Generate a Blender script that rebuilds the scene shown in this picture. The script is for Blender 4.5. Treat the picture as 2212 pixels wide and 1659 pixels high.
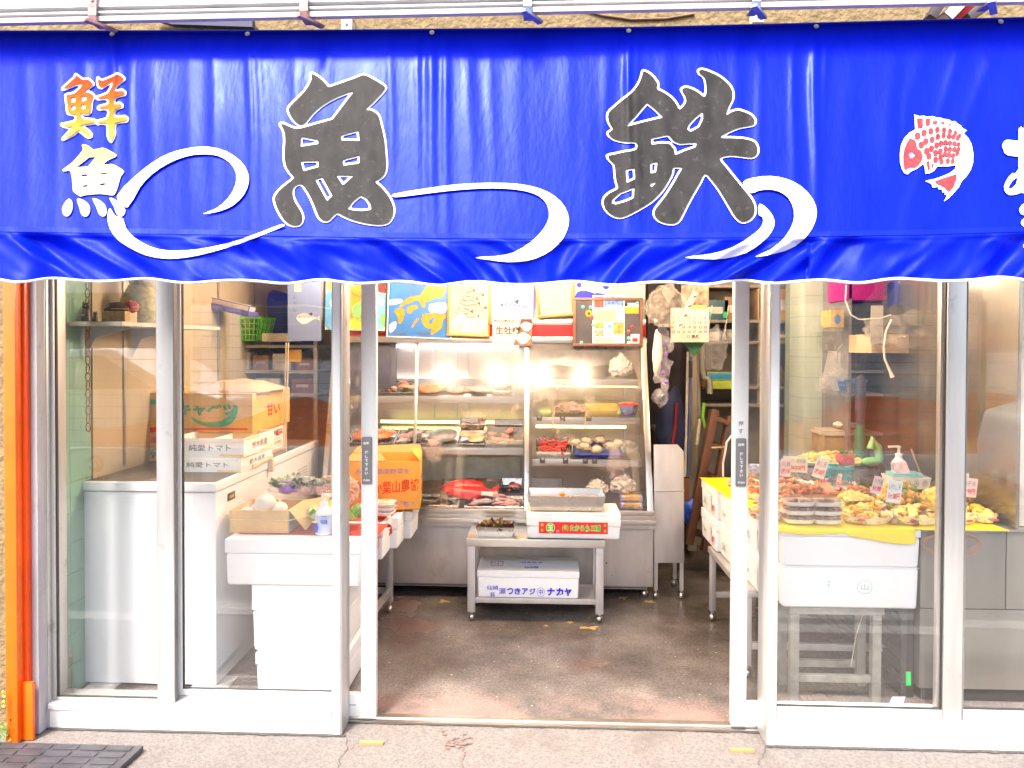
import bpy, bmesh, math, random
import numpy as np
from mathutils import Vector, Matrix, noise
from math import radians, sin, cos, pi
for o in list(bpy.data.objects): bpy.data.objects.remove(o)
scene = bpy.context.scene
COL = scene.collection
random.seed(7)
# ---------------------------------------------------------------- camera
F, SH = 1641.5, -0.0262
CAM = Vector((0, -2.985, 1.5))
RM = Matrix.Rotation(radians(2.3), 3, 'Z') @ Matrix.Rotation(radians(90 - 0.93), 3, 'X') @ Matrix.Rotation(radians(0.2), 3, 'Z')
cd = bpy.data.cameras.new('camera'); cam = bpy.data.objects.new('camera', cd); COL.objects.link(cam)
cam.matrix_world = Matrix.Translation(CAM) @ RM.to_4x4()
cd.sensor_width = 36; cd.lens = F / 2212 * 36; cd.shift_y = SH; cd.clip_end = 400; cd.clip_start = 0.05
scene.camera = cam
# ---------------------------------------------------------------- light
SUN_EL, SUN_AZ = radians(54), radians(204)
w = bpy.data.worlds.new('World'); scene.world = w; w.use_nodes = True
nt = w.node_tree; bg = nt.nodes['Background']; sky = nt.nodes.new('ShaderNodeTexSky')
sky.sky_type = 'NISHITA'; sky.sun_disc = False; sky.sun_elevation = SUN_EL; sky.sun_rotation = SUN_AZ
sky.air_density = 1.3; sky.dust_density = 4.0; sky.ozone_density = 0.6
nt.links.new(sky.outputs[0], bg.inputs[0]); bg.inputs[1].default_value = 0.15
sl = bpy.data.lights.new('sun', 'SUN'); sl.energy = 1.9; sl.angle = radians(10); sl.color = (1, .95, .87)
so = bpy.data.objects.new('sun', sl); COL.objects.link(so)
sd = Vector((sin(SUN_AZ) * cos(SUN_EL), cos(SUN_AZ) * cos(SUN_EL), sin(SUN_EL)))
so.rotation_euler = sd.to_track_quat('Z', 'Y').to_euler(); so.location = (0, -6, 8)
vs = scene.view_settings; vs.view_transform = 'Standard'; vs.look = 'None'; vs.gamma = 1; vs.use_curve_mapping = False
vs.exposure = 2.25
scene.render.engine = 'CYCLES'
cy = scene.cycles; cy.use_denoising = True; cy.max_bounces = 10; cy.transparent_max_bounces = 24
cy.glossy_bounces = 5; cy.diffuse_bounces = 5; cy.caustics_reflective = False; cy.caustics_refractive = False
cy.sample_clamp_indirect = 6
# ---------------------------------------------------------------- helpers
def W(px, py, Y):
    d = RM @ Vector(((px - 1106) / F, (829.5 - py) / F + SH * 2212 / F, -1))
    return CAM + d * ((Y - CAM.y) / d.y)
def X(px, Y, py=900): return W(px, py, Y).x
def Z(py, Y, px=1172): return W(px, py, Y).z
MATS = {}
def nd(t, k, **kw):
    n = t.nodes.new('ShaderNode' + k)
    for a, b in kw.items(): setattr(n, a, b)
    return n
def M(name, col, rough=.5, metal=0, var=.12, scale=18, bump=0, bscale=120, coat=0, spec=.5, emit=0, ecol=None, stretch=None, dirt=None, dscale=3, dthr=.55, trans=0, sheen=0):
    if name in MATS: return MATS[name]
    m = bpy.data.materials.new(name); m.use_nodes = True; t = m.node_tree
    b = t.nodes['Principled BSDF']; L = t.links.new
    b.inputs['Roughness'].default_value = rough; b.inputs['Metallic'].default_value = metal
    b.inputs['Coat Weight'].default_value = coat; b.inputs['Specular IOR Level'].default_value = spec
    if coat: b.inputs['Coat Roughness'].default_value = .12
    tc = nd(t, 'TexCoord'); src = tc.outputs['Object']
    if stretch:
        mp = nd(t, 'Mapping'); mp.inputs['Scale'].default_value = stretch; L(src, mp.inputs[0]); src = mp.outputs[0]
    nz = nd(t, 'TexNoise'); nz.inputs['Scale'].default_value = scale; nz.inputs['Detail'].default_value = 5; L(src, nz.inputs['Vector'])
    mx = nd(t, 'Mix', data_type='RGBA'); c = Vector(col[:3])
    mx.inputs[6].default_value = (*(c * (1 - var)), 1); mx.inputs[7].default_value = (*[min(1, x) for x in c * (1 + var)], 1)
    mr = nd(t, 'MapRange'); mr.inputs[1].default_value = .3; mr.inputs[2].default_value = .7
    L(nz.outputs[0], mr.inputs[0]); L(mr.outputs[0], mx.inputs[0]); out = mx.outputs[2]
    if dirt:
        n2 = nd(t, 'TexNoise'); n2.inputs['Scale'].default_value = dscale; n2.inputs['Detail'].default_value = 7; n2.inputs['Roughness'].default_value = .65; L(tc.outputs['Object'], n2.inputs['Vector'])
        r2 = nd(t, 'MapRange'); r2.inputs[1].default_value = dthr; r2.inputs[2].default_value = dthr + .18; L(n2.outputs[0], r2.inputs[0])
        m2 = nd(t, 'Mix', data_type='RGBA'); L(r2.outputs[0], m2.inputs[0]); L(out, m2.inputs[6]); m2.inputs[7].default_value = (*dirt, 1); out = m2.outputs[2]
    L(out, b.inputs['Base Color'])
    if rough > .15 and metal:
        rr = nd(t, 'MapRange'); rr.inputs[3].default_value = rough * .7; rr.inputs[4].default_value = rough * 1.35; L(nz.outputs[0], rr.inputs[0]); L(rr.outputs[0], b.inputs['Roughness'])
    if bump:
        n3 = nd(t, 'TexNoise'); n3.inputs['Scale'].default_value = bscale; n3.inputs['Detail'].default_value = 4; L(src, n3.inputs['Vector'])
        bp = nd(t, 'Bump'); bp.inputs['Strength'].default_value = bump; bp.inputs['Distance'].default_value = .01; L(n3.outputs[0], bp.inputs['Height']); L(bp.outputs[0], b.inputs['Normal'])
    if emit:
        b.inputs['Emission Color'].default_value = (*(ecol or col), 1); b.inputs['Emission Strength'].default_value = emit
    MATS[name] = m; return m
def glass_mat(name, base=.045, tint=(1, 1, 1), rough=0.0, film=0, haze=0, fcol=(.8, .8, .8), fscale=6, fthr=.55):
    """thin glass: see-through with Fresnel reflection, optional misty film"""
    if name in MATS: return MATS[name]
    m = bpy.data.materials.new(name); m.use_nodes = True; t = m.node_tree; L = t.links.new
    t.nodes.remove(t.nodes['Principled BSDF']); out = t.nodes['Material Output']
    tr = nd(t, 'BsdfTransparent'); tr.inputs[0].default_value = (*tint, 1)
    gl = nd(t, 'BsdfGlossy'); gl.inputs['Roughness'].default_value = rough
    lw = nd(t, 'LayerWeight'); lw.inputs[0].default_value = .5
    pw = nd(t, 'Math', operation='POWER'); pw.inputs[1].default_value = 5; L(lw.outputs['Facing'], pw.inputs[0])
    ma = nd(t, 'Math', operation='MULTIPLY_ADD'); ma.inputs[1].default_value = .9; ma.inputs[2].default_value = base; L(pw.outputs[0], ma.inputs[0])
    body = tr.outputs[0]
    if film:
        df = nd(t, 'BsdfDiffuse'); df.inputs[0].default_value = (*fcol, 1)
        tc = nd(t, 'TexCoord'); nz = nd(t, 'TexNoise'); nz.inputs['Scale'].default_value = fscale; nz.inputs['Detail'].default_value = 9; nz.inputs['Roughness'].default_value = .7
        L(tc.outputs['Object'], nz.inputs['Vector'])
        r = nd(t, 'MapRange'); r.inputs[1].default_value = fthr; r.inputs[2].default_value = fthr + .2; r.inputs[4].default_value = film; L(nz.outputs[0], r.inputs[0])
        mf = nd(t, 'MixShader'); L(r.outputs[0], mf.inputs[0]); L(tr.outputs[0], mf.inputs[1]); L(df.outputs[0], mf.inputs[2]); body = mf.outputs[0]
    refl = gl.outputs[0]
    if haze:
        g2 = nd(t, 'BsdfGlossy'); g2.inputs['Roughness'].default_value = .2; mh = nd(t, 'MixShader'); mh.inputs[0].default_value = haze; L(gl.outputs[0], mh.inputs[1]); L(g2.outputs[0], mh.inputs[2]); refl = mh.outputs[0]
    mx = nd(t, 'MixShader'); L(ma.outputs[0], mx.inputs[0]); L(body, mx.inputs[1]); L(refl, mx.inputs[2]); L(mx.outputs[0], out.inputs[0])
    MATS[name] = m; return m
def plastic_mat(name, col=(.9, .9, .92), alpha=.35, rough=.15):
    if name in MATS: return MATS[name]
    m = bpy.data.materials.new(name); m.use_nodes = True; t = m.node_tree; L = t.links.new
    b = t.nodes['Principled BSDF']; b.inputs['Base Color'].default_value = (*col, 1); b.inputs['Roughness'].default_value = rough
    tc = nd(t, 'TexCoord'); nz = nd(t, 'TexNoise'); nz.inputs['Scale'].default_value = 22; nz.inputs['Detail'].default_value = 6; L(tc.outputs['Object'], nz.inputs['Vector'])
    r = nd(t, 'MapRange'); r.inputs[1].default_value = .35; r.inputs[2].default_value = .7; r.inputs[3].default_value = alpha * .5; r.inputs[4].default_value = min(1, alpha * 1.6); L(nz.outputs[0], r.inputs[0])
    bp = nd(t, 'Bump'); bp.inputs['Strength'].default_value = .6; bp.inputs['Distance'].default_value = .02; L(nz.outputs[0], bp.inputs['Height']); L(bp.outputs[0], b.inputs['Normal'])
    L(r.outputs[0], b.inputs['Alpha']); MATS[name] = m; return m
_tc = {}
def glyphs(body, bold):
    k = (body, bold)
    if k not in _tc:
        c = bpy.data.curves.new('lettering', 'FONT'); c.body = body; c.offset = bold; c.resolution_u = 3; c.fill_mode = 'BOTH'
        o = bpy.data.objects.new('lettering', c); COL.objects.link(o)
        me = bpy.data.meshes.new_from_object(o.evaluated_get(bpy.context.evaluated_depsgraph_get()))
        v = [(p.co.x, p.co.y) for p in me.vertices]; f = [tuple(p.vertices) for p in me.polygons]
        bpy.data.objects.remove(o); bpy.data.curves.remove(c); bpy.data.meshes.remove(me)
        xs = [p[0] for p in v] or [0, 1]; ys = [p[1] for p in v] or [0, 1]
        _tc[k] = (v, f, min(xs), max(xs), min(ys), max(ys))
    return _tc[k]
class MB:
    def __init__(s): s.v = []; s.f = []; s.m = []; s.mats = []
    def mi(s, m):
        if m not in s.mats: s.mats.append(m)
        return s.mats.index(m)
    def add(s, vs, fs, m):
        n = len(s.v); s.v += [Vector(p) for p in vs]; k = s.mi(m)
        for f in fs: s.f.append([i + n for i in f]); s.m.append(k)
        return s
    def box(s, x0, x1, y0, y1, z0, z1, m, rz=0, taper=0):
        c = Vector(((x0 + x1) / 2, (y0 + y1) / 2, 0)); R = Matrix.Rotation(rz, 3, 'Z'); vs = []
        for z, t in ((z0, taper), (z1, 0)):
            for x, y in ((x0 + t, y0 + t), (x1 - t, y0 + t), (x1 - t, y1 - t), (x0 + t, y1 - t)):
                p = R @ (Vector((x, y, 0)) - c) + c; vs.append((p.x, p.y, z))
        return s.add(vs, [(3, 2, 1, 0), (4, 5, 6, 7), (0, 1, 5, 4), (1, 2, 6, 5), (2, 3, 7, 6), (3, 0, 4, 7)], m)
    def bar(s, p0, p1, wx, wy, m, up=(0, 0, 1)):
        p0 = Vector(p0); p1 = Vector(p1); d = (p1 - p0).normalized(); u = Vector(up)
        if abs(d.dot(u)) > .95: u = Vector((0, 1, 0))
        a = d.cross(u).normalized(); b = a.cross(d).normalized(); vs = []
        for p in (p0, p1):
            for i, j in ((-1, -1), (1, -1), (1, 1), (-1, 1)): vs.append(p + a * wx / 2 * i + b * wy / 2 * j)
        return s.add(vs, [(3, 2, 1, 0), (4, 5, 6, 7), (0, 1, 5, 4), (1, 2, 6, 5), (2, 3, 7, 6), (3, 0, 4, 7)], m)
    def tube(s, path, r, m, n=8, closed=False):
        P = [Vector(p) for p in path]; k = len(P); vs = []; fs = []
        rr = r if isinstance(r, (list, tuple)) else [r] * k
        a = None
        for i in range(k):
            d = (P[(i + 1) % k] - P[i - 1]) if closed else (P[min(i + 1, k - 1)] - P[max(i - 1, 0)])
            d = d.normalized() if d.length else Vector((0, 0, 1))
            if a is None: a = d.orthogonal().normalized()
            a = (a - d * a.dot(d)); a = a.normalized() if a.length > 1e-6 else d.orthogonal().normalized(); b = d.cross(a)
            for j in range(n): vs.append(P[i] + (a * cos(2 * pi * j / n) + b * sin(2 * pi * j / n)) * rr[i])
        for i in range(k if closed else k - 1):
            i2 = (i + 1) % k
            for j in range(n): fs.append((i * n + j, i * n + (j + 1) % n, i2 * n + (j + 1) % n, i2 * n + j))
        if not closed: fs += [tuple(range(n))[::-1], tuple((k - 1) * n + j for j in range(n))]
        return s.add(vs, fs, m)
    def lathe(s, c, prof, m, n=20, axis=None):
        c = Vector(c); R = Vector((0, 0, 1)).rotation_difference(Vector(axis)).to_matrix() if axis else Matrix.Identity(3); vs = []; fs = []
        for r, z in prof:
            for j in range(n): vs.append(c + R @ Vector((r * cos(2 * pi * j / n), r * sin(2 * pi * j / n), z)))
        for i in range(len(prof) - 1):
            for j in range(n): fs.append((i * n + j, i * n + (j + 1) % n, (i + 1) * n + (j + 1) % n, (i + 1) * n + j))
        if prof[0][0] > 1e-4: fs.append(tuple(range(n))[::-1])
        if prof[-1][0] > 1e-4: fs.append(tuple((len(prof) - 1) * n + j for j in range(n)))
        return s.add(vs, fs, m)
    def ball(s, c, r, m, sub=2, nz=0, ns=20, R=None, crease=0):
        bm = bmesh.new(); bmesh.ops.create_icosphere(bm, subdivisions=sub, radius=1)
        c = Vector(c); r = Vector(r) if not isinstance(r, (int, float)) else Vector((r, r, r)); vs = []
        for v in bm.verts:
            p = v.co.copy(); k = 1 + (nz * noise.noise(p * 1.7 + c * ns) + nz * .5 * noise.noise(p * 4 + c * ns) if nz else 0)
            if crease: k += crease * (abs(noise.noise(p * 2.6 + c * ns)) + .6 * abs(noise.noise(p * 6 + c * ns)) + .35 * abs(noise.noise(p * 13 + c * ns)) - .4)
            q = Vector((p.x * r.x, p.y * r.y, p.z * r.z)) * k
            if R: q = R @ q
            vs.append(c + q)
        fs = [tuple(v.index for v in f.verts) for f in bm.faces]; bm.free()
        return s.add(vs, fs, m)
    def poly(s, pts, m): return s.add(pts, [tuple(range(len(pts)))], m)
    def slab(s, pts, d, m):
        n = len(pts); P = [Vector(p) for p in pts]; d = Vector(d)
        return s.add(P + [p + d for p in P], [tuple(range(n)), tuple(range(2 * n - 1, n - 1, -1))] + [(i, i + n, (i + 1) % n + n, (i + 1) % n) for i in range(n)], m)
    def grid(s, fn, nu, nv, m):
        vs = [fn(i / nu, j / nv) for j in range(nv + 1) for i in range(nu + 1)]
        fs = [(j * (nu + 1) + i, j * (nu + 1) + i + 1, (j + 1) * (nu + 1) + i + 1, (j + 1) * (nu + 1) + i) for j in range(nv) for i in range(nu)]
        return s.add(vs, fs, m)
    def text(s, body, c, u, v, wd, ht, m, bold=.02, keep=False):
        V, Fc, x0, x1, y0, y1 = glyphs(body, bold); c = Vector(c); u = Vector(u); v = Vector(v)
        if not V: return s
        sx = wd / (x1 - x0); sy = ht / (y1 - y0)
        if keep: sx = sy = min(sx, sy)
        return s.add([c + u * (x - (x0 + x1) / 2) * sx + v * (y - (y0 + y1) / 2) * sy for x, y in V], Fc, m)
    def vtext(s, body, c, u, v, size, gap, m, bold=.02):
        c = Vector(c); u = Vector(u); v = Vector(v); n = len(body)
        for i, ch in enumerate(body): s.text(ch, c + v * ((n - 1) / 2 - i) * gap, u, v, size, size, m, bold, keep=True)
        return s
    def build(s, name, parent=None, bevel=0, seg=2, ang=35, loc=None):
        me = bpy.data.meshes.new(name)
        base = Vector(loc) if loc else Vector((0, 0, 0))
        off = Vector((0, 0, 0)); p = parent
        while p: off = off + p.location; p = p.parent
        me.from_pydata([v - off - base for v in s.v], [], s.f)
        for m in s.mats: me.materials.append(m)
        me.polygons.foreach_set('material_index', s.m)
        if bevel:
            bm = bmesh.new(); bm.from_mesh(me)
            es = [e for e in bm.edges if len(e.link_faces) == 2 and e.calc_face_angle(0) > .6]
            bmesh.ops.bevel(bm, geom=es, offset=bevel, segments=seg, affect='EDGES', clamp_overlap=True, profile=.6)
            bm.to_mesh(me); bm.free()
        me.polygons.foreach_set('use_smooth', [True] * len(me.polygons))
        me.set_sharp_from_angle(angle=radians(ang)); me.update()
        o = bpy.data.objects.new(name, me); COL.objects.link(o); o.location = base
        if parent: o.parent = parent
        return o
def tag(o, label, cat, group=None):
    o['label'] = label; o['category'] = cat
    if group: o['group'] = group
    return o
def T(name, label, cat, loc, group=None):
    o = bpy.data.objects.new(name, None); COL.objects.link(o); o.location = Vector(loc); o.empty_display_size = .05
    return tag(o, label, cat, group)
def S(mb, name, label, cat, loc=None, group=None, **k):
    if loc is None and mb.v:
        loc = (sum(v.x for v in mb.v) / len(mb.v), sum(v.y for v in mb.v) / len(mb.v), min(v.z for v in mb.v))
    return tag(mb.build(name, None, loc=loc, **k), label, cat, group)
def ST(mb, name, kind='structure', **k):
    o = mb.build(name, None, **k); o['kind'] = kind; return o
def copy_thing(o, d, label=None):
    c = o.copy(); COL.objects.link(c); c.location = o.location + Vector(d)
    if label: c['label'] = label
    for ch in o.children:
        e = ch.copy(); COL.objects.link(e); e.parent = c
        for g in ch.children:
            h = g.copy(); COL.objects.link(h); h.parent = e
    return c
UX, UY, UZ = Vector((1, 0, 0)), Vector((0, 1, 0)), Vector((0, 0, 1))
# ---------------------------------------------------------------- palette
alu = M('aluminium_frame', (.52, .5, .48), .42, .55, .18, 14, stretch=(1, 1, .08), dirt=(.25, .22, .2), dscale=9, dthr=.6)
aluw = M('white_aluminium', (.8, .79, .77), .45, .1, .05, 8, dirt=(.36, .31, .27), dscale=8, dthr=.64)
steel = M('stainless_steel', (.58, .55, .52), .3, 1, .06, 8, stretch=(.3, 1, .6))
steelf = M('brushed_steel', (.56, .53, .525), .4, .55, .1, 14, stretch=(1, 1, .3), dirt=(.42, .36, .3), dscale=5, dthr=.62)
foam = M('white_foam', (.88, .88, .88), .75, 0, .06, 260, bump=.1, bscale=420, dirt=(.66, .63, .6), dscale=11, dthr=.66)
white = M('white_enamel', (.84, .85, .86), .32, 0, .02, 5, coat=.2)
paper = M('white_paper', (.82, .81, .78), .7, 0, .03, 10)
black = M('black_ink', (.02, .02, .02), .6)
greyink = M('dark_grey_ink', (.1, .095, .09), .6)
red = M('red_ink', (.75, .02, .02), .6)
blue = M('blue_ink', (.015, .02, .62), .6)
green = M('green_ink', (.03, .5, .04), .6)
purple = M('purple_ink', (.25, .2, .5), .6)
kraft = M('kraft_cardboard', (.62, .4, .17), .75, 0, .1, 14, bump=.03, bscale=90)
card = M('orange_cardboard', (.82, .38, .06), .7, 0, .08, 12)
tan = M('tan_cardboard', (.68, .5, .3), .75, 0, .08, 12)
wood = M('brown_wood', (.23, .09, .04), .5, 0, .35, 10, stretch=(1, 1, .12))
lwood = M('pale_wood', (.34, .2, .085), .6, 0, .25, 14, stretch=(1, .2, 1))
clear = plastic_mat('clear_plastic', (.9, .9, .92), .24)
hazyp = plastic_mat('hazy_plastic', (.75, .75, .78), .14, .07)
glass = glass_mat('window_glass', .058, film=.004, fcol=(.8, .78, .72), fscale=3, fthr=.3)
caseglass = glass_mat('case_glass', .06, haze=.4, film=.5, fcol=(.74, .58, .52), fscale=2.2, fthr=.56)
yellow = M('yellow_sheet', (.95, .74, .0), .45, 0, .05, 6)
rubber = M('black_rubber', (.045, .043, .05), .5, 0, .3, 20, bump=.05)
# ================================================================ setting: ground
def tex_floor():
    m = bpy.data.materials.new('wet_shop_floor'); m.use_nodes = True; t = m.node_tree; L = t.links.new; b = t.nodes['Principled BSDF']
    tc = nd(t, 'TexCoord')
    n1 = nd(t, 'TexNoise'); n1.inputs['Scale'].default_value = 2.6; n1.inputs['Detail'].default_value = 9; n1.inputs['Roughness'].default_value = .62; L(tc.outputs['Object'], n1.inputs['Vector'])
    cr = nd(t, 'ValToRGB'); e = cr.color_ramp.elements; e[0].position = .3; e[0].color = (.062, .053, .048, 1); e[1].position = .72; e[1].color = (.26, .228, .21, 1)
    x = e.new(.5); x.color = (.142, .12, .109, 1); L(n1.outputs[0], cr.inputs[0])
    n2 = nd(t, 'TexNoise'); n2.inputs['Scale'].default_value = 1.7; n2.inputs['Detail'].default_value = 6; mp = nd(t, 'Mapping'); mp.inputs['Location'].default_value = (4, 2, 0); L(tc.outputs['Object'], mp.inputs[0]); L(mp.outputs[0], n2.inputs['Vector'])
    r2 = nd(t, 'MapRange'); r2.inputs[1].default_value = .56; r2.inputs[2].default_value = .74; r2.inputs[4].default_value = .3; L(n2.outputs[0], r2.inputs[0])
    mx = nd(t, 'Mix', data_type='RGBA'); L(r2.outputs[0], mx.inputs[0]); L(cr.outputs[0], mx.inputs[6]); mx.inputs[7].default_value = (.3, .07, .045, 1)
    n3 = nd(t, 'TexNoise'); n3.inputs['Scale'].default_value = 90; n3.inputs['Detail'].default_value = 3; L(tc.outputs['Object'], n3.inputs['Vector'])
    m2 = nd(t, 'Mix', data_type='RGBA', blend_type='MULTIPLY'); r3 = nd(t, 'MapRange'); r3.inputs[1].default_value = .3; r3.inputs[2].default_value = .7; r3.inputs[3].default_value = .65; r3.inputs[4].default_value = 1.25; L(n3.outputs[0], r3.inputs[0])
    m2.inputs[0].default_value = 1; L(mx.outputs[2], m2.inputs[6]); L(r3.outputs[0], m2.inputs[7])
    # red worn paint along the threshold
    sp = nd(t, 'SeparateXYZ'); L(tc.outputs['Object'], sp.inputs[0])
    g = nd(t, 'MapRange'); g.inputs[1].default_value = .3; g.inputs[2].default_value = .02; L(sp.outputs[1], g.inputs[0])
    g2 = nd(t, 'Math', operation='MULTIPLY'); r4 = nd(t, 'MapRange'); r4.inputs[1].default_value = .42; r4.inputs[2].default_value = .62; L(n1.outputs[0], r4.inputs[0]); L(g.outputs[0], g2.inputs[0]); L(r4.outputs[0], g2.inputs[1])
    m3 = nd(t, 'Mix', data_type='RGBA'); L(g2.outputs[0], m3.inputs[0]); L(m2.outputs[2], m3.inputs[6]); m3.inputs[7].default_value = (.27, .13, .11, 1)
    L(m3.outputs[2], b.inputs['Base Color'])
    r5 = nd(t, 'MapRange'); r5.inputs[1].default_value = .3; r5.inputs[2].default_value = .7; r5.inputs[3].default_value = .05; r5.inputs[4].default_value = .33; L(n2.outputs[0], r5.inputs[0]); L(r5.outputs[0], b.inputs['Roughness'])
    bp = nd(t, 'Bump'); bp.inputs['Strength'].default_value = .12; bp.inputs['Distance'].default_value = .01; L(n3.outputs[0], bp.inputs['Height']); L(bp.outputs[0], b.inputs['Normal'])
    return m
mb = MB(); mb.poly([(-2.2, 0.03, 0), (2.6, 0.03, 0), (2.6, 4.2, 0), (-2.2, 4.2, 0)], tex_floor()); ST(mb, 'shop_floor')
def concrete():
    m = M('apron_concrete', (.145, .126, .117), .9, 0, .3, 110, bump=.4, bscale=190, dirt=(.108, .092, .084), dscale=3.4, dthr=.54)
    return m
apron = concrete()
mb = MB(); mb.poly([(-6, -1.2, -.004), (6, -1.2, -.004), (6, .028, -.004), (-6, .028, -.004)], apron); ST(mb, 'pavement')
mb = MB(); mb.poly([(-60, -60, -.03), (60, -60, -.03), (60, -1.2, -.03), (-60, -1.2, -.03)], M('street_concrete', (.125, .12, .115), .85, 0, .3, 40, bump=.3)); ST(mb, 'road')
mb = MB(); mb.box(-6, 6, -1.32, -1.2, -.1, .0, M('kerb_stone', (.35, .34, .32), .8, 0, .15, 20)); ST(mb, 'kerb')
mb = MB(); mb.poly([(-200, -200, -.06), (200, -200, -.06), (200, 200, -.06), (-200, 200, -.06)], M('far_ground', (.16, .15, .13), .9)); ST(mb, 'ground')
# stains and flecks on the concrete
stain = M('red_stain', (.17, .105, .095), .85, 0, .5, 160)
def splat(mb, c, rx, ry, m, seed, z=0.0012, n=26, rough=.5):
    pts = []
    for i in range(n):
        a = 2 * pi * i / n; k = 1 + rough * noise.noise(Vector((cos(a) * 1.7 + seed, sin(a) * 1.7, seed * .37))) + rough * .5 * noise.noise(Vector((cos(a) * 5, sin(a) * 5 + seed, 2)))
        pts.append((c[0] + rx * k * cos(a), c[1] + ry * k * sin(a), z))
    mb.poly(pts, m)
def floor_pt(px, py):
    d = RM @ Vector(((px - 1106) / F, (829.5 - py) / F + SH * 2212 / F, -1)); t = -1.5 / d.z; return CAM + d * t
mb = MB()
for k in range(34): 
    p = floor_pt(990 + random.gauss(0, 17), 1602 + random.gauss(0, 9)); splat(mb, p, random.uniform(.003, .011), random.uniform(.003, .009), stain, k + 3, z=.0004 + k * .00006, rough=.9)
p = floor_pt(1000, 1630); [splat(mb, floor_pt(1000 + 4 * sin(k), 1618 + 6 * k), .004, .008, stain, 31 + k, z=.0003) for k in range(7)]
ST(mb, 'red_stains', 'stuff')
fl = M('pale_flecks', (.75, .7, .55), .6); yl = M('mustard_scrap', (.5, .36, .1), .6)
mb = MB()
for k in range(70):
    x = random.uniform(820, 1580); y = random.uniform(1290, 1560); p = floor_pt(x, y); r = random.uniform(.0008, .0022); splat(mb, p, r * 1.6, r, fl, k, z=.002 + .00002 * k, n=7)
for x, y, r in ((960, 1300, .03), (1275, 1357, .035), (1230, 1345, .02), (1180, 1352, .012), (1400, 1300, .03), (1345, 1292, .03)):
    splat(mb, floor_pt(x, y), r, r * .7, yl, x, z=.0018, rough=1.2)
ST(mb, 'floor_litter', 'stuff')
crk = M('crack_line', (.07, .06, .055), .9)
mb = MB()
def crack(pts, wd=.0015):
    P = [floor_pt(*p) for p in pts]; Q = []
    for a, b in zip(P, P[1:]):
        for k in range(5): q = a.lerp(b, k / 5); Q.append(q + Vector((random.uniform(-.006, .006), random.uniform(-.004, .004), 0)))
    for a, b in zip(Q, Q[1:]):
        d = (b - a); n = Vector((-d.y, d.x, 0)); n = n.normalized() * wd * random.uniform(.5, 1.3); mb.poly([(*(a - n).xy, .0009), (*(b - n).xy, .0009), (*(b + n).xy, .0009), (*(a + n).xy, .0009)], crk)
crack([(748, 1588), (752, 1615), (735, 1640), (730, 1662)]); crack([(1652, 1596), (1656, 1620), (1640, 1645), (1645, 1662)]); crack([(870, 1345), (850, 1375), (838, 1400)])
ST(mb, 'concrete_cracks')
mb = MB(); dl = M('dirt_line', (.06, .05, .045), .95, 0, .4, 60)
for px0, px1, yb in ((82, 745, -.127), (1655, 2330, -.127), (748, 1652, -.022)):
    xa, xb = X(px0, yb, 1590), X(px1, yb, 1590); n = 120; pts = [(xa + (xb - xa) * i / n, yb - (.003 + .011 * max(0, noise.noise(Vector((i * .21, yb * 40, 2))) + .25 * noise.noise(Vector((i * .9, 1, 5))) + .12)), .0002) for i in range(n + 1)]
    for i in range(n): mb.poly([pts[i], pts[i + 1], (pts[i + 1][0], yb + .012, .0002), (pts[i][0], yb + .012, .0002)], dl)
ST(mb, 'dirt_line')
# ================================================================ building shell
stucco = M('beige_stucco', (.17, .12, .058), .9, 0, .25, 30, bump=1.0, bscale=55)
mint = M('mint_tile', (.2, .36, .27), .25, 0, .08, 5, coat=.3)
beige = M('beige_wallboard', (.38, .315, .215), .6, 0, .06, 4)
dimw = M('dim_plaster', (.36, .32, .28), .8, 0, .2, 6, dirt=(.2, .17, .14), dscale=3)
B = T('shop_building', 'beige stucco shop building behind the blue awning', 'building', (0, 0, 0))
XL = X(103, 0) - .005; XR = 2.42
mb = MB()
mb.box(-8, 8, -.16, .12, 2.06, 6, stucco)
mb.box(-8, X(8, -.2), -.16, .12, -.05, 2.06, stucco)
mb.build('stucco_wall', B)
mb = MB()
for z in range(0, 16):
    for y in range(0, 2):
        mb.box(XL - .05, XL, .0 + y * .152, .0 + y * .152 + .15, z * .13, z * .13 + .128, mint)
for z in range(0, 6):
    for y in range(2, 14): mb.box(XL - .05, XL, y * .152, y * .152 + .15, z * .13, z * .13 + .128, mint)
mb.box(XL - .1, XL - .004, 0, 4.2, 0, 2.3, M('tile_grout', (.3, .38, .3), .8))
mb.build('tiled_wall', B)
mb = MB(); mb.box(XL - .05, XL + .004, .31, 2.75, .784, 2.3, beige)
for y in (.55, 1.05, 1.6, 2.2): mb.box(XL + .002, XL + .012, y, y + .018, .92, 2.2, M('shelf_standard', (.4, .38, .36), .4, .7))
mb.build('wallboard', B)
mb = MB(); mb.box(XL - .1, 2.6, 2.75, 2.85, 0, 2.3, dimw); mb.box(XR, XR + .1, 0, 2.85, 0, 2.3, dimw)
mb.build('plaster_wall', B)
mb = MB(); mb.box(XL - .1, XR + .1, .12, 2.85, 2.3, 2.36, M('ceiling_board', (.6, .57, .52), .8)); mb.build('ceiling', B)
# mint tiled pillar at the back right
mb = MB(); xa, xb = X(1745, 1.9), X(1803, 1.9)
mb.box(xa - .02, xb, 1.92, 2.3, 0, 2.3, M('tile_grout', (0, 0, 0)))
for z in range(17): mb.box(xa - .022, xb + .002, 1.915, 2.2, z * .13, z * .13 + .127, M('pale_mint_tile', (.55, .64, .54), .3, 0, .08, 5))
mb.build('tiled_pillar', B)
mb = MB(); zh = 1.98
mb.box(-2.0, XR, -.1, .1, zh, 2.06, alu); mb.build('window_header', B)
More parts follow.
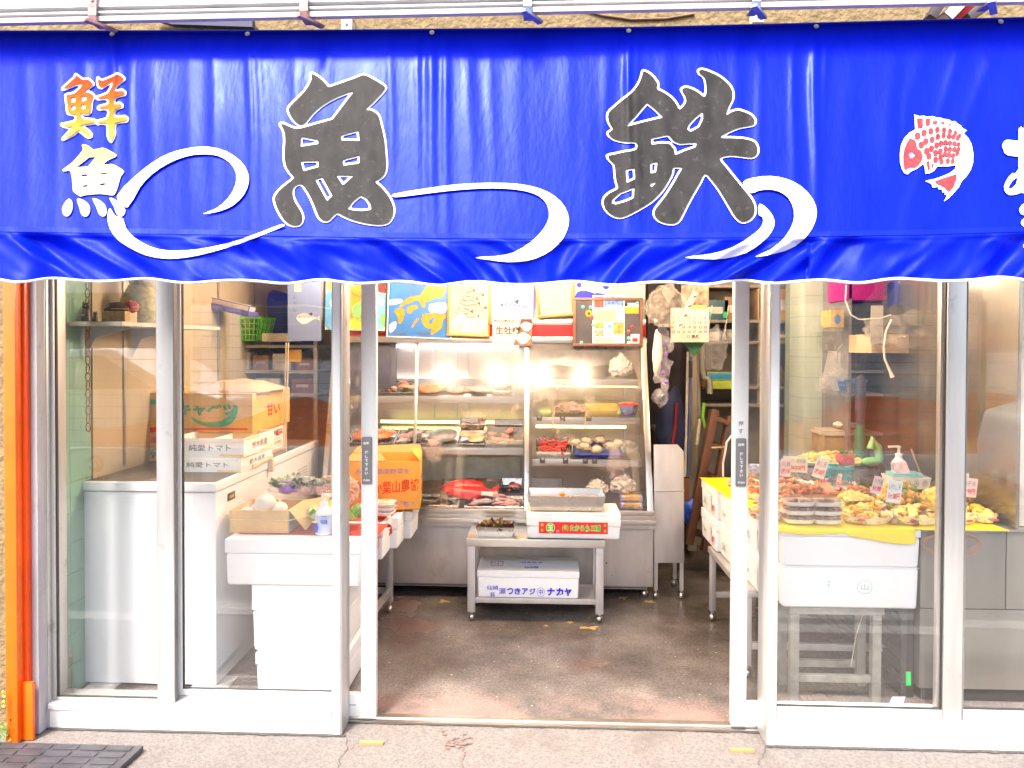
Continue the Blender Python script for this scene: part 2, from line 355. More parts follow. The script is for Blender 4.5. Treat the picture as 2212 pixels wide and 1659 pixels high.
# ---- posts at the left edge
ora = M('orange_paint', (.7, .1, .0), .45, 0, .12, 12, coat=.1, dirt=(.4, .07, .01), dscale=14, dthr=.64); ored = M('red_orange_paint', (.75, .065, .0), .45, 0, .12, 12, coat=.1, dirt=(.35, .03, .01), dscale=14, dthr=.64)  # second post gets a redder tone than the outer one
x0, x1 = X(8, -.24), X(33, -.24)
P = T('orange_post', 'bright orange painted metal post at the shop corner, outermost of the pair', 'post', (x0, -.2, 0))
mb = MB(); mb.box(x0, x1, -.24, -.2, 0, 2.1, ora); mb.build('post_channel', P, .002)
mb = MB(); mb.lathe((x0 + .018, -.2405, .09), [(.004, 0), (.004, .001)], black, 10, axis=(0, -1, 0)); mb.build('bolt_hole', P)
x0, x1 = X(35, -.2), X(55, -.2)
mb = MB(); mb.box(x0, x1, -.2, -.16, 0, 2.1, ored); mb.box(x0 + .004, x1 + .03, -.213, -.2, .0, .22, ora)
S(mb, 'orange_post', 'red orange post with a patched foot, between the outer post and the grey jamb', 'post', bevel=.002)
x0, x1 = X(57, -.17), X(80, -.17)
mb = MB(); mb.box(x0, x1, -.17, -.1, 0, 2.1, M('mortar_grey', (.36, .34, .36), .7, 0, .2, 12, stretch=(1, 1, .2), dirt=(.2, .2, .22), dscale=4))
S(mb, 'grey_jamb', 'weathered grey metal jamb between orange posts and window frame', 'post', bevel=.003)
# ================================================================ shopfront
SF = T('shopfront', 'fixed aluminium window front with white kick panels flanking the doorway', 'shopfront', (0, -.1, 0))
Yf = -.12
xl0, xl1 = X(80, Yf), X(101, Yf)
xs0, xs1 = X(716, Yf), X(738, Yf); xr0, xr1 = X(1661, Yf), X(1684, Yf)
for nm, a, b in (('stile', xl0, xl1), ('stile', xs0, xs1), ('stile', xr0, xr1)):
    mb = MB(); mb.box(a, b, Yf, .0, 0, zh, alu); mb.box(a + .004, b - .004, Yf - .004, Yf, .002, zh, aluw); mb.build(nm, SF, .0025)
for a, b in ((xl1, xs0), (xr1, XR)):
    mb = MB(); mb.box(a, b, Yf + .004, -.01, 0, .096, aluw); mb.box(a, b, Yf - .006, Yf + .01, .075, .096, aluw); mb.box(a, b, Yf, -.0, .096, .101, alu)
    mb.build('kick_panel', SF, .002)
# sliding sashes behind the frame
def sash(a, b, y, z0, z1, stl, mat=alu, rail=.04):
    mb = MB(); mb.box(a, a + stl[0], y - .014, y + .014, z0, z1, mat); mb.box(b - stl[1], b, y - .014, y + .014, z0, z1, mat)
    mb.box(a + stl[0], b - stl[1], y - .012, y + .012, z0, z0 + rail, mat); mb.box(a + stl[0], b - stl[1], y - .012, y + .012, z1 - .04, z1, mat)
    o = mb.build('window_frame', SF, .002)
    g = MB(); g.box(a + stl[0], b - stl[1], y - .0025, y + .0025, z0 + rail, z1 - .04, glass); g.build('glass_pane', o)
    k = MB(); gk = M('rubber_gasket', (.03, .03, .03), .6); a_, b_ = a + stl[0], b - stl[1]
    k.box(a_, a_ + .004, y - .006, y + .006, z0 + rail, z1 - .04, gk); k.box(b_ - .004, b_, y - .006, y + .006, z0 + rail, z1 - .04, gk); k.box(a_ + .004, b_ - .004, y - .006, y + .006, z0 + rail, z0 + rail + .003, gk); k.build('gasket', o)
    if stl[1] > .05: k = MB(); k.box(b + .0002, b + .0035, y - .016, y + .012, z0, z1, M('grey_seal', (.16, .155, .15), .6)); k.build('seal', o)
xm0, xm1 = X(352, -.06), X(385, -.06)
sash(xl1, xm1, -.085, .102, zh, (.015, .068), rail=.008); sash(xm0 + .004, xs0 + .03, -.03, .102, zh, (.06, .03), aluw, rail=.024)
xq0, xq1 = X(2038, -.07), X(2077, -.07)
sash(xr1 - .02, xq1, -.085, .102, zh, (.02, .07), rail=.034); sash(xq0, XR, -.03, .102, zh, (.06, .03), rail=.012)
# push doors
plate = M('grey_push_plate', (.2, .19, .19), .4, .2, .05); wink = M('white_lettering', (.85, .85, .85), .5)
def door(sx0, sx1, gx, label, extra=False):
    a, b = X(sx0, 0), X(sx1, 0); left = gx < sx0
    D = T('sliding_door', label, 'door', ((a + b) / 2, 0.02, 0), 'automatic sliding doors')
    far = X(358, .02) if left else X(2070, .02)
    mb = MB(); mb.box(a, b, 0, .035, .012, zh, aluw); mb.box(a + .003, b - .003, -.003, 0, .015, zh, aluw); mb.build('stile', D, .0025)
    lo, hi = (far, a) if left else (b, far)
    mb = MB(); mb.box(lo, hi, .004, .031, .012, .1, aluw); mb.box(lo + .1, hi - .02, .002, .004, .055, .062, M('rail_slot', (.3, .3, .3), .5)); mb.build('rail', D, .002)
    mb = MB(); mb.box(lo, hi, .015, .02, .1, zh, glass); mb.build('glass_pane', D)
    mb = MB(); x = far if left else far - .05; mb.box(x, x + .05, .004, .031, .1, zh, alu); mb.build('stile', D, .002)
    c = (a + b) / 2 - (.004 if left else .002); p0, p1 = W((sx0 + sx1) / 2, 943 if left else 946, 0).z, W((sx0 + sx1) / 2, 1045 if left else 1050, 0).z
    mb = MB(); mb.box(c - .02, c + .02, -.016, -.003, p1, p0, plate)
    o = mb.build('push_plate', D, .006, 3)
    t = MB(); y = -.0175; h = p0 - p1
    t.text('自動', (c, y, p0 - .13 * h), UX, UZ, .024, .012, wink, .03); t.vtext('押して下さい', (c, y, p0 - .54 * h), UX, UZ, .0125, .0165, wink, .03); t.text('PUSH', (c, y, p1 + .09 * h), UX, UZ, .025, .007, wink, .03)
    t.build('lettering', o)
    if extra:
        t = MB(); t.vtext('押す', (c, -.004, W(1600, 923, 0).z), UX, UZ, .019, .03, greyink, .01); t.build('lettering', D)
door(780, 812, 748, 'left sliding door pushed open beside the red clothed table')
door(1585, 1617, 1650, 'right sliding door with small push lettering, beside the tempura counter', True)
mb = MB(); mb.box(X(748, 0), X(1650, 0), -.02, .05, -.003, .004, steel); mb.box(X(748, 0), X(1650, 0), .01, .016, .004, .008, steel)
S(mb, 'door_track', 'metal door track set in the concrete across the shop entrance', 'track')
# wooden wedges and ramp
for px, py, lb in ((803, 1606, 'small wooden slat on the concrete before the left door'), (1602, 1622, 'small wooden slat on the concrete before the right door')):
    p = floor_pt(px, py); mb = MB(); mb.box(p.x - .045, p.x + .045, p.y - .008, p.y + .008, -.004, .008, lwood); S(mb, 'wooden_wedge', lb, 'wedge', group='wooden slats by the doors', bevel=.001)
a, b, c = floor_pt(0, 1625), floor_pt(310, 1622), floor_pt(268, 1662)
mb = MB(); x1 = b.x; x0 = -2.6; y1 = b.y; y0 = y1 - .4
mb.slab([(x0, y1, 0), (x1, y1, 0), (x1 - .02, y0, 0), (x0, y0, 0)], (0, 0, .02), rubber)
for i in range(14):
    for j in range(6):
        xa = x1 - .03 - i * .1; ya = y1 - .012 - j * .045; mb.box(xa - .085 - j * .004, xa - j * .004, ya - .03, ya, .02, .0235, rubber)
S(mb, 'rubber_ramp', 'black rubber kerb ramp with block tread at the pavement corner', 'ramp', bevel=.002)
leafm = M('weed_leaf', (.1, .22, .03), .5, 0, .4, 40)
Wd = T('weed', 'small green weed growing at the foot of the orange post', 'plant', (X(8, -.22), -.25, 0))
mb = MB(); mb2 = MB(); cx = X(8, -.25)
for k in range(26):
    q = Vector((cx + random.uniform(-.03, .018), -.26 + random.uniform(-.02, .02), random.uniform(.01, .085))); a = random.uniform(0, 6.28); l = random.uniform(.012, .022)
    d = Vector((cos(a), sin(a) * .4 - .3, .35)).normalized(); n = d.cross(Vector((random.uniform(-1, 1), -1, .6))).normalized()
    mb.poly([q, q + d * l * .5 + n * l * .45, q + d * l, q + d * l * .5 - n * l * .45], leafm)
mb.build('foliage', Wd)
mb2.tube([(cx, -.25, 0), (cx + .006, -.25, .1), (cx + .004, -.26, .2)], .0012, leafm, 5)
for k in range(4): mb2.ball((cx + random.uniform(-.012, .012), -.26, .15 + k * .018), (.007, .004, .005), M('weed_flower', (.7, .6, .02), .5), 1, .3)
mb2.build('stem', Wd)
# ---- overhead gutter / light box above awning
GB = T('gutter', 'white ridged metal gutter box over the awning', 'gutter', (0, -.65, 2.5))
wg = M('white_gutter', (.47, .455, .47), .4, 0, .06, 8, dirt=(.36, .33, .33), dscale=5, dthr=.62)
pa = W(-160, 53, -.65); pb = W(2420, -1, -.66)
mb = MB(); prof = [(0, 0), (-.003, .014), (.014, .017), (.014, .021), (-.002, .024), (-.002, .03), (.02, .033), (.02, .04), (-.002, .044), (.006, .078), (.026, .082), (.026, .09), (.006, .094), (.012, .13), (.02, .3), (.06, .3), (.06, .016)]
n = len(prof); vs = [p + Vector((0, y, z)) for p in (pa, pb) for y, z in prof]
mb.add(vs, [(i, (i + 1) % n, (i + 1) % n + n, i + n) for i in range(n)] + [tuple(range(n))[::-1], tuple(range(n, 2 * n))], wg); mb.build('gutter_channel', GB, ang=25)
rust = M('rusty_bracket', (.3, .17, .16), .6, .3, .5, 40, dirt=(.6, .55, .5), dscale=30, dthr=.62); bl = M('galvanised_bracket', (.3, .34, .5), .4, .6, .2, 20)
for px, m in ((226, rust), (697, rust), (1183, bl), (1668, bl), (2155, bl)):
    t = (px + 160) / 2580; p = pa.lerp(pb, t); mb = MB()
    pts = [p + Vector((0, y, z)) for y, z in ((.05, -.004), (-.004, -.006), (-.012, .012), (-.008, .09), (.008, .3))]
    for q0, q1 in zip(pts, pts[1:]): mb.bar(q0, q1, .004, .026, m, up=(1, 0, 0))
    mb.bar(p + Vector((-.013, -.03, -.008)), p + Vector((.04, .05, -.012)), .02, .008, m)
    mb.lathe(p + Vector((.0, -.01, .06)), [(.006, 0), (.006, .004), (.003, .007)], steel, 8, axis=(0, -1, 0))
    mb.build('bracket', GB)
mb = MB(); mb.tube([W(x, y, -.165) for x, y in ((1260, 20), (1300, 33), (1365, 42), (1440, 40), (1500, 30))], .004, M('brown_cable', (.12, .06, .03), .6)); S(mb, 'hanging_cable', 'thin brown cable sagging along the stucco above the awning', 'cable')
mb = MB(); mb.slab([W(370, 52, -.2), W(545, 58, -.2), W(545, 40, -.2), W(330, 40, -.2)], (0, .03, 0), M('dark_film', (.02, .025, .07), .4)); S(mb, 'folded_film', 'dark folded sheet tucked behind the gutter at left', 'sheet')
for px, py in ((750, 54), (1637, 38)):
    c = W(px, py, -.2); mb = MB(); mb.box(c.x - .02, c.x + .02, -.21, -.16, c.z - .02, c.z + .017, M('clamp_white', (.62, .55, .45), .5)); mb.box(c.x - .01, c.x + .012, -.21, -.17, c.z + .017, c.z + .05, M('clamp_white', (0, 0, 0)))
    mb.lathe((c.x, -.21, c.z), [(.007, 0), (.005, .006)], rust, 8, axis=(0, -1, 0)); S(mb, 'wall_clamp', 'small pale clamp plate on stucco above the awning, %s' % ('nearer the orange lettering' if px < 1000 else 'nearer the painted red fish'), 'clamp', group='awning wall clamps', bevel=.001)
mb = MB(); q = -.3
mb.bar(W(2008, 42, q), W(2045, -15, q), .05, .03, M('vent_dark', (.05, .04, .05), .6)); mb.bar(W(2040, 42, q), W(2095, -15, q), .05, .04, M('pipe_white', (.7, .66, .62), .5)); mb.bar(W(2056, 42, q), W(2110, -10, q), .008, .045, red); mb.bar(W(2085, 44, q), W(2170, -15, q), .06, .03, M('vent_dark', (0, 0, 0)))
S(mb, 'drain_pipe', 'red and white pipe with dark arm above the awning top right', 'bracket', bevel=.003)
# ================================================================ awning
def top_y(px): return 69 + 2 * sin(px / 300) * 0 + np.interp(px, [-200, 0, 640, 1400, 1764, 2212, 2400], [2, 0, -1, -8, -17, -29, -34])
def seam_y(px): return np.interp(px, [-200, 0, 400, 800, 1150, 1600, 2000, 2212, 2400], [494, 497, 503, 510, 513, 510, 504, 497, 490])
def hem_y(px):
    b = np.interp(px, [-200, 0, 300, 700, 1100, 1500, 1900, 2212, 2400], [601, 604, 606, 609, 613, 611, 606, 603, 600])
    return b + 4.8 * sin(px / 29.0 + .6 * sin(px / 130)) * (.45 + .55 * sin(px / 97 + 1) ** 2)
# soft vertical folds (px, strength, half width) seen on the cloth
FOLDS = [(245, .010, 9), (283, .008, 8), (540, .009, 8), (560, .006, 10), (60, .005, 14), (120, .006, 12), (180, .006, 14), (330, .005, 16), (410, .006, 14), (460, .006, 10), (640, .004, 16), (700, .004, 18), (845, .005, 10), (905, .007, 7), (933, .014, 11), (962, .008, 8), (1010, .005, 14), (1060, .004, 14),
         (1120, .003, 18), (1230, .003, 16), (1310, .004, 12), (1358, .012, 8), (1376, .006, 8), (1440, .003, 14), (1520, .004, 14), (1590, .004, 14), (1640, .005, 10), (1715, .006, 9), (1763, .013, 10), (1790, .007, 9), (1850, .003, 20), (1940, .004, 16), (2010, .004, 18), (2090, .006, 14), (2160, .007, 16)]
def rnd(x, y, s=0.0): return noise.noise(Vector((x, y, s)))
def aw(px, py, lift=0.0):
    a, b, c = top_y(px), seam_y(px), hem_y(px)
    if py <= b:
        v = (py - a) / (b - a); Y = -.55 - .2 * v
        d = 0
        fade = max(0, min(1, (v + .02) * 4)) * (1 - .55 * max(0, v))
        lean = (px - 1250) * .06 * v if px > 1780 else 0
        xx = px + lean + 10 * rnd(px / 160, v * 1.6, 3) - (120 * (v - .1) * -1 if px > 1950 else 0)
        for f, s, wd in FOLDS:
            t = (xx - f) / wd
            if abs(t) < 3: d += s * math.exp(-t * t) * 1.0 * (.5 + .5 * rnd(f * .1, v * 2.2, 1) + .35)
        d *= fade * (1 - .8 * max(0, v) ** 2)
        d += .0022 * rnd(px / 48, v * 1.5, 5)
        d += .012 * rnd(px / 420, v * 1.3, 2)
    else:
        v = (py - b) / (c - b); Y = -.7505 - .03 * v
        g = 1 if px < 1300 else -1
        k = np.interp(px, [0, 950, 1400, 2212], [1, 1, -1, -1])
        u = px - k * 150 * v * (1.0 if px < 1750 else .55)
        d = 0.024 * v * sin(px / 29.0 + .6 * sin(px / 130)) * (.45 + .55 * sin(px / 97 + 1) ** 2)
        amp = min(1, v * 5) * (1 - .25 * v)
        r1 = 1 - abs(2 * rnd(u / 120, v * .7 + 3, 11)) ** 1.3; r2 = 1 - abs(2 * rnd(u / 75, v * .9, 17)) ** 1.3
        d += amp * (.034 * (r1 - .6) + .016 * (r2 - .6) + .002 * rnd(px / 30, v * 2, 3))
        d += .007 * math.exp(-((v - .07) / .05) ** 2) + .012 * rnd(px / 420, 1.3, 2) + .0022 * rnd(px / 48, 1.5, 5) * (1 - v)
    return W(px, py, Y - d - lift)
def awn_mat(r0=.28, r1=.38):
    m = bpy.data.materials.new('blue_vinyl'); m.use_nodes = True; t = m.node_tree; L = t.links.new; b = t.nodes['Principled BSDF']
    tc = nd(t, 'TexCoord'); mp = nd(t, 'Mapping'); mp.inputs['Scale'].default_value = (1, 1, .12); L(tc.outputs['Object'], mp.inputs[0])
    n1 = nd(t, 'TexNoise'); n1.inputs['Scale'].default_value = 14; n1.inputs['Detail'].default_value = 7; L(mp.outputs[0], n1.inputs['Vector'])
    mx = nd(t, 'Mix', data_type='RGBA'); mx.inputs[6].default_value = (.0002, .004, .36, 1); mx.inputs[7].default_value = (.0005, .0085, .48, 1); L(n1.outputs[0], mx.inputs[0])
    L(mx.outputs[2], b.inputs['Base Color'])
    r = nd(t, 'MapRange'); r.inputs[1].default_value = .3; r.inputs[2].default_value = .7; r.inputs[3].default_value = r0; r.inputs[4].default_value = r1; L(n1.outputs[0], r.inputs[0]); L(r.outputs[0], b.inputs['Roughness'])
    b.inputs['Specular IOR Level'].default_value = .11; b.inputs['Specular Tint'].default_value = (.55, .8, 1, 1)
    n2 = nd(t, 'TexNoise'); n2.inputs['Scale'].default_value = 60; n2.inputs['Detail'].default_value = 4; L(mp.outputs[0], n2.inputs['Vector'])
    bp = nd(t, 'Bump'); bp.inputs['Strength'].default_value = .1; bp.inputs['Distance'].default_value = .01; L(n2.outputs[0], bp.inputs['Height']); L(bp.outputs[0], b.inputs['Normal'])
    return m
vinyl = awn_mat(); vinyl_soft = awn_mat(.4, .5)
wpaint = M('white_paint', (.55, .55, .55), .55, 0, .03, 20); gpaint = M('charcoal_paint', (.0145, .0134, .0138), .6, 0, .35, 35, spec=.12, stretch=(1, 1, .4), dirt=(.05, .047, .047), dscale=60, dthr=.58)
A = T('awning', 'blue vinyl shop awning with painted lettering, waves and red fish', 'awning', (0, -.5, 1.7))
mb = MB(); NX = 500
def g1(u, v): px = -190 + 2580 * u; return aw(px, top_y(px) + (seam_y(px) - top_y(px)) * v)
mb.grid(g1, NX, 70, vinyl); mb.build('canopy', A, ang=180)
mb = MB()
def g2(u, v): px = -190 + 2580 * u; return aw(px, seam_y(px) + .05 + (hem_y(px) - seam_y(px) - .05) * v)
mb.grid(g2, NX, 26, vinyl_soft); mb.build('valance', A, ang=180)
mb = MB(); mb.tube([aw(px, hem_y(px)) for px in range(-190, 2391, 5)], .0042, wpaint, 6); mb.build('hem_trim', A)
mb = MB(); mb.tube([aw(px, top_y(px), .002) for px in range(-190, 2391, 20)], .005, vinyl, 6); mb.build('top_seam', A)
for px in (243, 535, 933, 1358, 1763, 2161):
    mb = MB(); c = aw(px, top_y(px) + 6, .004); mb.lathe(c, [(.0035, 0), (.008, .001), (.008, .003), (.003, .004)], M('eyelet', (.5, .5, .48), .35, .6), 12, axis=(0, -1, .4)); mb.build('eyelet', A)
mb = MB()
def g3(u, v):
    px = -190 + 2580 * u; a = aw(px, seam_y(px) - 8, .0035); b = aw(px, seam_y(px) + 3, .0035); return a.lerp(b, v)
mb.grid(g3, NX, 3, vinyl_soft); mb.build('seam_band', A, ang=180)
# dark fabric underside and side frame
mb = MB(); fr = M('awning_frame', (.35, .35, .36), .4, .6)
p, q = W(-190, 506, -.65), W(2390, 494, -.65); mb.tube([p, q], .014, fr, 10)
for px in (-150, 350, 1100, 1850, 2350):
    a = W(px, 502, -.65); mb.tube([a, (a.x, -.16, 2.0)], .011, fr, 8)
mb.build('support_frame', A)
# ---- painted marks: signed distance fields traced as polygons, tessellated by marching squares, laid on the cloth
def sdf_poly(P, X_, Y_):
    P = np.array(P, float); d = np.full(X_.shape, 1e9); s = np.zeros(X_.shape, bool)
    for i in range(len(P)):
        a = P[i]; b = P[(i + 1) % len(P)]; e = b - a; wx = X_ - a[0]; wy = Y_ - a[1]
        t = np.clip((wx * e[0] + wy * e[1]) / max(e @ e, 1e-9), 0, 1)
        d = np.minimum(d, (wx - e[0] * t) ** 2 + (wy - e[1] * t) ** 2)
        c = (a[1] <= Y_) != (b[1] <= Y_)
        with np.errstate(divide='ignore', invalid='ignore'): s ^= c & (X_ < (b[0] - a[0]) * (Y_ - a[1]) / (b[1] - a[1] + 1e-12) + a[0])
    return np.where(s, -1, 1) * np.sqrt(d)
def smoothp(P, k=2):
    P = [np.array(p, float) for p in P]; n = len(P); out = []
    for i in range(n):
        p0, p1, p2, p3 = P[i - 1], P[i], P[(i + 1) % n], P[(i + 2) % n]
        for j in range(k):
            t = j / k; out.append(.5 * (2 * p1 + (p2 - p0) * t + (2 * p0 - 5 * p1 + 4 * p2 - p3) * t * t + (3 * p1 - p0 - 3 * p2 + p3) * t ** 3))
    return out
def field(adds, subs=(), grow=0, step=3.2, smooth=True):
    xs = [p[0] for P in adds for p in P]; ys = [p[1] for P in adds for p in P]; m = abs(grow) + 3 * step
    gx = np.arange(min(xs) - m, max(xs) + m + step, step); gy = np.arange(min(ys) - m, max(ys) + m + step, step)
    GX, GY = np.meshgrid(gx, gy); f = np.full(GX.shape, 1e9)
    for P in adds: f = np.minimum(f, sdf_poly(smoothp(P) if smooth else P, GX, GY))
    for P in subs: f = np.maximum(f, -sdf_poly(P, GX, GY))
    return gx, gy, f - grow
def paint(mb, fld, m, lift, mapper=None):
    mapper = mapper or aw; gx, gy, f = fld; idx = {}; vs = []; fs = []
    def vid(key, x, y):
        if key not in idx: idx[key] = len(vs); vs.append(mapper(x, y, lift))
        return idx[key]
    H, Wd_ = f.shape
    for j in range(H - 1):
        for i in range(Wd_ - 1):
            c = [(i, j), (i + 1, j), (i + 1, j + 1), (i, j + 1)]; val = [f[b, a] for a, b in c]
            if min(val) >= 0: continue
            ring = []
            for k in range(4):
                a, b = c[k], c[(k + 1) % 4]; fa, fb = val[k], val[(k + 1) % 4]
                if fa < 0: ring.append(vid(a, gx[a[0]], gy[a[1]]))
                if (fa < 0) != (fb < 0):
                    t = fa / (fa - fb); key = (min(a, b), max(a, b)); ring.append(vid(key, gx[a[0]] + (gx[b[0]] - gx[a[0]]) * t, gy[a[1]] + (gy[b[1]] - gy[a[1]]) * t))
            if len(ring) >= 3: fs.append(tuple(ring[::-1]))
    mb.add(vs, fs, m)
def cv(pts, ox, oy, s): return [((ox + s * x) / 1.736, (oy + s * y) / 1.736) for x, y in pts]
# big character 1
k1 = lambda P: cv(P, 1000, 250, .3738)
big1 = k1([(445, 70), (490, 85), (545, 125), (600, 180), (625, 205), (700, 180), (800, 145), (900, 110), (975, 82), (1060, 120), (1130, 160), (1180, 195), (1185, 225), (1120, 300), (1050, 370), (985, 430), (1040, 435), (1090, 460), (1125, 500), (1140, 560), (1160, 640), (1180, 740), (1190, 850), (1198, 950), (1195, 1030), (1170, 1090), (1120, 1130), (1080, 1148), (1140, 1200), (1210, 1280), (1255, 1360), (1272, 1430), (1260, 1500), (1220, 1560), (1150, 1580), (1050, 1575), (940, 1555), (840, 1525), (760, 1490), (705, 1462), (660, 1500), (620, 1540), (580, 1545), (540, 1525), (510, 1480), (480, 1400), (440, 1310), (400, 1240), (360, 1185), (320, 1175), (280, 1195), (258, 1240), (262, 1300), (290, 1370), (330, 1430), (355, 1490), (355, 1540), (330, 1580), (290, 1590), (230, 1580), (170, 1530), (120, 1450), (90, 1380), (80, 1320), (100, 1275), (150, 1220), (210, 1170), (275, 1115), (230, 1060), (195, 1000), (180, 930), (178, 850), (185, 750), (180, 670), (165, 625), (140, 580), (150, 570), (190, 582), (250, 610), (310, 622), (400, 602), (520, 568), (650, 532), (672, 515), (740, 425), (830, 305), (872, 243), (760, 278), (650, 328), (540, 398), (460, 470), (400, 545), (355, 578), (310, 570), (265, 530), (230, 470), (218, 430), (235, 395), (300, 330), (370, 260), (420, 190), (450, 120)])
h1 = [k1(P) for P in ([(345, 698), (515, 735), (518, 775), (335, 802)], [(742, 685), (920, 637), (932, 743), (745, 738)], [(338, 945), (518, 942), (522, 1005), (368, 1048)], [(760, 930), (932, 885), (930, 970), (765, 992)], [(485, 1130), (555, 1105), (660, 1295), (605, 1348)], [(695, 1085), (878, 1088), (765, 1190)], [(805, 1425), (870, 1345), (940, 1288), (1000, 1320), (1040, 1380), (1050, 1435), (960, 1447), (870, 1440)])]
k2 = lambda P: cv(P, 2240, 230, .3858)
big2 = k2([(445, 95), (490, 110), (540, 150), (580, 205), (585, 235), (575, 265), (640, 300), (720, 355), (770, 420), (800, 468), (850, 420), (865, 370), (845, 320), (820, 275), (850, 255), (900, 262), (960, 290), (1010, 325), (1042, 348), (1060, 300), (1058, 220), (1040, 150), (1000, 120), (985, 95), (1010, 80), (1060, 90), (1120, 115), (1190, 150), (1250, 200), (1295, 250), (1315, 310), (1310, 370), (1280, 430), (1250, 522), (1290, 500), (1360, 475), (1420, 490), (1490, 520), (1530, 570), (1525, 605), (1490, 620), (1380, 640), (1280, 680), (1185, 738), (1280, 745), (1400, 750), (1490, 768), (1540, 800), (1558, 860), (1545, 905), (1500, 930), (1400, 920), (1290, 910), (1185, 940), (1250, 1030), (1330, 1130), (1420, 1240), (1500, 1340), (1530, 1420), (1525, 1480), (1490, 1530), (1430, 1558), (1380, 1545), (1330, 1490), (1260, 1370), (1180, 1240), (1110, 1150), (1048, 1085), (1000, 1170), (930, 1290), (870, 1400), (820, 1500), (790, 1550), (740, 1575), (670, 1570), (600, 1545), (560, 1500), (558, 1450), (600, 1390), (670, 1300), (740, 1190), (790, 1100), (830, 1030), (780, 1025), (735, 1030), (725, 1090), (690, 1160), (640, 1240), (580, 1310), (510, 1370), (430, 1420), (340, 1470), (260, 1505), (200, 1512), (140, 1490), (85, 1440), (60, 1380), (75, 1320), (130, 1275), (200, 1238), (195, 1200), (178, 1130), (172, 1050), (165, 1000), (130, 965), (100, 920), (160, 905), (270, 880), (380, 858), (380, 785), (300, 780), (220, 770), (150, 745), (105, 705), (120, 685), (155, 655), (130, 620), (105, 560), (110, 500), (160, 450), (240, 380), (330, 310), (390, 240), (420, 180), (440, 120)])
h2 = [k2(P) for P in ([(270, 638), (380, 520), (483, 398), (570, 470), (645, 543), (450, 590)], [(1025, 483), (1028, 560), (990, 640), (905, 685), (872, 660), (885, 615), (950, 545)], [(520, 745), (690, 710), (740, 770), (800, 795), (870, 790), (970, 785), (955, 835), (850, 870), (755, 912), (745, 850), (700, 800), (620, 795), (525, 810)], [(275, 1048), (362, 1035), (368, 1145), (285, 1180)], [(512, 990), (587, 970), (570, 1080), (515, 1090)], [(515, 1180), (585, 1170), (520, 1230)], [(360, 1220), (355, 1330), (270, 1365), (180, 1390), (133, 1375), (150, 1335), (220, 1275)])]
for bigp, hs in ((big1, h1), (big2, h2)):
    mb = MB(); paint(mb, field([bigp], hs, 4.2, 3.0), wpaint, .004); paint(mb, field([bigp], hs, 0, 3.0), gpaint, .0085); mb.build('painted_character', A, ang=180)
# orange and cream characters
k3 = lambda P: cv(P, 200, 250, .3497)
fa = k3([(240, 85), (300, 130), (330, 140), (370, 135), (425, 180), (410, 205), (345, 250), (330, 272), (380, 275), (432, 310), (405, 380), (400, 460), (375, 505), (290, 500), (320, 560), (430, 570), (435, 600), (290, 630), (350, 670), (405, 725), (395, 755), (350, 740), (270, 680), (225, 720), (120, 775), (110, 765), (170, 700), (200, 640), (160, 650), (90, 620), (225, 590), (245, 520), (160, 500), (150, 420), (135, 320), (150, 300), (230, 280), (310, 195), (240, 190), (120, 240), (105, 230), (180, 160), (235, 110)])
fb = k3([(480, 120), (520, 150), (655, 95), (690, 80), (760, 130), (700, 180), (640, 260), (740, 255), (765, 295), (660, 330), (650, 400), (715, 395), (735, 430), (660, 460), (650, 540), (770, 535), (785, 580), (660, 605), (655, 720), (620, 800), (590, 740), (580, 610), (480, 610), (470, 585), (580, 555), (590, 450), (500, 455), (490, 430), (590, 400), (580, 340), (490, 345), (475, 325), (590, 280), (635, 155), (520, 225), (480, 190)])
fh = [k3(P) for P in ([(188, 330), (235, 325), (232, 380), (190, 385)], [(302, 318), (352, 315), (350, 362), (300, 370)], [(190, 420), (235, 412), (232, 460), (190, 465)], [(300, 405), (340, 402), (340, 450), (298, 455)])]
fc = k3([(305, 835), (370, 845), (430, 890), (530, 870), (600, 900), (675, 945), (660, 970), (590, 1000), (530, 1055), (630, 1045), (700, 1080), (758, 1125), (720, 1180), (690, 1290), (660, 1360), (630, 1378), (500, 1362), (330, 1378), (290, 1390), (230, 1350), (210, 1320), (205, 1240), (185, 1120), (130, 1120), (95, 1108), (200, 1030), (290, 930), (320, 880)])
fch = [k3(P) for P in ([(240, 1083), (385, 970), (460, 965), (375, 1070)], [(300, 1155), (365, 1150), (368, 1175), (302, 1180)], [(498, 1140), (578, 1135), (575, 1155), (500, 1160)], [(312, 1270), (370, 1265), (370, 1288), (312, 1295)], [(498, 1252), (563, 1245), (560, 1270), (498, 1278)])]
dots = [k3(P) for P in ([(165, 1415), (200, 1450), (203, 1520), (180, 1580), (140, 1605), (105, 1580), (95, 1530), (110, 1480)], [(253, 1418), (320, 1430), (380, 1480), (392, 1540), (370, 1595), (335, 1605), (300, 1580), (280, 1510)], [(420, 1412), (490, 1430), (550, 1480), (570, 1540), (560, 1590), (530, 1605), (490, 1580), (460, 1500)], [(600, 1405), (670, 1430), (735, 1475), (770, 1540), (755, 1590), (720, 1605), (680, 1580), (650, 1500)])]
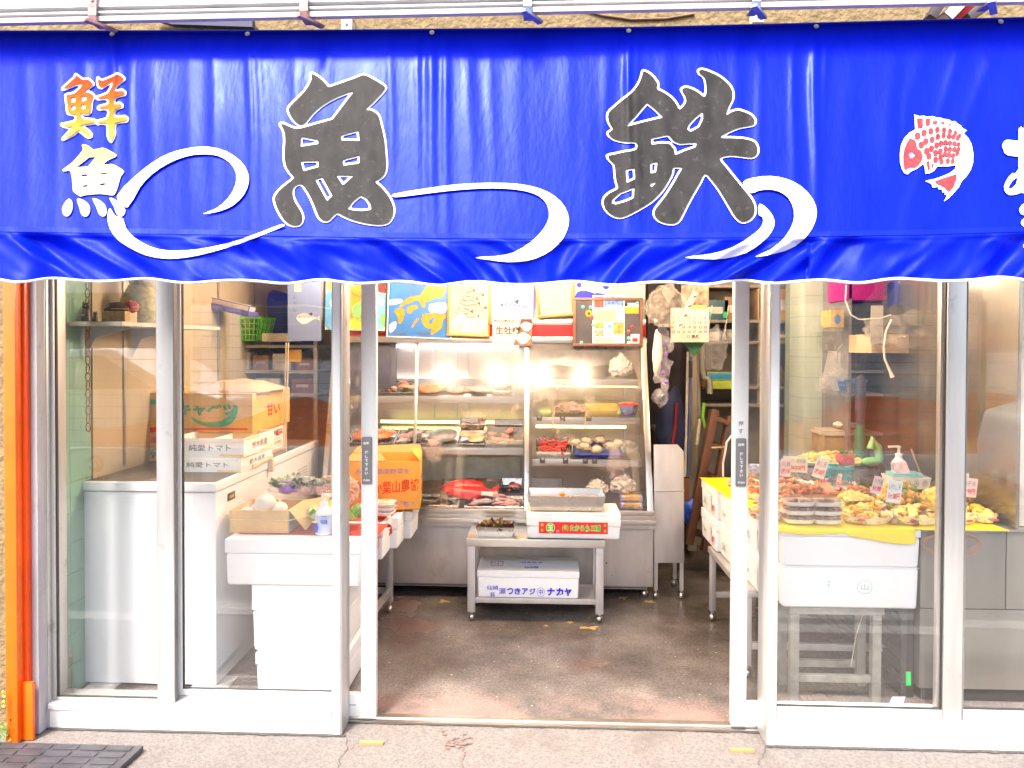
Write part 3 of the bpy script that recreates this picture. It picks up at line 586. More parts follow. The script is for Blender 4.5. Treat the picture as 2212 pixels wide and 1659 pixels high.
def grad_mat():
    m = bpy.data.materials.new('orange_fade_paint'); m.use_nodes = True; t = m.node_tree; L = t.links.new; b = t.nodes['Principled BSDF']; b.inputs['Roughness'].default_value = .6; b.inputs['Specular IOR Level'].default_value = .08
    tc = nd(t, 'TexCoord'); sp = nd(t, 'SeparateXYZ'); L(tc.outputs['Object'], sp.inputs[0]); mr = nd(t, 'MapRange')
    mr.inputs[1].default_value = aw(200, 170).z - 1.7; mr.inputs[2].default_value = aw(200, 385).z - 1.7; L(sp.outputs[2], mr.inputs[0])
    n = nd(t, 'TexNoise'); n.inputs['Scale'].default_value = 60; L(tc.outputs['Object'], n.inputs['Vector'])
    ad = nd(t, 'Math', operation='MULTIPLY_ADD'); ad.inputs[1].default_value = .14; L(n.outputs[0], ad.inputs[0]); L(mr.outputs[0], ad.inputs[2])
    cr = nd(t, 'ValToRGB'); e = cr.color_ramp.elements; e[0].position = .06; e[0].color = (.42, .018, .0, 1); e[1].position = 1.0; e[1].color = (.4, .36, .17, 1)
    for p, c in ((.26, (.45, .045, .0)), (.36, (.42, .085, .0)), (.6, (.42, .18, .02)), (.75, (.42, .3, .07))): x = e.new(p); x.color = (*c, 1)
    L(ad.outputs[0], cr.inputs[0]); L(cr.outputs[0], b.inputs['Base Color']); return m
gm = grad_mat()
mb = MB(); paint(mb, field([fa, fb], fh, 3.6, 2.2), wpaint, .004); paint(mb, field([fa, fb], fh, -.3, 2.0), gm, .0085); mb.build('painted_character', A, ang=180)
mb = MB(); paint(mb, field([fc] + dots, fch, .5, 2.2), gm, .005); mb.build('painted_character', A, ang=180)
kz = lambda P, ox: cv(P, ox, 0, .663)
waves = [kz([(660, 1110), (760, 1000), (860, 920), (960, 865), (1080, 835), (1180, 830), (1280, 855), (1360, 910), (1400, 970), (1407, 1030), (1380, 1100), (1320, 1160), (1240, 1195), (1135, 1212), (1220, 1180), (1290, 1120), (1330, 1050), (1335, 980), (1300, 920), (1230, 880), (1140, 872), (1050, 885), (950, 925), (860, 985), (790, 1060), (720, 1175)], 0),
         kz([(620, 1172), (608, 1230), (620, 1290), (660, 1350), (730, 1400), (830, 1445), (940, 1463), (1060, 1455), (1200, 1425), (1350, 1380), (1480, 1330), (1607, 1278), (1590, 1268), (1480, 1310), (1340, 1360), (1200, 1395), (1060, 1415), (940, 1415), (850, 1395), (770, 1350), (715, 1295), (695, 1235), (650, 1220)], 0),
         kz([(415, 1097), (600, 1065), (780, 1042), (960, 1034), (1120, 1040), (1240, 1065), (1330, 1110), (1385, 1170), (1408, 1240), (1395, 1310), (1350, 1380), (1270, 1440), (1170, 1475), (1060, 1482), (960, 1470), (865, 1455), (1000, 1448), (1100, 1425), (1190, 1370), (1260, 1300), (1295, 1230), (1285, 1160), (1240, 1110), (1160, 1080), (1040, 1066), (900, 1066), (720, 1080), (560, 1100), (425, 1115)], 1200),
         kz([(580, 1032), (640, 1005), (740, 995), (840, 1015), (920, 1060), (980, 1130), (1000, 1200), (980, 1280), (920, 1360), (820, 1420), (645, 1455), (740, 1410), (820, 1340), (865, 1260), (870, 1190), (840, 1120), (780, 1080), (720, 1072), (670, 1078), (625, 1092)], 2400),
         kz([(675, 1150), (730, 1190), (762, 1250), (745, 1310), (690, 1370), (600, 1430), (480, 1462), (370, 1465), (245, 1455), (400, 1435), (520, 1400), (620, 1340), (680, 1290), (697, 1250), (690, 1225), (672, 1215)], 2400)]
for P in waves:
    mb = MB(); paint(mb, field([P], (), 0, 3.0), wpaint, .0085); mb.build('painted_wave', A, ang=180)
k4 = lambda P: cv(P, 3340, 400, .3376)
fish = k4([(262, 80), (280, 95), (320, 105), (375, 100), (400, 112), (470, 105), (500, 120), (560, 122), (580, 135), (645, 142), (670, 160), (725, 165), (740, 185), (780, 210), (800, 240), (850, 262), (810, 295), (860, 345), (900, 420), (918, 520), (915, 620), (890, 700), (840, 775), (790, 825), (760, 890), (700, 960), (640, 1020), (585, 1058), (610, 1020), (627, 975), (597, 982), (607, 945), (572, 955), (572, 915), (532, 920), (525, 890), (462, 900), (460, 870), (430, 845), (370, 825), (480, 805), (580, 770), (660, 735), (715, 690), (728, 650), (640, 662), (520, 662), (480, 715), (430, 740), (385, 745), (380, 690), (365, 632), (300, 685), (235, 715), (190, 752), (150, 740), (125, 690), (105, 620), (102, 520), (115, 430), (150, 350), (205, 290), (272, 255), (268, 160)])
def circ(x, y, r, ry=None, n=14): return [(x + r * cos(2 * pi * i / n), y + (ry or r) * sin(2 * pi * i / n)) for i in range(n)]
redp = M('faded_red_paint', (.3, .028, .035), .6, 0, .3, 60, spec=.1)
reds = [k4(P) for P in ([(225, 350), (270, 370), (290, 420), (295, 460), (340, 490), (358, 540), (350, 590), (310, 650), (250, 680), (230, 665), (160, 695), (150, 690), (140, 620), (138, 540), (150, 470), (180, 400), (205, 355)], [(290, 125), (360, 130), (362, 225), (298, 235)], [(388, 130), (443, 133), (440, 200), (390, 208)], [(470, 152), (525, 155), (520, 190), (465, 190)], [(562, 165), (608, 172), (600, 192), (558, 190)], [(640, 185), (682, 195), (675, 212), (635, 205)], [(705, 222), (735, 228), (728, 242), (703, 238)], [(760, 248), (792, 265), (785, 275), (758, 262)], [(395, 605), (430, 600), (440, 700), (418, 710)], [(448, 605), (485, 660), (455, 688)], [(480, 830), (600, 785), (735, 745), (735, 800), (700, 890), (650, 945), (600, 890), (540, 860)])]
for i, (x, y) in enumerate([(300, 320), (372, 288), (447, 268), (520, 252), (595, 255), (660, 270), (720, 290), (765, 322), (390, 382), (462, 360), (525, 330), (588, 315), (648, 325), (698, 330), (745, 345), (342, 420), (400, 490), (455, 460), (512, 425), (560, 405), (610, 395), (660, 400), (710, 405), (755, 415), (425, 545), (500, 510), (552, 490), (610, 465), (660, 470), (710, 470), (755, 472), (500, 585), (555, 555), (603, 525), (650, 530), (695, 540), (740, 515), (565, 605), (635, 600), (690, 600)]):
    r = 40 - (x - 300) * .03; reds.append(k4(circ(x, y, r * .9, r * 1.0, 10)))
mb = MB(); paint(mb, field([fish], (), 0, 2.0, smooth=False), wpaint, .0045); paint(mb, field(reds, [k4(circ(235, 535, 34))], -.25, 1.25, smooth=False), redp, .009)
pi_ = M('violet_outline', (.1, .06, .4), .6)
paint(mb, field([k4(circ(230, 535, 30))], [k4(circ(230, 535, 20))], 0, 1.2, smooth=False), pi_, .009)
for P in ([(152, 722), (225, 672), (228, 680), (160, 728)], [(192, 724), (238, 678), (240, 686), (200, 728)]): paint(mb, field([k4(P)], (), 0, 1.2, smooth=False), pi_, .009)
random.seed(3)
for k in range(26): paint(mb, field([k4(circ(770 + random.uniform(-30, 90), random.uniform(380, 720), random.uniform(5, 10), None, 6))], (), 0, 1.5, smooth=False), pi_ if k % 3 else redp, .009)
mb.build('painted_fish', A, ang=180)
ka = k4
mb = MB(); paint(mb, field([ka([(1420, 250), (1475, 243), (1492, 260), (1492, 900), (1450, 950), (1390, 975), (1320, 980), (1275, 950), (1260, 890), (1290, 810), (1350, 740), (1420, 690)]), ka([(1240, 430), (1260, 385), (1300, 367), (1415, 380), (1560, 375), (1560, 545), (1300, 540), (1255, 480)]), ka([(1400, 720), (1480, 690), (1600, 700), (1640, 780), (1600, 900), (1540, 930), (1530, 880), (1560, 800), (1500, 740)])], [ka([(1412, 780), (1395, 860), (1350, 905), (1312, 915), (1315, 880), (1350, 825)])], 0, 2.4), wpaint, .005); mb.build('painted_character', A, ang=180); mb = MB()
paint(mb, field([ka([(1430, 1130), (1490, 1070), (1560, 1090), (1600, 1150), (1540, 1200), (1450, 1195)]), ka([(1445, 1290), (1490, 1235), (1600, 1260), (1560, 1330), (1490, 1340)]), ka([(1470, 1560), (1500, 1510), (1590, 1530), (1560, 1600)])], (), 0, 2.4), wpaint, .005)
mb.build('painted_character', A, ang=180)
random.seed(11)
# ================================================================ display case
cx0, cx1 = X(690, 1.45, 1110), X(1413, 1.45, 1110)
CB, CT, YB, YT = .51, 1.54, 1.45, 1.85       # slanted glass from (YB,CB) up to (YT,CT)
def yg(z): return YB + (z - CB) / (CT - CB) * (YT - YB)
DC = T('display_case', 'stainless refrigerated fish case with slanted glass and three tiers of shelves', 'display case', ((cx0 + cx1) / 2, 1.8, 0))
mb = MB(); mb.box(cx0, cx1, YB + .02, 2.25, .085, .43, steelf); mb.box(cx0 + .03, cx1 - .03, YB + .05, 2.2, .06, .085, M('case_plinth', (.2, .19, .18), .6)); 
mb.build('case_body', DC, .004)
mb = MB()
mb.box(cx0 - .01, cx1 + .006, YB - .02, YB + .1, .43, .455, steelf); mb.box(cx0 - .012, cx1 + .008, YB - .03, YB + .1, .455, .485, steel); mb.box(cx0 - .005, cx1 + .004, YB - .015, YB + .09, .485, .51, steel)
mb.box(cx0, cx1, YB + .05, 2.25, .5, .515, steel); mb.build('ledge', DC, .003)
rust2 = M('rust_spot', (.3, .13, .03), .8)
mb = MB()
for px, py, r in ((1310, 1216, .006), (1290, 1232, .0035), (1287, 1240, .003), (1322, 1243, .0035), (1400, 1235, .003)):
    p = W(px, py, YB + .02); mb.lathe((p.x, YB + .0195, p.z), [(r, 0), (r * .9, .0006)], rust2, 9, axis=(0, -1, 0)); mb.build('rust_spot', DC); mb = MB()

def slant(px_t, px_b, wd, m=steel, th=.03):
    # bar lying in the glass plane, from top (px_t) to bottom (px_b)
    a = W(px_t, 745, YT - .005); b = W(px_b, 1100, YB)
    p, q = Vector((a.x, YT - .003, CT)), Vector((b.x, YB - .003, CB)); mm = MB(); mm.bar(q, p, wd, th, m, up=(0, -1, .4)); return mm.build('glass_frame', DC, .002)
slant(1389, 1405, .035); slant(1138, 1138, .028); slant(727, 697, .03)
mmm = MB(); mmm.bar((cx0, YB - .004, CB + .014), (cx1, YB - .004, CB + .014), .028, .03, steel, up=(0, 0, 1)); mmm.build('glass_frame', DC, .002); mmm = MB(); mmm.bar((cx0 + .06, YT - .006, CT - .012), (W(1397, 745, YT).x, YT - .006, CT - .012), .03, .03, steel); mmm.build('glass_frame', DC, .002)
a, b = W(900, 757, YT - .02), W(893, 1085, YB + .02); mmm = MB(); mmm.bar((b.x, YB + .012, CB + .02), (a.x, YT + .012, CT - .02), .018, .014, steel, up=(0, -1, .4)); mmm.build('sash_edge', DC, .001)
def gpane(pa0, pb0, pa1, pb1, off=0):
    g = MB(); t = Vector((0, .006, .0025))
    P = [Vector((W(pb0, 1100, YB).x, YB + off, CB)), Vector((W(pb1, 1100, YB).x, YB + off, CB)), Vector((W(pa1, 745, YT).x, YT + off, CT)), Vector((W(pa0, 745, YT).x, YT + off, CT))]
    g.slab(P, t, caseglass); g.build('glass_pane', DC)
gpane(727, 697, 900, 893, .018); gpane(896, 889, 1138, 1138); gpane(1138, 1138, 1389, 1405)
# back and sides of the chamber
mirror = M('case_back', (.6, .47, .43), .3, .4, .15, 3)
mb = MB(); mb.box(cx0 + .02, cx1 - .0, 2.2, 2.22, .51, CT, mirror)
for px in (800, 935, 985, 1010, 1130, 1155, 1350): x = X(px, 2.19, 900); mb.box(x - .008, x + .008, 2.185, 2.2, .52, CT, steelf)
mb.build('back_doors', DC)
mb = MB()
xr = W(1389, 745, YT).x
for x, d in ((cx0 + .01, 1), (cx1 - .02, -1)):
    mb.slab([(x, YB + .02, CB), (x, 2.2, CB), (x, 2.2, CT), (x, YT + .02, CT)], (.012, 0, 0), glass if d < 0 else steelf); mb.build('side_panel', DC); mb = MB()
mb = MB(); ytop = YT - .02
mb.box(cx0 + .02, W(1397, 740, YT).x, ytop, 2.26, CT - .004, CT + .006, steel)
mb.build('top_rail', DC, .003)
zr0, zr1 = Z(728, YT), Z(702, YT)
mb = MB(); mb.box(cx0 + .02, W(1395, 700, YT).x, YT, 2.2, zr0 + .002, zr1, M('red_header', (.62, .01, .015), .35, 0, .04, 4, coat=.3)); mb.build('red_band', DC)
mb = MB(); mb.box(cx0 + .02, W(1395, 700, YT).x, YT - .004, 2.2, CT + .006, zr0 + .002, steel); mb.box(cx0 + .02, W(1395, 700, YT).x, YT - .004, 2.2, zr1, Z(690, YT), steel); mb.build('header_trim', DC, .002)
# shelves with lit tubes
tubew = M('cool_tube', (.8, .9, 1), .4, emit=3.4, ecol=(.75, .9, 1)); tubey = M('yellow_tube', (1, 1, .3), .4, emit=1.5, ecol=(1, 1, .3))
xm = W(1138, 900, 1.6).x
def shelf(xa, xb, z, dpt=.34, edge=.042, gls=False):
    y = yg(z) + .06; m = MB(); m.box(xa, xb, y, y + .012, z - edge, z, steel); m.box(xa, xb, y + .012, y + dpt, z - .008, z - .002, steel); m.v = [Vector((p.x, p.y, p.z + TILT * max(0, p.y - y - .012))) for p in m.v]; return m.build('shelf', DC, .0015), y
ZL = [Z(856, yg(1.17) + .06, 960), Z(967, yg(.86) + .06, 960)]; ZR = [Z(819, yg(1.27) + .06), Z(901, yg(1.04) + .06), Z(992, yg(.8) + .06)]
YS = {}; TILT = .3
for z in ZL: o, YS[z] = shelf(cx0 + .05, xm - .02, z)
for z in ZR: o, YS[z] = shelf(xm + .03, cx1 - .05, z, .3)
def tube(x0, x1, y, z, m):
    t = MB(); t.tube([(x0, y, z), (x1, y, z)], .009, m, 10); t.box(x0 - .02, x0, y - .015, y + .015, z - .012, z + .016, steelf); t.box(x1, x1 + .02, y - .015, y + .015, z - .012, z + .016, steelf); t.build('light_tube', DC)
tube(X(740, 2.1), X(1012, 2.1), 2.14, Z(826, 2.14), tubew); tube(X(830, 2.1), X(1122, 2.1), 2.0, Z(913, 2.0), tubey)
tube(X(1158, 2.0), X(1375, 2.0), 2.0, Z(832, 2.0), tubey); tube(X(1158, 2.0), X(1350, 2.0), 1.95, Z(921, 1.95), tubey)
tube(X(850, 2.1), X(1120, 2.1), 2.1, CT - .05, tubew)
def ballfoot(mb, x, y, h, r=.018, leg=None):
    mb.ball((x, y, r), r, steel, 2)
    mb.lathe((x, y, r * 1.7), [(.008, 0), (.008, max(.004, h - r * 1.7))], steel, 10)
for x in (cx0 + .1, (cx0 + cx1) / 2, X(1392, 1.55, 1280)):
    mb = MB(); ballfoot(mb, x, YB + .1, .07, .024); mb.build('foot', DC)
for px, z in ((1165, ZR[1]), (1215, ZR[1]), (1272, ZR[1]), (1172, ZR[2]), (1222, ZR[2]), (1265, ZR[2]), (1285, ZR[2])):
    y = YS[z] - .006; x = X(px, y, 900); mb = MB(); mb.box(x - .016, x + .016, y - .006, y + .004, z - .024, z - .004, M('price_clip', (.12, .09, .08), .4)); mb.bar((x - .01, y - .006, z - .006), (x - .014, y - .02, z + .01), .004, .008, M('price_clip', (0, 0, 0))); mb.bar((x + .01, y - .006, z - .006), (x + .014, y - .02, z + .01), .004, .008, M('price_clip', (0, 0, 0)))
    mb.build('price_clip', DC)
# ---------------------------------------------------------------- fish and trays
steelt = M('tray_steel', (.42, .4, .38), .25, 1, .06, 20)
def tray_mb(mb, x0, x1, y0, y1, z, h, m=steelt, flare=.012, t=.0025):
    # open tray: floor, four flared walls, rolled rim
    a = [(x0 + flare, y0 + flare), (x1 - flare, y0 + flare), (x1 - flare, y1 - flare), (x0 + flare, y1 - flare)]; b = [(x0, y0), (x1, y0), (x1, y1), (x0, y1)]
    vs = [(*p, z) for p in a] + [(*p, z + h) for p in b] + [(p[0], p[1], z + t) for p in a] + [((p[0] * (1 - .0) + (t if i in (0, 3) else -t)), p[1] + (t if i < 2 else -t), z + h) for i, p in enumerate(b)]
    fs = [(3, 2, 1, 0), (8, 9, 10, 11)]
    for i in range(4):
        j = (i + 1) % 4; fs += [(i, j, 4 + j, 4 + i), (8 + j, 8 + i, 12 + i, 12 + j), (4 + i, 4 + j, 12 + j, 12 + i)]
    mb.add(vs, fs, m)
    mb.tube([(*p, z + h) for p in b], .003, m, 6, closed=True)
salmon = M('salmon_flesh', (.8, .16, .04), .3, 0, .35, 30, stretch=(3, .4, 1), coat=.3)
pinkf = M('pink_flesh', (.62, .25, .22), .3, 0, .35, 24, coat=.3); darkf = M('dark_fish_skin', (.06, .055, .075), .25, 0, .5, 20, coat=.4)
greyf = M('grey_fish_skin', (.17, .18, .2), .28, 0, .35, 18, coat=.3); redf = M('red_fish_skin', (.75, .03, .02), .3, 0, .3, 20, coat=.4)
tanf = M('tan_flesh', (.6, .38, .22), .4, 0, .3, 22); silver = M('silver_fish', (.42, .35, .34), .3, .2, .4, 24, coat=.2); oystm = M('oyster_shell', (.3, .22, .16), .6, 0, .6, 40, bump=.5)
oysti = M('oyster_flesh', (.66, .55, .38), .3, 0, .3, 26, coat=.3); icebl = M('blue_tray', (.02, .04, .42), .4)
def fillet(mb, c, l, wd, h, m, rz=0, stripes=None):
    R = Matrix.Rotation(rz, 3, 'Z'); mb.ball(c, (l / 2, wd / 2, h), m, 3, .18, 9, R)
    if stripes:
        for k in range(6):
            q = Vector(c) + R @ Vector((-l * .36 + k * l * .14, 0, h * .82)); mb.ball(q, (.004, wd * .38, .005), stripes, 1, 0, R=R)
def at(px, py, z, dy=0):
    # point on a horizontal plane z under the pixel
    d = RM @ Vector(((px - 1106) / F, (829.5 - py) / F + SH * 2212 / F, -1)); t = (z - CAM.z) / d.z if abs(d.z) > 1e-6 else 4; return CAM + d * t
def tilt(m, z):
    m.v = [Vector((p.x, p.y, p.z + TILT * max(0, p.y - YS[z] - .012))) for p in m.v]
def case_tray(px0, px1, z, h, label, fill, dep=.2, dy=.03, m=steelt, flabel=None, fcat='fish', fname='fish_pieces', grp='fish trays in the case'):
    y0 = YS[z] + dy if z in YS else yg(z) + dy; x0, x1 = X(px0, y0), X(px1, y0)
    mb = MB(); tray_mb(mb, x0, x1, y0, y0 + dep, z + .001, h, m); tilt(mb, z); S(mb, 'fish_tray', label, 'tray', group=grp)
    if fill:
        f = MB(); fill(f, x0 + .012, x1 - .012, y0 + .015, y0 + dep - .015, z + .006); tilt(f, z); S(f, fname, flabel, fcat)
def heap(m_list, n, l, wd, h, lift=.02):
    def fn(f, x0, x1, y0, y1, z):
        for k in range(n):
            c = (random.uniform(x0 + l * .3, x1 - l * .3), random.uniform(y0, y1), z + h + lift * random.random()); fillet(f, c, l * random.uniform(.7, 1.1), wd * random.uniform(.7, 1.2), h, random.choice(m_list), random.uniform(-.7, .7))
    return fn
def sticks(m, n, l, r):
    def fn(f, x0, x1, y0, y1, z):
        for k in range(n):
            c = Vector((random.uniform(x0 + .01, x1 - .01), random.uniform(y0, y1), z + r + random.uniform(0, .035))); d = Vector((random.uniform(-1, 1), random.uniform(-.6, .6), random.uniform(-.2, .2))).normalized() * l / 2
            c.x = min(max(c.x, x0 + abs(d.x)), x1 - abs(d.x)); f.tube([c - d, c, c + d + Vector((0, 0, .004))], [r * .5, r, r * .6], m, 6)
    return fn
A1, A2 = ZL; zf = .516
YS[zf] = YB + .08
case_tray(822, 892, A1, .012, 'dark flat tray with orange fish pieces, upper left shelf of the case', heap([salmon, tanf, darkf], 12, .06, .03, .012), flabel='orange and brown fish heads heaped on the upper shelf, left of the salmon')
case_tray(1062, 1106, A1, .03, 'small deep pan at the right end of the upper left shelf', heap([pinkf, tanf], 5, .05, .03, .01), flabel='few pale pieces in the small pan on the upper shelf')
f = MB(); y = YS[A1] + .09
fillet(f, (X(928, y), y, A1 + .022), .16, .12, .028, salmon, .2); fillet(f, (X(950, y), y + .03, A1 + .03), .12, .1, .026, salmon, -.4); tilt(f, A1); S(f, 'salmon_fillet', 'thick orange salmon fillets lying on the upper shelf under the bulb glare', 'fish')
f = MB(); fillet(f, (X(984, y), y, A1 + .016), .12, .09, .02, pinkf, -.25); tilt(f, A1); S(f, 'pink_fillet', 'pale pink fillet right of the salmon on the upper shelf', 'fish')
f = MB()
for k in range(6): fillet(f, (X(1012 + k * 8, y), y + random.uniform(-.03, .05), A1 + .008 + .005 * (k % 4)), .12, .07, .007, pinkf if k % 2 else tanf, random.uniform(-.4, .4))
tilt(f, A1); S(f, 'sliced_fish', 'thin pink fish slices fanned at the middle of the upper shelf', 'fish')
def rip(f, x0, x1, y0, y1, z):
    fillet(f, ((x0 + x1) / 2, (y0 + y1) / 2, z + .02), x1 - x0, .13, .03, salmon, .15, darkf)
case_tray(748, 850, A2, .014, 'tray of striped salmon at left on the middle shelf', rip, flabel='orange salmon side with dark cut stripes, left end of middle shelf')
case_tray(852, 925, A2, .014, 'dark tray of purple fish strips on the middle shelf', heap([darkf, pinkf, darkf, silver], 12, .12, .035, .012, .015), flabel='dark purple and pink fish strips on the middle shelf')
f = MB(); y = YS[A2] + .1
fillet(f, (X(955, y), y + .02, A2 + .03), .19, .13, .035, greyf, .5); fillet(f, (X(938, y), y - .06, A2 + .018), .07, .05, .02, pinkf, 0); tilt(f, A2); S(f, 'grey_fish', 'grey fish half with pink cut end on the middle shelf', 'fish')
case_tray(988, 1046, A2, .014, 'shallow tray of tan fillets right of the grey fish', heap([tanf, tanf, greyf], 5, .12, .06, .014), flabel='tan fillets with grey skin in the middle of the shelf')
case_tray(992, 1048, A2, .05, 'upper tray of orange roe pieces behind the tan fillets', heap([salmon], 9, .045, .03, .012, .03), dep=.1, dy=.24, flabel='orange roe pieces heaped behind the tan fillets')
case_tray(1048, 1130, A2, .036, 'deep steel pan of pink slices at right end of the middle shelf', heap([pinkf, salmon, pinkf], 16, .06, .025, .008, .02), flabel='pink fish slices in the deep steel pan')
case_tray(1068, 1128, A2, .05, 'upright steel pan lid behind the pink slices', None, dep=.08, dy=.24)
case_tray(945, 1078, zf, .014, 'flat tray under the whole red fish on the case floor', None, dep=.26, dy=.1)
f = MB(); c = Vector((X(1008, 1.64), 1.66, zf + .045))
fillet(f, c, .3, .12, .04, redf, -.05); fillet(f, c + Vector((-.02, .03, .02)), .26, .09, .035, redf, .1)
for s in (1, -1): f.slab([c + Vector((.13, 0, 0)), c + Vector((.2, .02 * s, .035 * s)), c + Vector((.19, .01, 0))], (0, .008, 0), redf)
f.slab([c + Vector((-.06, 0, .03)), c + Vector((.0, .01, .065)), c + Vector((.07, 0, .03))], (0, .006, 0), redf)
f.ball(c + Vector((-.115, -.04, .012)), .008, M('fish_eye', (.02, .02, .02), .2), 1)
tilt(f, zf); S(f, 'red_fish', 'whole bright red fish lying on a tray on the case floor', 'fish')
mb = MB(); p = Vector((X(1050, 1.58), 1.585, zf + .07)); mb.slab([p + Vector((-.03, 0, -.008)), p + Vector((.04, 0, -.012)), p + Vector((.043, .004, .008)), p + Vector((-.027, .004, .012))], (0, .001, .001), paper); tilt(mb, zf); S(mb, 'price_slip', 'small white price slip lying on the red fish', 'label')
case_tray(770, 880, zf, .02, 'steel tray of pink fillets on case floor beside the orange carton', heap([pinkf, salmon], 8, .08, .04, .012), flabel='pink fillets on the case floor beside the orange carton', dep=.2)
case_tray(895, 990, zf, .02, 'nearly empty steel tray on the case floor under the red fish', heap([greyf, darkf], 4, .07, .03, .01), flabel='few dark fish on the nearly empty floor tray', dep=.14, dy=-.01)
case_tray(1003, 1131, zf, .016, 'steel tray of small silver fish at the front of the case floor', heap([silver, pinkf, silver], 30, .085, .016, .007, .02), dep=.15, dy=-.01, flabel='heap of small silver fish on the front floor tray')
case_tray(1082, 1128, zf, .04, 'small pan with red meat in film behind the silver fish', heap([pinkf, redf], 4, .06, .04, .012), dep=.12, dy=.2, flabel='red meat pieces in film behind the silver fish')
case_tray(1158, 1236, ZR[2], .035, 'steel pan of red sticks on the lower right shelf', sticks(redf, 60, .055, .006), dep=.2, flabel='bright red crab sticks heaped in a steel pan', fcat='seafood', fname='red_sticks')
case_tray(1240, 1345, ZR[2], .02, 'blue oval tray under the oysters on the lower right shelf', None, m=icebl, dep=.2)
y = YS[ZR[2]] + .12
for k, (px, dy_, dz) in enumerate(((1245, .03, .045), (1268, .05, .05), (1288, -.03, .03), (1297, .05, .055), (1318, 0, .042), (1336, .03, .045), (1262, -.01, .04))):
    f = MB(); c = Vector((X(px, y), y + dy_, ZR[2] + dz)); R = Matrix.Rotation(random.uniform(-.5, .5), 3, 'Z') @ Matrix.Rotation(.5, 3, 'X')
    f.ball(c, (.042, .03, .013), oystm, 2, .5, 30, R); f.ball(c + R @ Vector((0, -.004, .01)), (.028, .018, .007), oysti, 2, .3, 30, R)
    tilt(f, ZR[2]); S(f, 'oyster', 'open oyster in the heap of oysters on the blue tray', 'oyster', group='oysters on the blue tray')
def bag(mb, c, r, m, seed=0, sub=3, nz=.5):
    mb.ball(c, r, m, 4, .12, 14 + seed, crease=.4)
def bagthing(px, py, Y, r, label, m=None, name='plastic_bag', cat='bag'):
    mb = MB(); c = W(px, py, Y); bag(mb, c, r, m or hazyp, int(px) % 17); mb.ball(c + Vector((r[0] * .1, -r[1] * .5, r[2] * .8)), (r[0] * .3, r[1] * .3, r[2] * .5), m or hazyp, 2, .6, 25); return S(mb, name, label, cat)
bagthing(1352, 965, YS[ZR[2]] + .08, (.07, .05, .035), 'knotted clear bag of shellfish beside the oysters')
bagthing(1340, 795, YS[ZR[0]] + .1, (.07, .05, .07), 'crumpled white plastic bag on the top right shelf of the case', M('white_bag', (.6, .56, .54), .4, 0, .1, 20, bump=.3, bscale=30))
mb = MB()
def towel(u, v): 
    p = W(1165 + 170 * u, 790 - 34 * v, YS[ZR[0]] + .2); return p + Vector((0, .02 * sin(u * 14) , .006 * sin(u * 9)))
mb.grid(towel, 24, 6, M('pale_liner', (.5, .47, .5), .6)); S(mb, 'plastic_liner', 'pale folded plastic liner at the back of the top right shelf', 'liner')
mb = MB(); y = YS[ZR[0]] + .1; mb.box(X(1152, y), X(1192, y), y, y + .1, ZR[0] + .001, ZR[0] + .035, M('grey_box', (.3, .28, .25), .5)); mb.box(X(1152, y) - .003, X(1192, y) + .003, y - .003, y + .103, ZR[0] + .03, ZR[0] + .04, steel); S(mb, 'storage_tin', 'grey lidded tin on the top right shelf', 'tin', bevel=.003)
bagthing(1232, 882, YS[ZR[1]] + .1, (.1, .06, .035), 'pinkish packed bag of squid on the second right shelf', plastic_mat('pink_pack', (.6, .36, .32), .6))
mb = MB(); y = YS[ZR[1]] + .12; mb.box(X(1262, y), X(1335, y), y, y + .12, ZR[1] + .001, ZR[1] + .075, M('mustard_pack', (.58, .4, .08), .4, 0, .2, 12, coat=.2)); S(mb, 'mustard_block', 'mustard yellow wrapped block on the second right shelf', 'package', bevel=.008)
BW = T('lacquer_bowl', 'red topped bowl with blue sides on second right shelf of the case', 'bowl', (X(1358, YS[ZR[1]] + .09), YS[ZR[1]] + .09, ZR[1]))
c = BW.location; mb = MB(); mb.lathe(c + Vector((0, 0, .002)), [(.03, 0), (.052, .03), (.062, .07), (.06, .07)], M('blue_white_glaze', (.2, .22, .5), .2, 0, .5, 25)); mb.build('bowl_body', BW); mb = MB(); mb.lathe(c + Vector((0, 0, .07)), [(.063, 0), (.064, .008), (.05, .016), (.0, .02)], redf); mb.build('bowl_lid', BW)
bagthing(1290, 1055, 1.68, (.06, .06, .05), 'white paper wrapped fish bundle on the right case floor, left of two', M('white_wrap', (.75, .66, .58), .5, 0, .1, 14, bump=.3, bscale=25), 'wrapped_bundle', 'package')
bagthing(1345, 1048, 1.68, (.075, .06, .055), 'white paper wrapped fish bundle on the right case floor, beside the yellow packs', M('white_wrap', (0, 0, 0)), 'wrapped_bundle', 'package')
case_tray(1150, 1215, zf, .06, 'deep clear bin behind the metal vat in the case', heap([pinkf], 3, .06, .04, .012), dep=.15, dy=.12, m=M('bin_plastic', (.6, .55, .52), .3), flabel='pale fillets in the bin behind the metal vat')
for k, (px, dz, lb) in enumerate(((1366, .008, 'yellow pickled radish pack lowest at the case corner'), (1366, .048, 'yellow pickled radish pack upper at the case corner'))):
    mb = MB(); y = 1.56 + .02 * k; x = X(px, y); mb.box(x - .065, x + .065, y, y + .08, zf + dz, zf + dz + .03, M('lilac_film', (.5, .45, .75), .3, 0, .3, 30)); mb.box(x - .05, x + .055, y - .002, y + .07, zf + dz + .006, zf + dz + .032, M('pickle_yellow', (.75, .45, .03), .35)); S(mb, 'pickle_pack', lb, 'package', bevel=.004)
mb = MB()
def sheetc(u, v): p = W(838 + 285 * u, 988 + 50 * v, 2.1); return p + Vector((0, .012 * sin(u * 22) + .01 * sin(u * 41), 0))
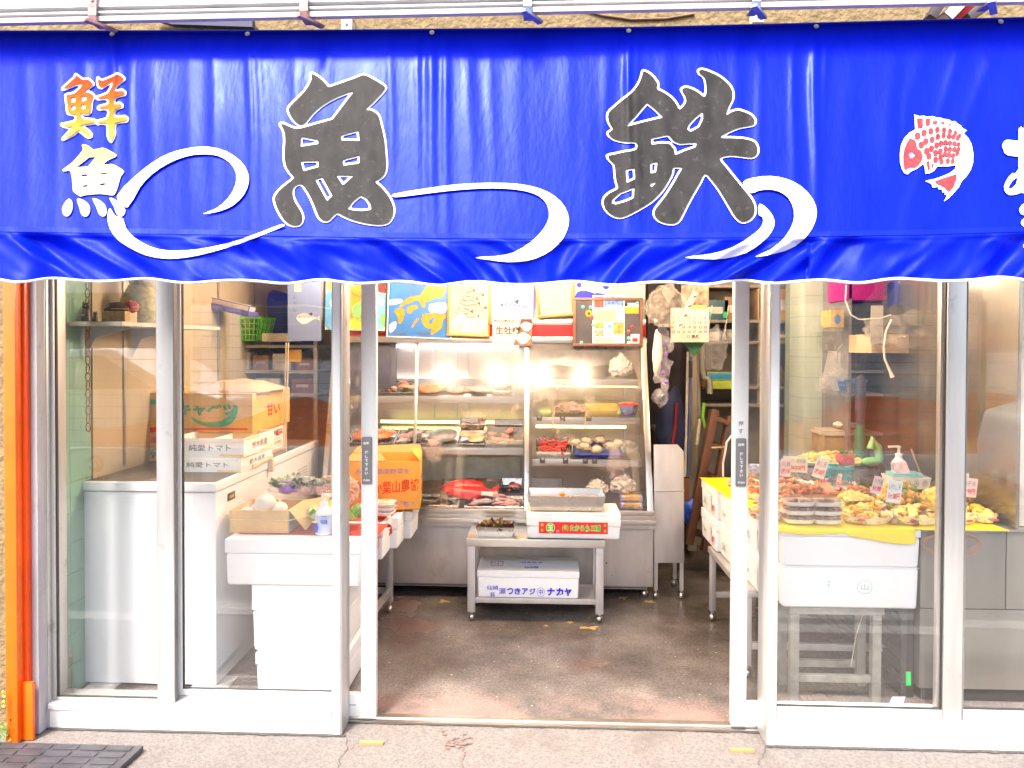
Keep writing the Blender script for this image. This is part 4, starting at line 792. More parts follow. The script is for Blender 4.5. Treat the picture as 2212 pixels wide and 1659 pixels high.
mb.grid(sheetc, 50, 6, M('white_curtain', (.8, .8, .82), .5)); S(mb, 'white_liner', 'white rippled plastic liner at the back of the case floor', 'liner')
mb = MB()
for px, Y in ((1192, YS[ZR[1]]), (1262, YS[ZR[1]])): p = W(px, 930, Y - .01); mb.slab([p, p + Vector((.008, 0, 0)), p + Vector((.02, 0, .13)), p + Vector((.006, 0, .13))], (0, .002, 0), M('bamboo_skewer', (.62, .42, .28), .6))
S(mb, 'wooden_skewers', 'thin wooden skewers standing against the right case shelves', 'skewer')
# ================================================================ posters above the case
YP = YT - .02
def board(pxs, pys, Y, frame, fm, pm, name, label, tilt=0, depth=.015, cat='poster', wide=False):
    """flat poster with real size; returns thing, centre, half sizes, u, v"""
    c = W((pxs[0] + pxs[1]) / 2, (pys[0] + pys[1]) / 2, Y); hw = (X(pxs[1], Y) - X(pxs[0], Y)) / 2; hh = (Z(pys[0], Y, c.x) - Z(pys[1], Y, c.x)) / 2
    u = Vector((cos(tilt), 0, -sin(tilt))); v = Vector((sin(tilt), 0, cos(tilt)))
    t = T(name, label, cat, (c.x, Y, c.z - hh))
    P = lambda a, b, d=0: c + u * a * hw + v * b * hh + Vector((0, -d, 0))
    mb = MB()
    if frame:
        f = frame
        for (a0, a1, b0, b1) in ((-1, 1, -1, -1 + f / hh), (-1, 1, 1 - f / hh, 1), (-1, -1 + f / hw, -1 + f / hh, 1 - f / hh), (1 - f / hw, 1, -1 + f / hh, 1 - f / hh)):
            mb.slab([P(a0, b0, depth), P(a1, b0, depth), P(a1, b1, depth), P(a0, b1, depth)], (0, depth, 0), fm)
        mb.build('picture_frame', t, .0015); mb = MB()
    g = (frame / hw if frame else 0, frame / hh if frame else 0)
    mb.slab([P(-1 + g[0], -1 + g[1], .004), P(1 - g[0], -1 + g[1], .004), P(1 - g[0], 1 - g[1], .004), P(-1 + g[0], 1 - g[1], .004)], (0, .003, 0), pm)
    return t, mb, P, u, v, hw, hh
LZ = .0047
# back white board with painted blue waves
mb = MB(); xa, xb = X(690, YT + .01), X(1392, YT + .01)
WB = T('header_board', 'white board with blue painted waves above the fish case', 'board', ((xa + xb) / 2, YT + .02, 1.66))
mb.box(xa, xb, YT + .005, YT + .03, Z(690, YT), 2.25, M('header_white', (.42, .4, .36), .5)); 
for px in (1283, 1337): x = X(px, YT); mb.box(x - .001, x + .001, YT + .003, YT + .005, 1.7, 2.2, greyink)
mb.build('panel', WB)
mb = MB(); flatmap = lambda Y: (lambda x, y, l: W(x, y, Y - l))
fm_ = flatmap(YT + .005)
paint(mb, field([[(1240, 690), (1242, 640), (1255, 628), (1280, 632), (1300, 650), (1290, 680), (1270, 690)]], [circ(1262, 668, 18, 22)], 0, 2.5), blue, .002, fm_)
mb.build('painted_wave', WB); mb = MB(); paint(mb, field([circ(1251, 616, 5), circ(1309, 618, 7), [(1285, 632), (1320, 640), (1335, 655), (1300, 650)]], (), 0, 1.6), blue, .002, fm_)
mb.build('painted_dots', WB); mb = MB(); paint(mb, field([[(1145, 610), (1160, 640), (1152, 690), (1146, 690)]], (), 0, 2), purple, .002, fm_)
mb.build('painted_wave', WB)
# map poster
seab = M('map_sea', (.04, .16, .45), .35, 0, .2, 5, coat=.4); land = M('map_land', (.5, .22, .015), .4, 0, .12, 30, coat=.3); lilac = M('map_lilac', (.42, .42, .75), .4)
t, mb, P, u, v, hw, hh = board((838, 978), (585, 729), YP, .006, paper, seab, 'map_poster', 'blue sea map poster with orange islands, hung above the case', .035)
kp = lambda L: cv([(x, y) for x, y in L], 1200, 1040, .3165); mp_ = flatmap(YP - .004)
paint(mb, field([kp([(940, 345), (1010, 270), (1080, 225), (1180, 215), (1220, 170), (1260, 110), (1300, 60), (1480, 60), (1470, 200), (1420, 250), (1370, 240), (1300, 280), (1250, 290), (1250, 340), (1220, 365), (1190, 310), (1150, 270), (1080, 300), (1010, 325), (960, 355)]), kp([(880, 400), (930, 365), (990, 380), (1005, 420), (975, 520), (950, 550), (925, 540), (920, 470), (890, 425)]), kp([(1030, 370), (1080, 335), (1150, 330), (1160, 370), (1110, 390), (1070, 430), (1035, 410)]), kp([(1150, 490), (1178, 488), (1140, 540), (1100, 595), (1085, 590), (1110, 540)])], (), 0, 1.4), land, .0012, mp_)
paint(mb, field([kp([(1220, 435), (1500, 435), (1450, 520), (1440, 600), (1350, 670), (1310, 672), (1320, 600), (1280, 610), (1225, 560)])], [kp([(1285, 520), (1340, 475), (1365, 485), (1310, 565)])], 0, 1.4), land, .0012, mp_)
paint(mb, field([kp([(810, 270), (960, 255), (970, 300), (830, 330)]), kp([(820, 560), (900, 520), (900, 600), (830, 660)]), kp([(1300, 320), (1490, 300), (1490, 420), (1310, 425)])], (), 0, 2), lilac, .0008, mp_)
for tx, x, y in (('釣魚場図', 862, 722), ('特産物案内', 915, 721)): mb.text(tx, W(x, y, YP - .0056), u, v, .09, .02, greyink, 0)
for k in range(40): x, y = random.uniform(885, 960), random.uniform(608, 700); mb.text('—', W(x, y, YP - .0058), u, v, .01, .0015, greyink, 0)
mb.build('printed_sheet', t)
# drawing in gold frame
t, mb, P, u, v, hw, hh = board((968, 1060), (575, 725), YP - .015, .012, M('gold_frame', (.5, .3, .04), .3, .5), M('cream_print', (.42, .34, .28), .5), 'framed_drawing', 'gold framed ink drawing of fish beside the map', .03)
ink = M('brown_ink', (.1, .05, .04), .6)
for k in range(7):
    a, b = random.uniform(-.5, .5), .3 - k * .12; q = P(a, b, LZ); pts = []
    L_ = random.uniform(.25, .45) * hw
    for i in range(14): an = 2 * pi * i / 14; pts.append(q + u * L_ * cos(an) + v * L_ * .3 * sin(an))
    mb.tube(pts, .0016, ink, 4, closed=True); mb.poly([q + u * L_, q + u * (L_ * 1.4) + v * .012, q + u * (L_ * 1.4) - v * .012], ink); mb.tube([q - u * L_ * .5, q, q + u * L_ * .6], .0009, ink, 4)
for k in range(60): q = P(random.uniform(-.75, .75), random.uniform(-.55, .9), LZ); mb.tube([q, q + u * random.uniform(-.01, .012) + v * random.uniform(-.006, .006), q + u * .012], .0013, ink, 4)
mb.text('宮の様', P(.1, .88, LZ), u, v, .1, .025, ink, .01)
a = -.9; uu = Vector((cos(a), 0, -sin(a))); vv = Vector((sin(a), 0, cos(a)))
q = P(-.5, -.55, LZ + .0005); mb.slab([q - uu * .05 - vv * .02, q + uu * .05 - vv * .02, q + uu * .05 + vv * .02, q - uu * .05 + vv * .02], (0, .0004, 0), paper); mb.text('さかなつり', q - UY * .0012, uu, vv, .09, .024, ink, .03)
mb.slab([P(-.3, -.85, LZ), P(.1, -.85, LZ), P(.1, -.5, LZ), P(-.3, -.5, LZ)], (0, .0003, 0), lilac); mb.slab([P(-.2, -.8, LZ + .001), P(.02, -.8, LZ + .001), P(.02, -.54, LZ + .001), P(-.2, -.54, LZ + .001)], (0, .0003, 0), paper); mb.slab([P(.15, -.85, LZ), P(.8, -.85, LZ), P(.8, -.45, LZ), P(.15, -.45, LZ)], (0, .0003, 0), M('pink_print', (.75, .42, .36), .5, 0, .5, 60))
mb.build('printed_sheet', t)
# blowfish poster
def puffer(mb, c, u, v, s, body, belly):
    pts = [(-1, .05), (-.8, .3), (-.4, .42), (.1, .34), (.5, .15), (.75, .06), (1.05, .25), (1.0, 0), (1.05, -.2), (.75, -.04), (.4, -.12), (0, -.42), (-.45, -.5), (-.85, -.25)]
    mb.poly([c + u * x * s + v * y * s for x, y in pts], body); n = -UY * .0006
    mb.poly([c + n + u * x * s + v * y * s for x, y in [(-.95, -.02), (-.4, .02), (.2, 0), (.6, .0), (.35, -.1), (0, -.38), (-.45, -.46), (-.82, -.22)]], belly)
    mb.poly([c + n + u * (-.72 + .06 * cos(k)) * s + v * (.12 + .06 * sin(k)) * s for k in [2 * pi * i / 8 for i in range(8)]], black)
    for k in range(9): x, y = -.5 + .11 * k, .15 + .09 * sin(k * 2.1); mb.poly([c + n + u * (x + .04 * cos(i)) * s + v * (y + .035 * sin(i)) * s for i in [2 * pi * j / 6 for j in range(6)]], M('puffer_spot', (.03, .03, .12), .6))
    mb.poly([c + n + u * x * s + v * y * s for x, y in [(.05, .34), (.3, .5), (.42, .44), (.35, .2)]], M('puffer_spot', (0, 0, 0)))
t, mb, P, u, v, hw, hh = board((1060, 1152), (570, 700), YP - .004, 0, None, M('lavender_poster', (.33, .3, .37), .4, 0, .06, 3, coat=.3), 'fish_poster', 'lavender poster of a blue blowfish with red brush writing', .01)
puffer(mb, P(.05, -.42, LZ), u, v, .095, M('puffer_blue', (.12, .2, .55), .4, 0, .4, 40), M('puffer_belly', (.62, .6, .72), .4))
mb.vtext('ちりさしみ', P(-.3, .42, LZ), u, v, .017, .022, red, .01); mb.vtext('唐揚げ', P(-.6, .42, LZ), u, v, .017, .022, red, .01); mb.vtext('特製', P(-.85, .4, LZ), u, v, .017, .022, red, .01); mb.text('フ', P(.35, .5, LZ), u, v, .06, .1, paper, .06)
for k in range(14): q = P(random.uniform(-.8, .6), -.85 + random.uniform(-.08, .08), LZ); mb.tube([q, q + u * random.uniform(-.01, .01) + v * .02], .0008, M('seaweed_ink', (.1, .14, .12), .6), 4)
mb.build('printed_sheet', t)
t, mb, P, u, v, hw, hh = board((1064, 1149), (688, 746), YP - .03, 0, None, M('poster_paper', (.45, .43, .4), .6), 'oyster_poster', 'white oyster poster with bold black brush lettering at the case top', .0)
mb.text('海の元気を召し上がれ!!', P(-.02, .78, LZ), u, v, hw * 1.85, .02, red, .03); mb.text('宮城県産', P(-.3, .55, LZ), u, v, .055, .013, greyink, .01); mb.text('生牡蠣', P(-.22, .1, LZ), u, v, .155, .052, ink, .03); 
mb.poly([P(-.45 + .5 * cos(a), -.62 + .26 * sin(a), LZ) for a in [2 * pi * i / 16 for i in range(16)]], M('lilac_blot', (.5, .42, .66), .5)); mb.text('ぷに美味しい', P(-.5, -.55, LZ + .001), u, v, .085, .014, M('olive_ink', (.3, .32, .05), .5), .02); mb.text('海のミルク', P(-.25, -.82, LZ + .001), u, v, .07, .014, M('olive_ink', (0, 0, 0)), .02)
mb.slab([P(.05, -1, LZ), P(1, -1, LZ), P(1, .95, LZ), P(.45, .95, LZ), P(.3, .1, LZ)], (0, .0002, 0), M('oyster_photo', (.16, .09, .06), .4, 0, .5, 30))
for c_, r_ in (((.55, -.45), .32), ((.72, .4), .25)):
    mb.poly([P(c_[0] + r_ * 1.15 * cos(a) * (1 + .12 * sin(3 * a)), c_[1] + r_ * 1.2 * sin(a) * (1 + .1 * cos(4 * a)), LZ + .001) for a in [2 * pi * i / 18 for i in range(18)]], M('shell_pale', (.66, .6, .56), .4, 0, .3, 50)); mb.poly([P(c_[0] + r_ * .7 * cos(a), c_[1] + r_ * .7 * sin(a), LZ + .002) for a in [2 * pi * i / 14 for i in range(14)]], oysti if c_[1] > 0 else M('flesh_pale', (.7, .66, .6), .4))
mb.build('printed_sheet', t)
# certificate
t, mb, P, u, v, hw, hh = board((1158, 1238), (572, 683), YP - .005, .018, M('orange_wood_frame', (.55, .2, .03), .35, 0, .25, 12, coat=.4), M('certificate_paper', (.38, .34, .3), .6), 'certificate', 'certificate in orange wooden frame hanging askew above the case', -.08)
mb.text('賞状', P(-.2, .55, LZ), u, v, .07, .02, greyink, 0)
for k in range(4): mb.text('東京都知事', P(random.uniform(-.25, .2), .15 - .25 * k, LZ), u, v, random.uniform(.05, .09), .008, greyink, 0)
q = P(.42, .5, LZ); mb.tube([q + u * a * .013 + v * b * .016 for a, b in ((-1, -1), (1, -1), (1, 1), (-1, 1))], .001, red, 4, closed=True); mb.text('印', q, u, v, .017, .022, red, 0)
mb.build('printed_sheet', t)
# notice board
t, mb, P, u, v, hw, hh = board((1238, 1388), (645, 746), YP - .02, .017, M('brown_frame', (.17, .08, .055), .4, 0, .15, 12), M('dark_board', (.14, .13, .14), .18, .4, .2, 8), 'notice_board', 'dark magnetic notice board with brown frame over right end of the case', 0)
mb.build('board_face', t)
def on(a0, a1, b0, b1, m, d): return ([P(a0, b0, d), P(a1, b0, d), P(a1, b1, d), P(a0, b1, d)], m)
FY = T('flyer', 'white flyer of dish photos pinned on the dark notice board', 'flyer', P(.05, -.9, .006))
mb = MB(); mb.slab(on(-.44, .48, -.88, 1.1, paper, .0062)[0], (0, .001, 0), paper)
for a0, a1, b0, b1, m in ((-.4, -.12, .6, 1.04, M('photo_red', (.3, .05, .04), .4, 0, .7, 60)), (-.1, .44, .62, 1.04, M('photo_blue', (.1, .2, .5), .4, 0, .8, 40)), (-.4, .24, .0, .52, M('photo_cream', (.7, .62, .3), .5, 0, .1, 30)), (.26, .46, .0, .55, M('photo_sky', (.35, .55, .8), .5, 0, .15, 30)), (-.38, -.12, -.28, -.02, M('photo_gold', (.55, .3, .08), .4, 0, .6, 60)), (-.38, -.12, -.62, -.32, M('photo_dish', (.35, .28, .2), .4, 0, .6, 60)), (-.08, .13, -.6, -.02, M('photo_sky', (0, 0, 0))), (.16, .46, -.52, -.02, M('photo_gold', (0, 0, 0))), (-.4, .12, -.86, -.66, M('pink_print', (0, 0, 0))), (.16, .46, -.86, -.56, M('photo_map', (.75, .74, .7), .5))):
    mb.poly(on(a0, a1, b0, b1, m, .0068)[0], m)
mb.text('uotetsu', P(.18, .66, .0072), u, v, .09, .018, wink, .02)
for k in range(7): mb.text('—————', P(-.08, .46 - .065 * k, .0072), u, v, .1, .002, greyink, 0)
for k in range(6): mb.text('———', P(.02, -.1 - .08 * k, .0072), u, v, .03, .002, greyink, 0)
mb.build('printed_sheet', FY)
teal = M('teal_magnet', (.1, .5, .48), .25, coat=.4)
for a, b, m, lb in ((-.72, .62, teal, 'green blue magnet at top left of the notice board'), (-.5, .6, teal, 'green blue magnet above the sunflower magnet'), (.84, .78, teal, 'green blue magnet at top right of the notice board'), (-.76, -.86, teal, 'green blue magnet at bottom left of the notice board'), (-.42, -.12, teal, 'green blue magnet on the left edge of the flyer'), (.05, -.16, teal, 'green blue magnet on the middle of the flyer'), (.6, -.66, teal, 'green blue magnet left of the red logo tag'), (.7, -.2, M('red_magnet', (.7, .02, .02), .3), 'bright red magnet on right of the notice board'), (.52, .72, black, 'black magnet by the orange photo'), (.6, -.86, paper, 'white magnet at bottom right of the notice board')):
    mb = MB(); mb.lathe(P(a, b, .0045 if abs(a - .0) > .48 else .0075), [(.011, 0), (.011, .004), (.007, .007), (.0, .0075)], m, 12, axis=(0, -1, 0)); S(mb, 'magnet', lb, 'magnet', group='round magnets on the notice board')
mb = MB(); q = P(-.55, .35, .0065)
for k in range(14): a = 2 * pi * k / 14; d = u * cos(a) + v * sin(a); e = u * -sin(a) + v * cos(a); mb.slab([q, q + d * .014 + e * .005, q + d * .025, q + d * .014 - e * .005], (0, -.003, 0), M('sunflower_petal', (.85, .48, .01), .5))
mb.lathe(q + UY * -.003, [(.01, 0), (.009, .005), (0, .006)], ink, 12, axis=(0, -1, 0)); S(mb, 'sunflower_magnet', 'yellow sunflower magnet on the notice board', 'magnet')
for a, b, lb in ((-.46, .18, 'brown bean shaped magnet under the sunflower'), (.6, -.42, 'brown bean shaped magnet above the red logo tag')):
    mb = MB(); mb.ball(P(a, b, .011), (.012, .006, .018), M('bean_brown', (.25, .07, .05), .35), 2); S(mb, 'bean_magnet', lb, 'magnet')
mb = MB(); mb.slab(on(.66, .9, -.88, -.5, paper, .008)[0], (0, .003, 0), paper); mb.slab(on(.7, .86, -.82, -.66, red, .0086)[0], (0, .0004, 0), red); S(mb, 'logo_tag', 'white tag with red block at the corner of the notice board', 'tag')
mb = MB(); mb.slab(on(.5, .88, .35, .62, M('photo_orange', (.8, .35, .03), .4), .006)[0], (0, .001, 0), M('photo_orange', (0, 0, 0))); mb.slab(on(.5, .88, .62, .78, paper, .006)[0], (0, .001, 0), paper); S(mb, 'photo_card', 'orange and white photo card at right of the flyer', 'card')
# painted fish panel and blowfish poster to the left
t, mb, P, u, v, hw, hh = board((700, 838), (560, 716), YP, .012, black, M('panel_cream', (.76, .64, .42), .5), 'painted_panel', 'colourful painted panel of waves and fish left of the map', .02)
mb.build('panel', t); mb = MB(); fp = flatmap(YP - .006)
paint(mb, field([[(742, 570), (790, 580), (800, 640), (780, 690), (750, 705), (745, 640)]], (), 0, 2), M('panel_orange', (.6, .2, .01), .5, 0, .3, 12), .001, fp)
paint(mb, field([[(700, 640), (720, 628), (735, 650), (725, 670), (735, 690), (720, 708), (704, 706)], [(806, 700), (806, 650), (818, 634), (836, 640), (834, 705)]], [circ(720, 655, 8, 10), circ(824, 652, 6, 9)], 0, 1.8), M('panel_blue', (.12, .35, .65), .5), .0015, fp)
paint(mb, field([[(806, 565), (836, 565), (836, 632), (818, 630), (806, 634)]], (), 0, 2), red, .0012, fp)
paint(mb, field([[(760, 665), (785, 650), (800, 660), (795, 690), (770, 695)], circ(828, 690, 7, 14)], (), 0, 2), M('panel_green', (.15, .45, .12), .5), .002, fp)
paint(mb, field([[(708, 620), (722, 575), (735, 590), (728, 625)], [(755, 690), (800, 680), (790, 708), (750, 708)]], (), 0, 2), M('panel_yellow', (.6, .42, .03), .5), .002, fp)
paint(mb, field([circ(762, 613, 5), circ(795, 613, 5)], (), 0, 1.2), M('panel_blue', (0, 0, 0)), .0025, fp)
mb.tube([W(x, y, YP - .009) for x, y in ((752, 622), (762, 634), (778, 640), (794, 634), (802, 624))], .0018, ink, 4); mb.tube([W(x, y, YP - .009) for x, y in ((756, 690), (768, 664), (790, 650), (800, 640))], .0018, ink, 4)
mb.text('鉄', W(822, 612, YP - .0085), u, v, .08, .1, black, .02); mb.build('painting', t)
t, mb, P, u, v, hw, hh = board((622, 694), (560, 735), YP - .06, 0, None, M('slate_blue_poster', (.2, .26, .45), .4, 0, .05, 3, coat=.2), 'blowfish_poster', 'slate blue poster with a round spotted blowfish behind left window', 0)
puffer(mb, P(.2, -.45, LZ), u, v, .075, M('puffer_dark', (.5, .48, .45), .5, 0, .2, 20), M('puffer_white', (.78, .74, .68), .5)); mb.slab([P(-.5, .5, LZ), P(.55, .5, LZ), P(.55, .8, LZ), P(-.5, .8, LZ)], (0, .0003, 0), M('peach_label', (.8, .58, .4), .6)); mb.slab([P(-.6, .2, LZ), P(-.2, .2, LZ), P(-.2, .42, LZ), P(-.6, .42, LZ)], (0, .0003, 0), M('peach_label', (0, 0, 0)))
mb.vtext('みうら', P(-.6, -.1, LZ), u, v, .02, .04, greyink, 0); mb.build('printed_sheet', t)
# ================================================================ centre table
CTb = T('steel_table', 'small stainless work table with lower shelf in the middle of the doorway', 'table', (X(1158, 1.1), 1.24, 0))
x0, x1 = X(1007, 1.085, 1170), X(1308, 1.085, 1170); y0, y1 = 1.085, 1.39; zt = Z(1166, 1.085)
mb = MB(); mb.box(x0, x1, y0, y1, zt - .042, zt, steel); mb.build('table_top', CTb, .003)
for x in (x0 + .006, x1 - .05):
    for y in (y0 + .012, y1 - .05):
        mb = MB(); mb.box(x, x + .042, y, y + .042, .05, zt - .042, steelf); o = mb.build('leg', CTb, .003)
        mb = MB(); ballfoot(mb, x + .021, y + .021, .052, .021); mb.build('ball_foot', o)
zs = .128
mb = MB(); mb.box(x0 + .048, x1 - .05, y0 + .02, y0 + .05, zs - .028, zs, steelf); mb.box(x0 + .048, x1 - .05, y1 - .045, y1 - .015, zs - .028, zs, steelf); mb.box(x0 + .048, x1 - .05, y0 + .05, y1 - .045, zs - .012, zs - .003, steelf); mb.build('shelf', CTb, .002)
def foam_box(x0, x1, y0, y1, z0, z1, label, lid=.28, group='white foam fish boxes', rz=0, bev=.012, parts=None):
    t = T('foam_box', label, 'foam box', ((x0 + x1) / 2, (y0 + y1) / 2, z0), group); zl = z1 - (z1 - z0) * lid
    mb = MB(); mb.box(x0, x1, y0, y1, z0 + .0005, zl - .001, foam, rz, .004); b = mb.build('box_body', t, bev, 3)
    mb = MB(); mb.box(x0 - .002, x1 + .002, y0 - .002, y1 + .002, zl + .001, z1, foam, rz)
    if lid > .15:
        c = (x0 + x1) / 2
        for s in (-1, 1): mb.box(c + s * (x1 - x0) * .28 - .03, c + s * (x1 - x0) * .28 + .03, y0 - .004, y0 + .01, z1 - .006, z1 + .001, foam, rz)
    l = mb.build('box_lid', t, bev, 3); return t, b, l
# lower box with blue writing
t, b, l = foam_box(X(1031, 1.1, 1260), X(1251, 1.1, 1260), 1.105, 1.375, zs, Z(1234, 1.105), 'foam box with blue printed writing on the lower shelf of the steel table', .24)
xa, xb = X(1031, 1.1, 1260), X(1251, 1.1, 1260); yy = 1.105 - .0006; zc = Z(1278, 1.1); sc = (xb - xa) / 220
tx = MB()
q = lambda px, py: Vector((X(px, 1.105, 1270), 1.1035, Z(py, 1.105)))
tx.text('仙崎', q(1064, 1271), UX, UZ, 25 * sc, 10 * sc, blue, .005); tx.text('萩', q(1064, 1286), UX, UZ, 10 * sc, 10 * sc, blue, .0)
for ch, px, wd in (('瀬', 1085, 14), ('つ', 1102, 13), ('き', 1118, 13), ('ア', 1134, 13), ('ジ', 1150, 13)): tx.text(ch, q(px, 1278), UX, UZ, wd * sc, 14 * sc, blue, .0 if ch == '瀬' else .035)
tx.text('中', q(1168, 1279), UX, UZ, 9 * sc, 12 * sc, blue, .01); tx.tube([q(1168 + 8 * cos(a), 1279 + 9.5 * sin(a)) for a in [2 * pi * i / 20 for i in range(20)]], .0009, blue, 5, closed=True)
for ch, px in (('ナ', 1190), ('カ', 1209), ('ヤ', 1227)): tx.text(ch, q(px, 1278), UX, UZ, 16 * sc, 17 * sc, blue, .055)
tx.build('lettering', b)
tx = MB(); zl = Z(1234, 1.105) + .0006; p = lambda f, g: Vector((xa + (xb - xa) * f, 1.105 + .27 * g, zl))
tx.text('ナカヤ㊥', p(.53, .6), -UX, -UY, .12, .035, blue, .04); tx.text('仙崎萩', p(.53, .25), -UX, -UY, .08, .04, blue, .04); tx.text('ヒロ', p(.18, .5), UX, UY, .07, .1, M('pink_marker', (.75, .2, .25), .6), 0)
tx.build('lettering', l)
# box with red label, overhanging
zb0, zb1 = zt + .001, Z(1107, 1.12)
xa, xb = X(1138, 1.1, 1130), X(1340, 1.1, 1130)
t, b, l = foam_box(xa, xb, 1.1, 1.38, zb0, zb1, 'foam box with a red and green label on the steel table top', .5, bev=.01)
mb = MB(); q = lambda px, py: Vector((X(px, 1.1, 1140), 1.0975, Z(py, 1.1))); p0, p1 = q(1164, 1152), q(1313, 1127); yl = 1.0975
mb.slab([(p0.x, yl + .004, p0.z), (p1.x, yl + .004, p0.z), (p1.x, yl + .004, p1.z), (p0.x, yl + .004, p1.z)], (0, -.004, 0), red); yl -= .0006
lime = M('lime_ink', (.25, .72, .1), .5); gr = M('bright_green_ink', (.0, .55, .02), .5); pale = M('pale_outline', (.8, .82, .45), .5); hh_ = p1.z - p0.z; zc = (p0.z + p1.z) / 2; wu = (p1.x - p0.x) / 149
k = lambda px: p0.x + (px - 1164) * wu
mb.vtext('岩手', (k(1171), yl, zc), UX, UZ, .016, hh_ * .48, lime, .02)
c = Vector((k(1189), yl, zc)); mb.poly([c + UX * .024 * cos(a) + UZ * .027 * sin(a) for a in [2 * pi * i / 24 for i in range(24)]][::-1], pale); c.y -= .0005; mb.poly([c + UX * .0215 * cos(a) + UZ * .0245 * sin(a) for a in [2 * pi * i / 24 for i in range(24)]][::-1], gr); mb.text('玉', c - UY * .0006, UX, UZ, .03, .034, pale, .06)
mb.text('印', (k(1205), yl, p0.z + .013), UX, UZ, .013, .016, pale, 0)
mb.text('(有)', (k(1221), yl, zc), UX, UZ, .034, .036, lime, .02)
for tx, a0, wd in (('たから丸', 1253, 44), ('三浦', 1287, 22)): mb.text(tx, (k(a0), yl, zc), UX, UZ, wd * wu, .038, pale, .06); mb.text(tx, (k(a0), yl - .0006, zc), UX, UZ, wd * wu * .96, .036, gr, .025)
mb.vtext('釜石', (k(1307), yl, zc), UX, UZ, .016, hh_ * .48, lime, .02); mb.build('label', b)
# metal vat and lettuce pan
xa, xb = X(1140, 1.13, 1062), X(1308, 1.13, 1062); zv = zb1 + .001; zvt = Z(1072, 1.13)
mb = MB(); tray_mb(mb, xa, xb, 1.12, 1.36, zv + .001, zvt - zv, steelt, .02, .003); S(mb, 'metal_vat', 'large steel vat standing on the red labelled foam box', 'vat')
f = MB(); fillet(f, (X(1216, 1.22), 1.24, zvt - .01), .035, .03, .012, M('brown_morsel', (.5, .2, .03), .4)); 
f.box(xa + .03, xb - .03, 1.15, 1.33, zv + .004, zvt - .03, M('pink_brine', (.62, .4, .34), .15, 0, .1, 10)); S(f, 'brine', 'pinkish brine with one brown piece inside the large steel vat', 'food')
xa, xb = X(1028, 1.12, 1140), X(1111, 1.12, 1140)
mb = MB(); tray_mb(mb, xa, xb, 1.12, 1.26, zt + .001, Z(1142, 1.12) - zt, steelt, .012, .003); S(mb, 'metal_pan', 'small steel pan of red lettuce on the table top', 'pan')
def leafy(mb, c, r, n, mats, size, up=.6):
    for k in range(n):
        a = random.uniform(0, 2 * pi); e = random.uniform(0, 1) ** .5; q = Vector(c) + Vector((cos(a) * e * r[0], sin(a) * e * r[1], r[2] * random.random() * (1.1 - e * .5)))
        d = Vector((cos(a), sin(a), up * random.uniform(.3, 1.6))).normalized(); s = d.cross(Vector((0, 0, 1))).normalized(); n_ = s.cross(d); sz = size * random.uniform(.6, 1.2); rows = []
        for i in range(4):
            w_ = sz * (.25, .5, .62, .35)[i]; t = i / 3
            rows.append([q + d * sz * t + s * w_ * (j - 1.5) / 1.5 + n_ * sz * (.18 * sin(j * 2.4 + k) * (t + .2) + .2 * t * t) for j in range(4)])
        mb.add([p for r_ in rows for p in r_], [(i * 4 + j, i * 4 + j + 1, i * 4 + j + 5, i * 4 + j + 4) for i in range(3) for j in range(3)], random.choice(mats))
mb = MB(); leafy(mb, ((xa + xb) / 2, 1.19, zt + .02), ((xb - xa) * .4, .055, .05), 130, [M('red_lettuce', (.1, .02, .02), .5, 0, .5, 40), M('red_lettuce_bright', (.2, .05, .04), .5, 0, .4, 40), M('lettuce_green', (.14, .18, .04), .5, 0, .3, 30)], .026); S(mb, 'red_lettuce', 'frilly dark red lettuce heaped in the small steel pan', 'lettuce')
# ================================================================ bulbs inside the entrance
bulbm = M('lit_bulb', (1, .8, .5), .4, emit=105, ecol=(1, .74, .5)); brass = M('bulb_socket', (.05, .05, .05), .5)
for bx, lb in ((-.36, 'lit hanging bulb in front of the fish case, second from left'), (-.15, 'lit hanging bulb before the case divider, left of two'), (.0, 'lit hanging bulb before the case divider, right of two'), (.3, 'lit hanging bulb before the right case bay'), (-.75, 'lit hanging bulb above the orange carton'), (1.35, 'lit hanging bulb above the tempura counter'), (-1.3, 'added fill bulb above the white freezer'), (1.1, 'added fill bulb above the rear of the tempura counter')):  # last two bulbs are added fill for the dark interior, not seen lamps
    by, bz = {1.35: (.5, 1.93), -1.3: (1.5, 2.1), 1.1: (1.7, 2.12)}.get(bx, (.95, 2.0))
    t = T('hanging_bulb', lb, 'lamp', (bx, by, bz - .05), 'hanging bulbs under the shop ceiling')
    mb = MB(); mb.lathe((bx, by, bz), [(.0, -.04), (.024, -.032), (.034, -.012), (.034, .006), (.024, .03), (.014, .05)], bulbm, 16); mb.build('bulb', t)
    mb = MB(); mb.lathe((bx, by, bz + .05), [(.017, 0), (.017, .04), (.006, .05)], brass, 12); mb.tube([(bx, by, bz + .1), (bx, by, 2.3)], .003, brass, 6); mb.build('cord', t)
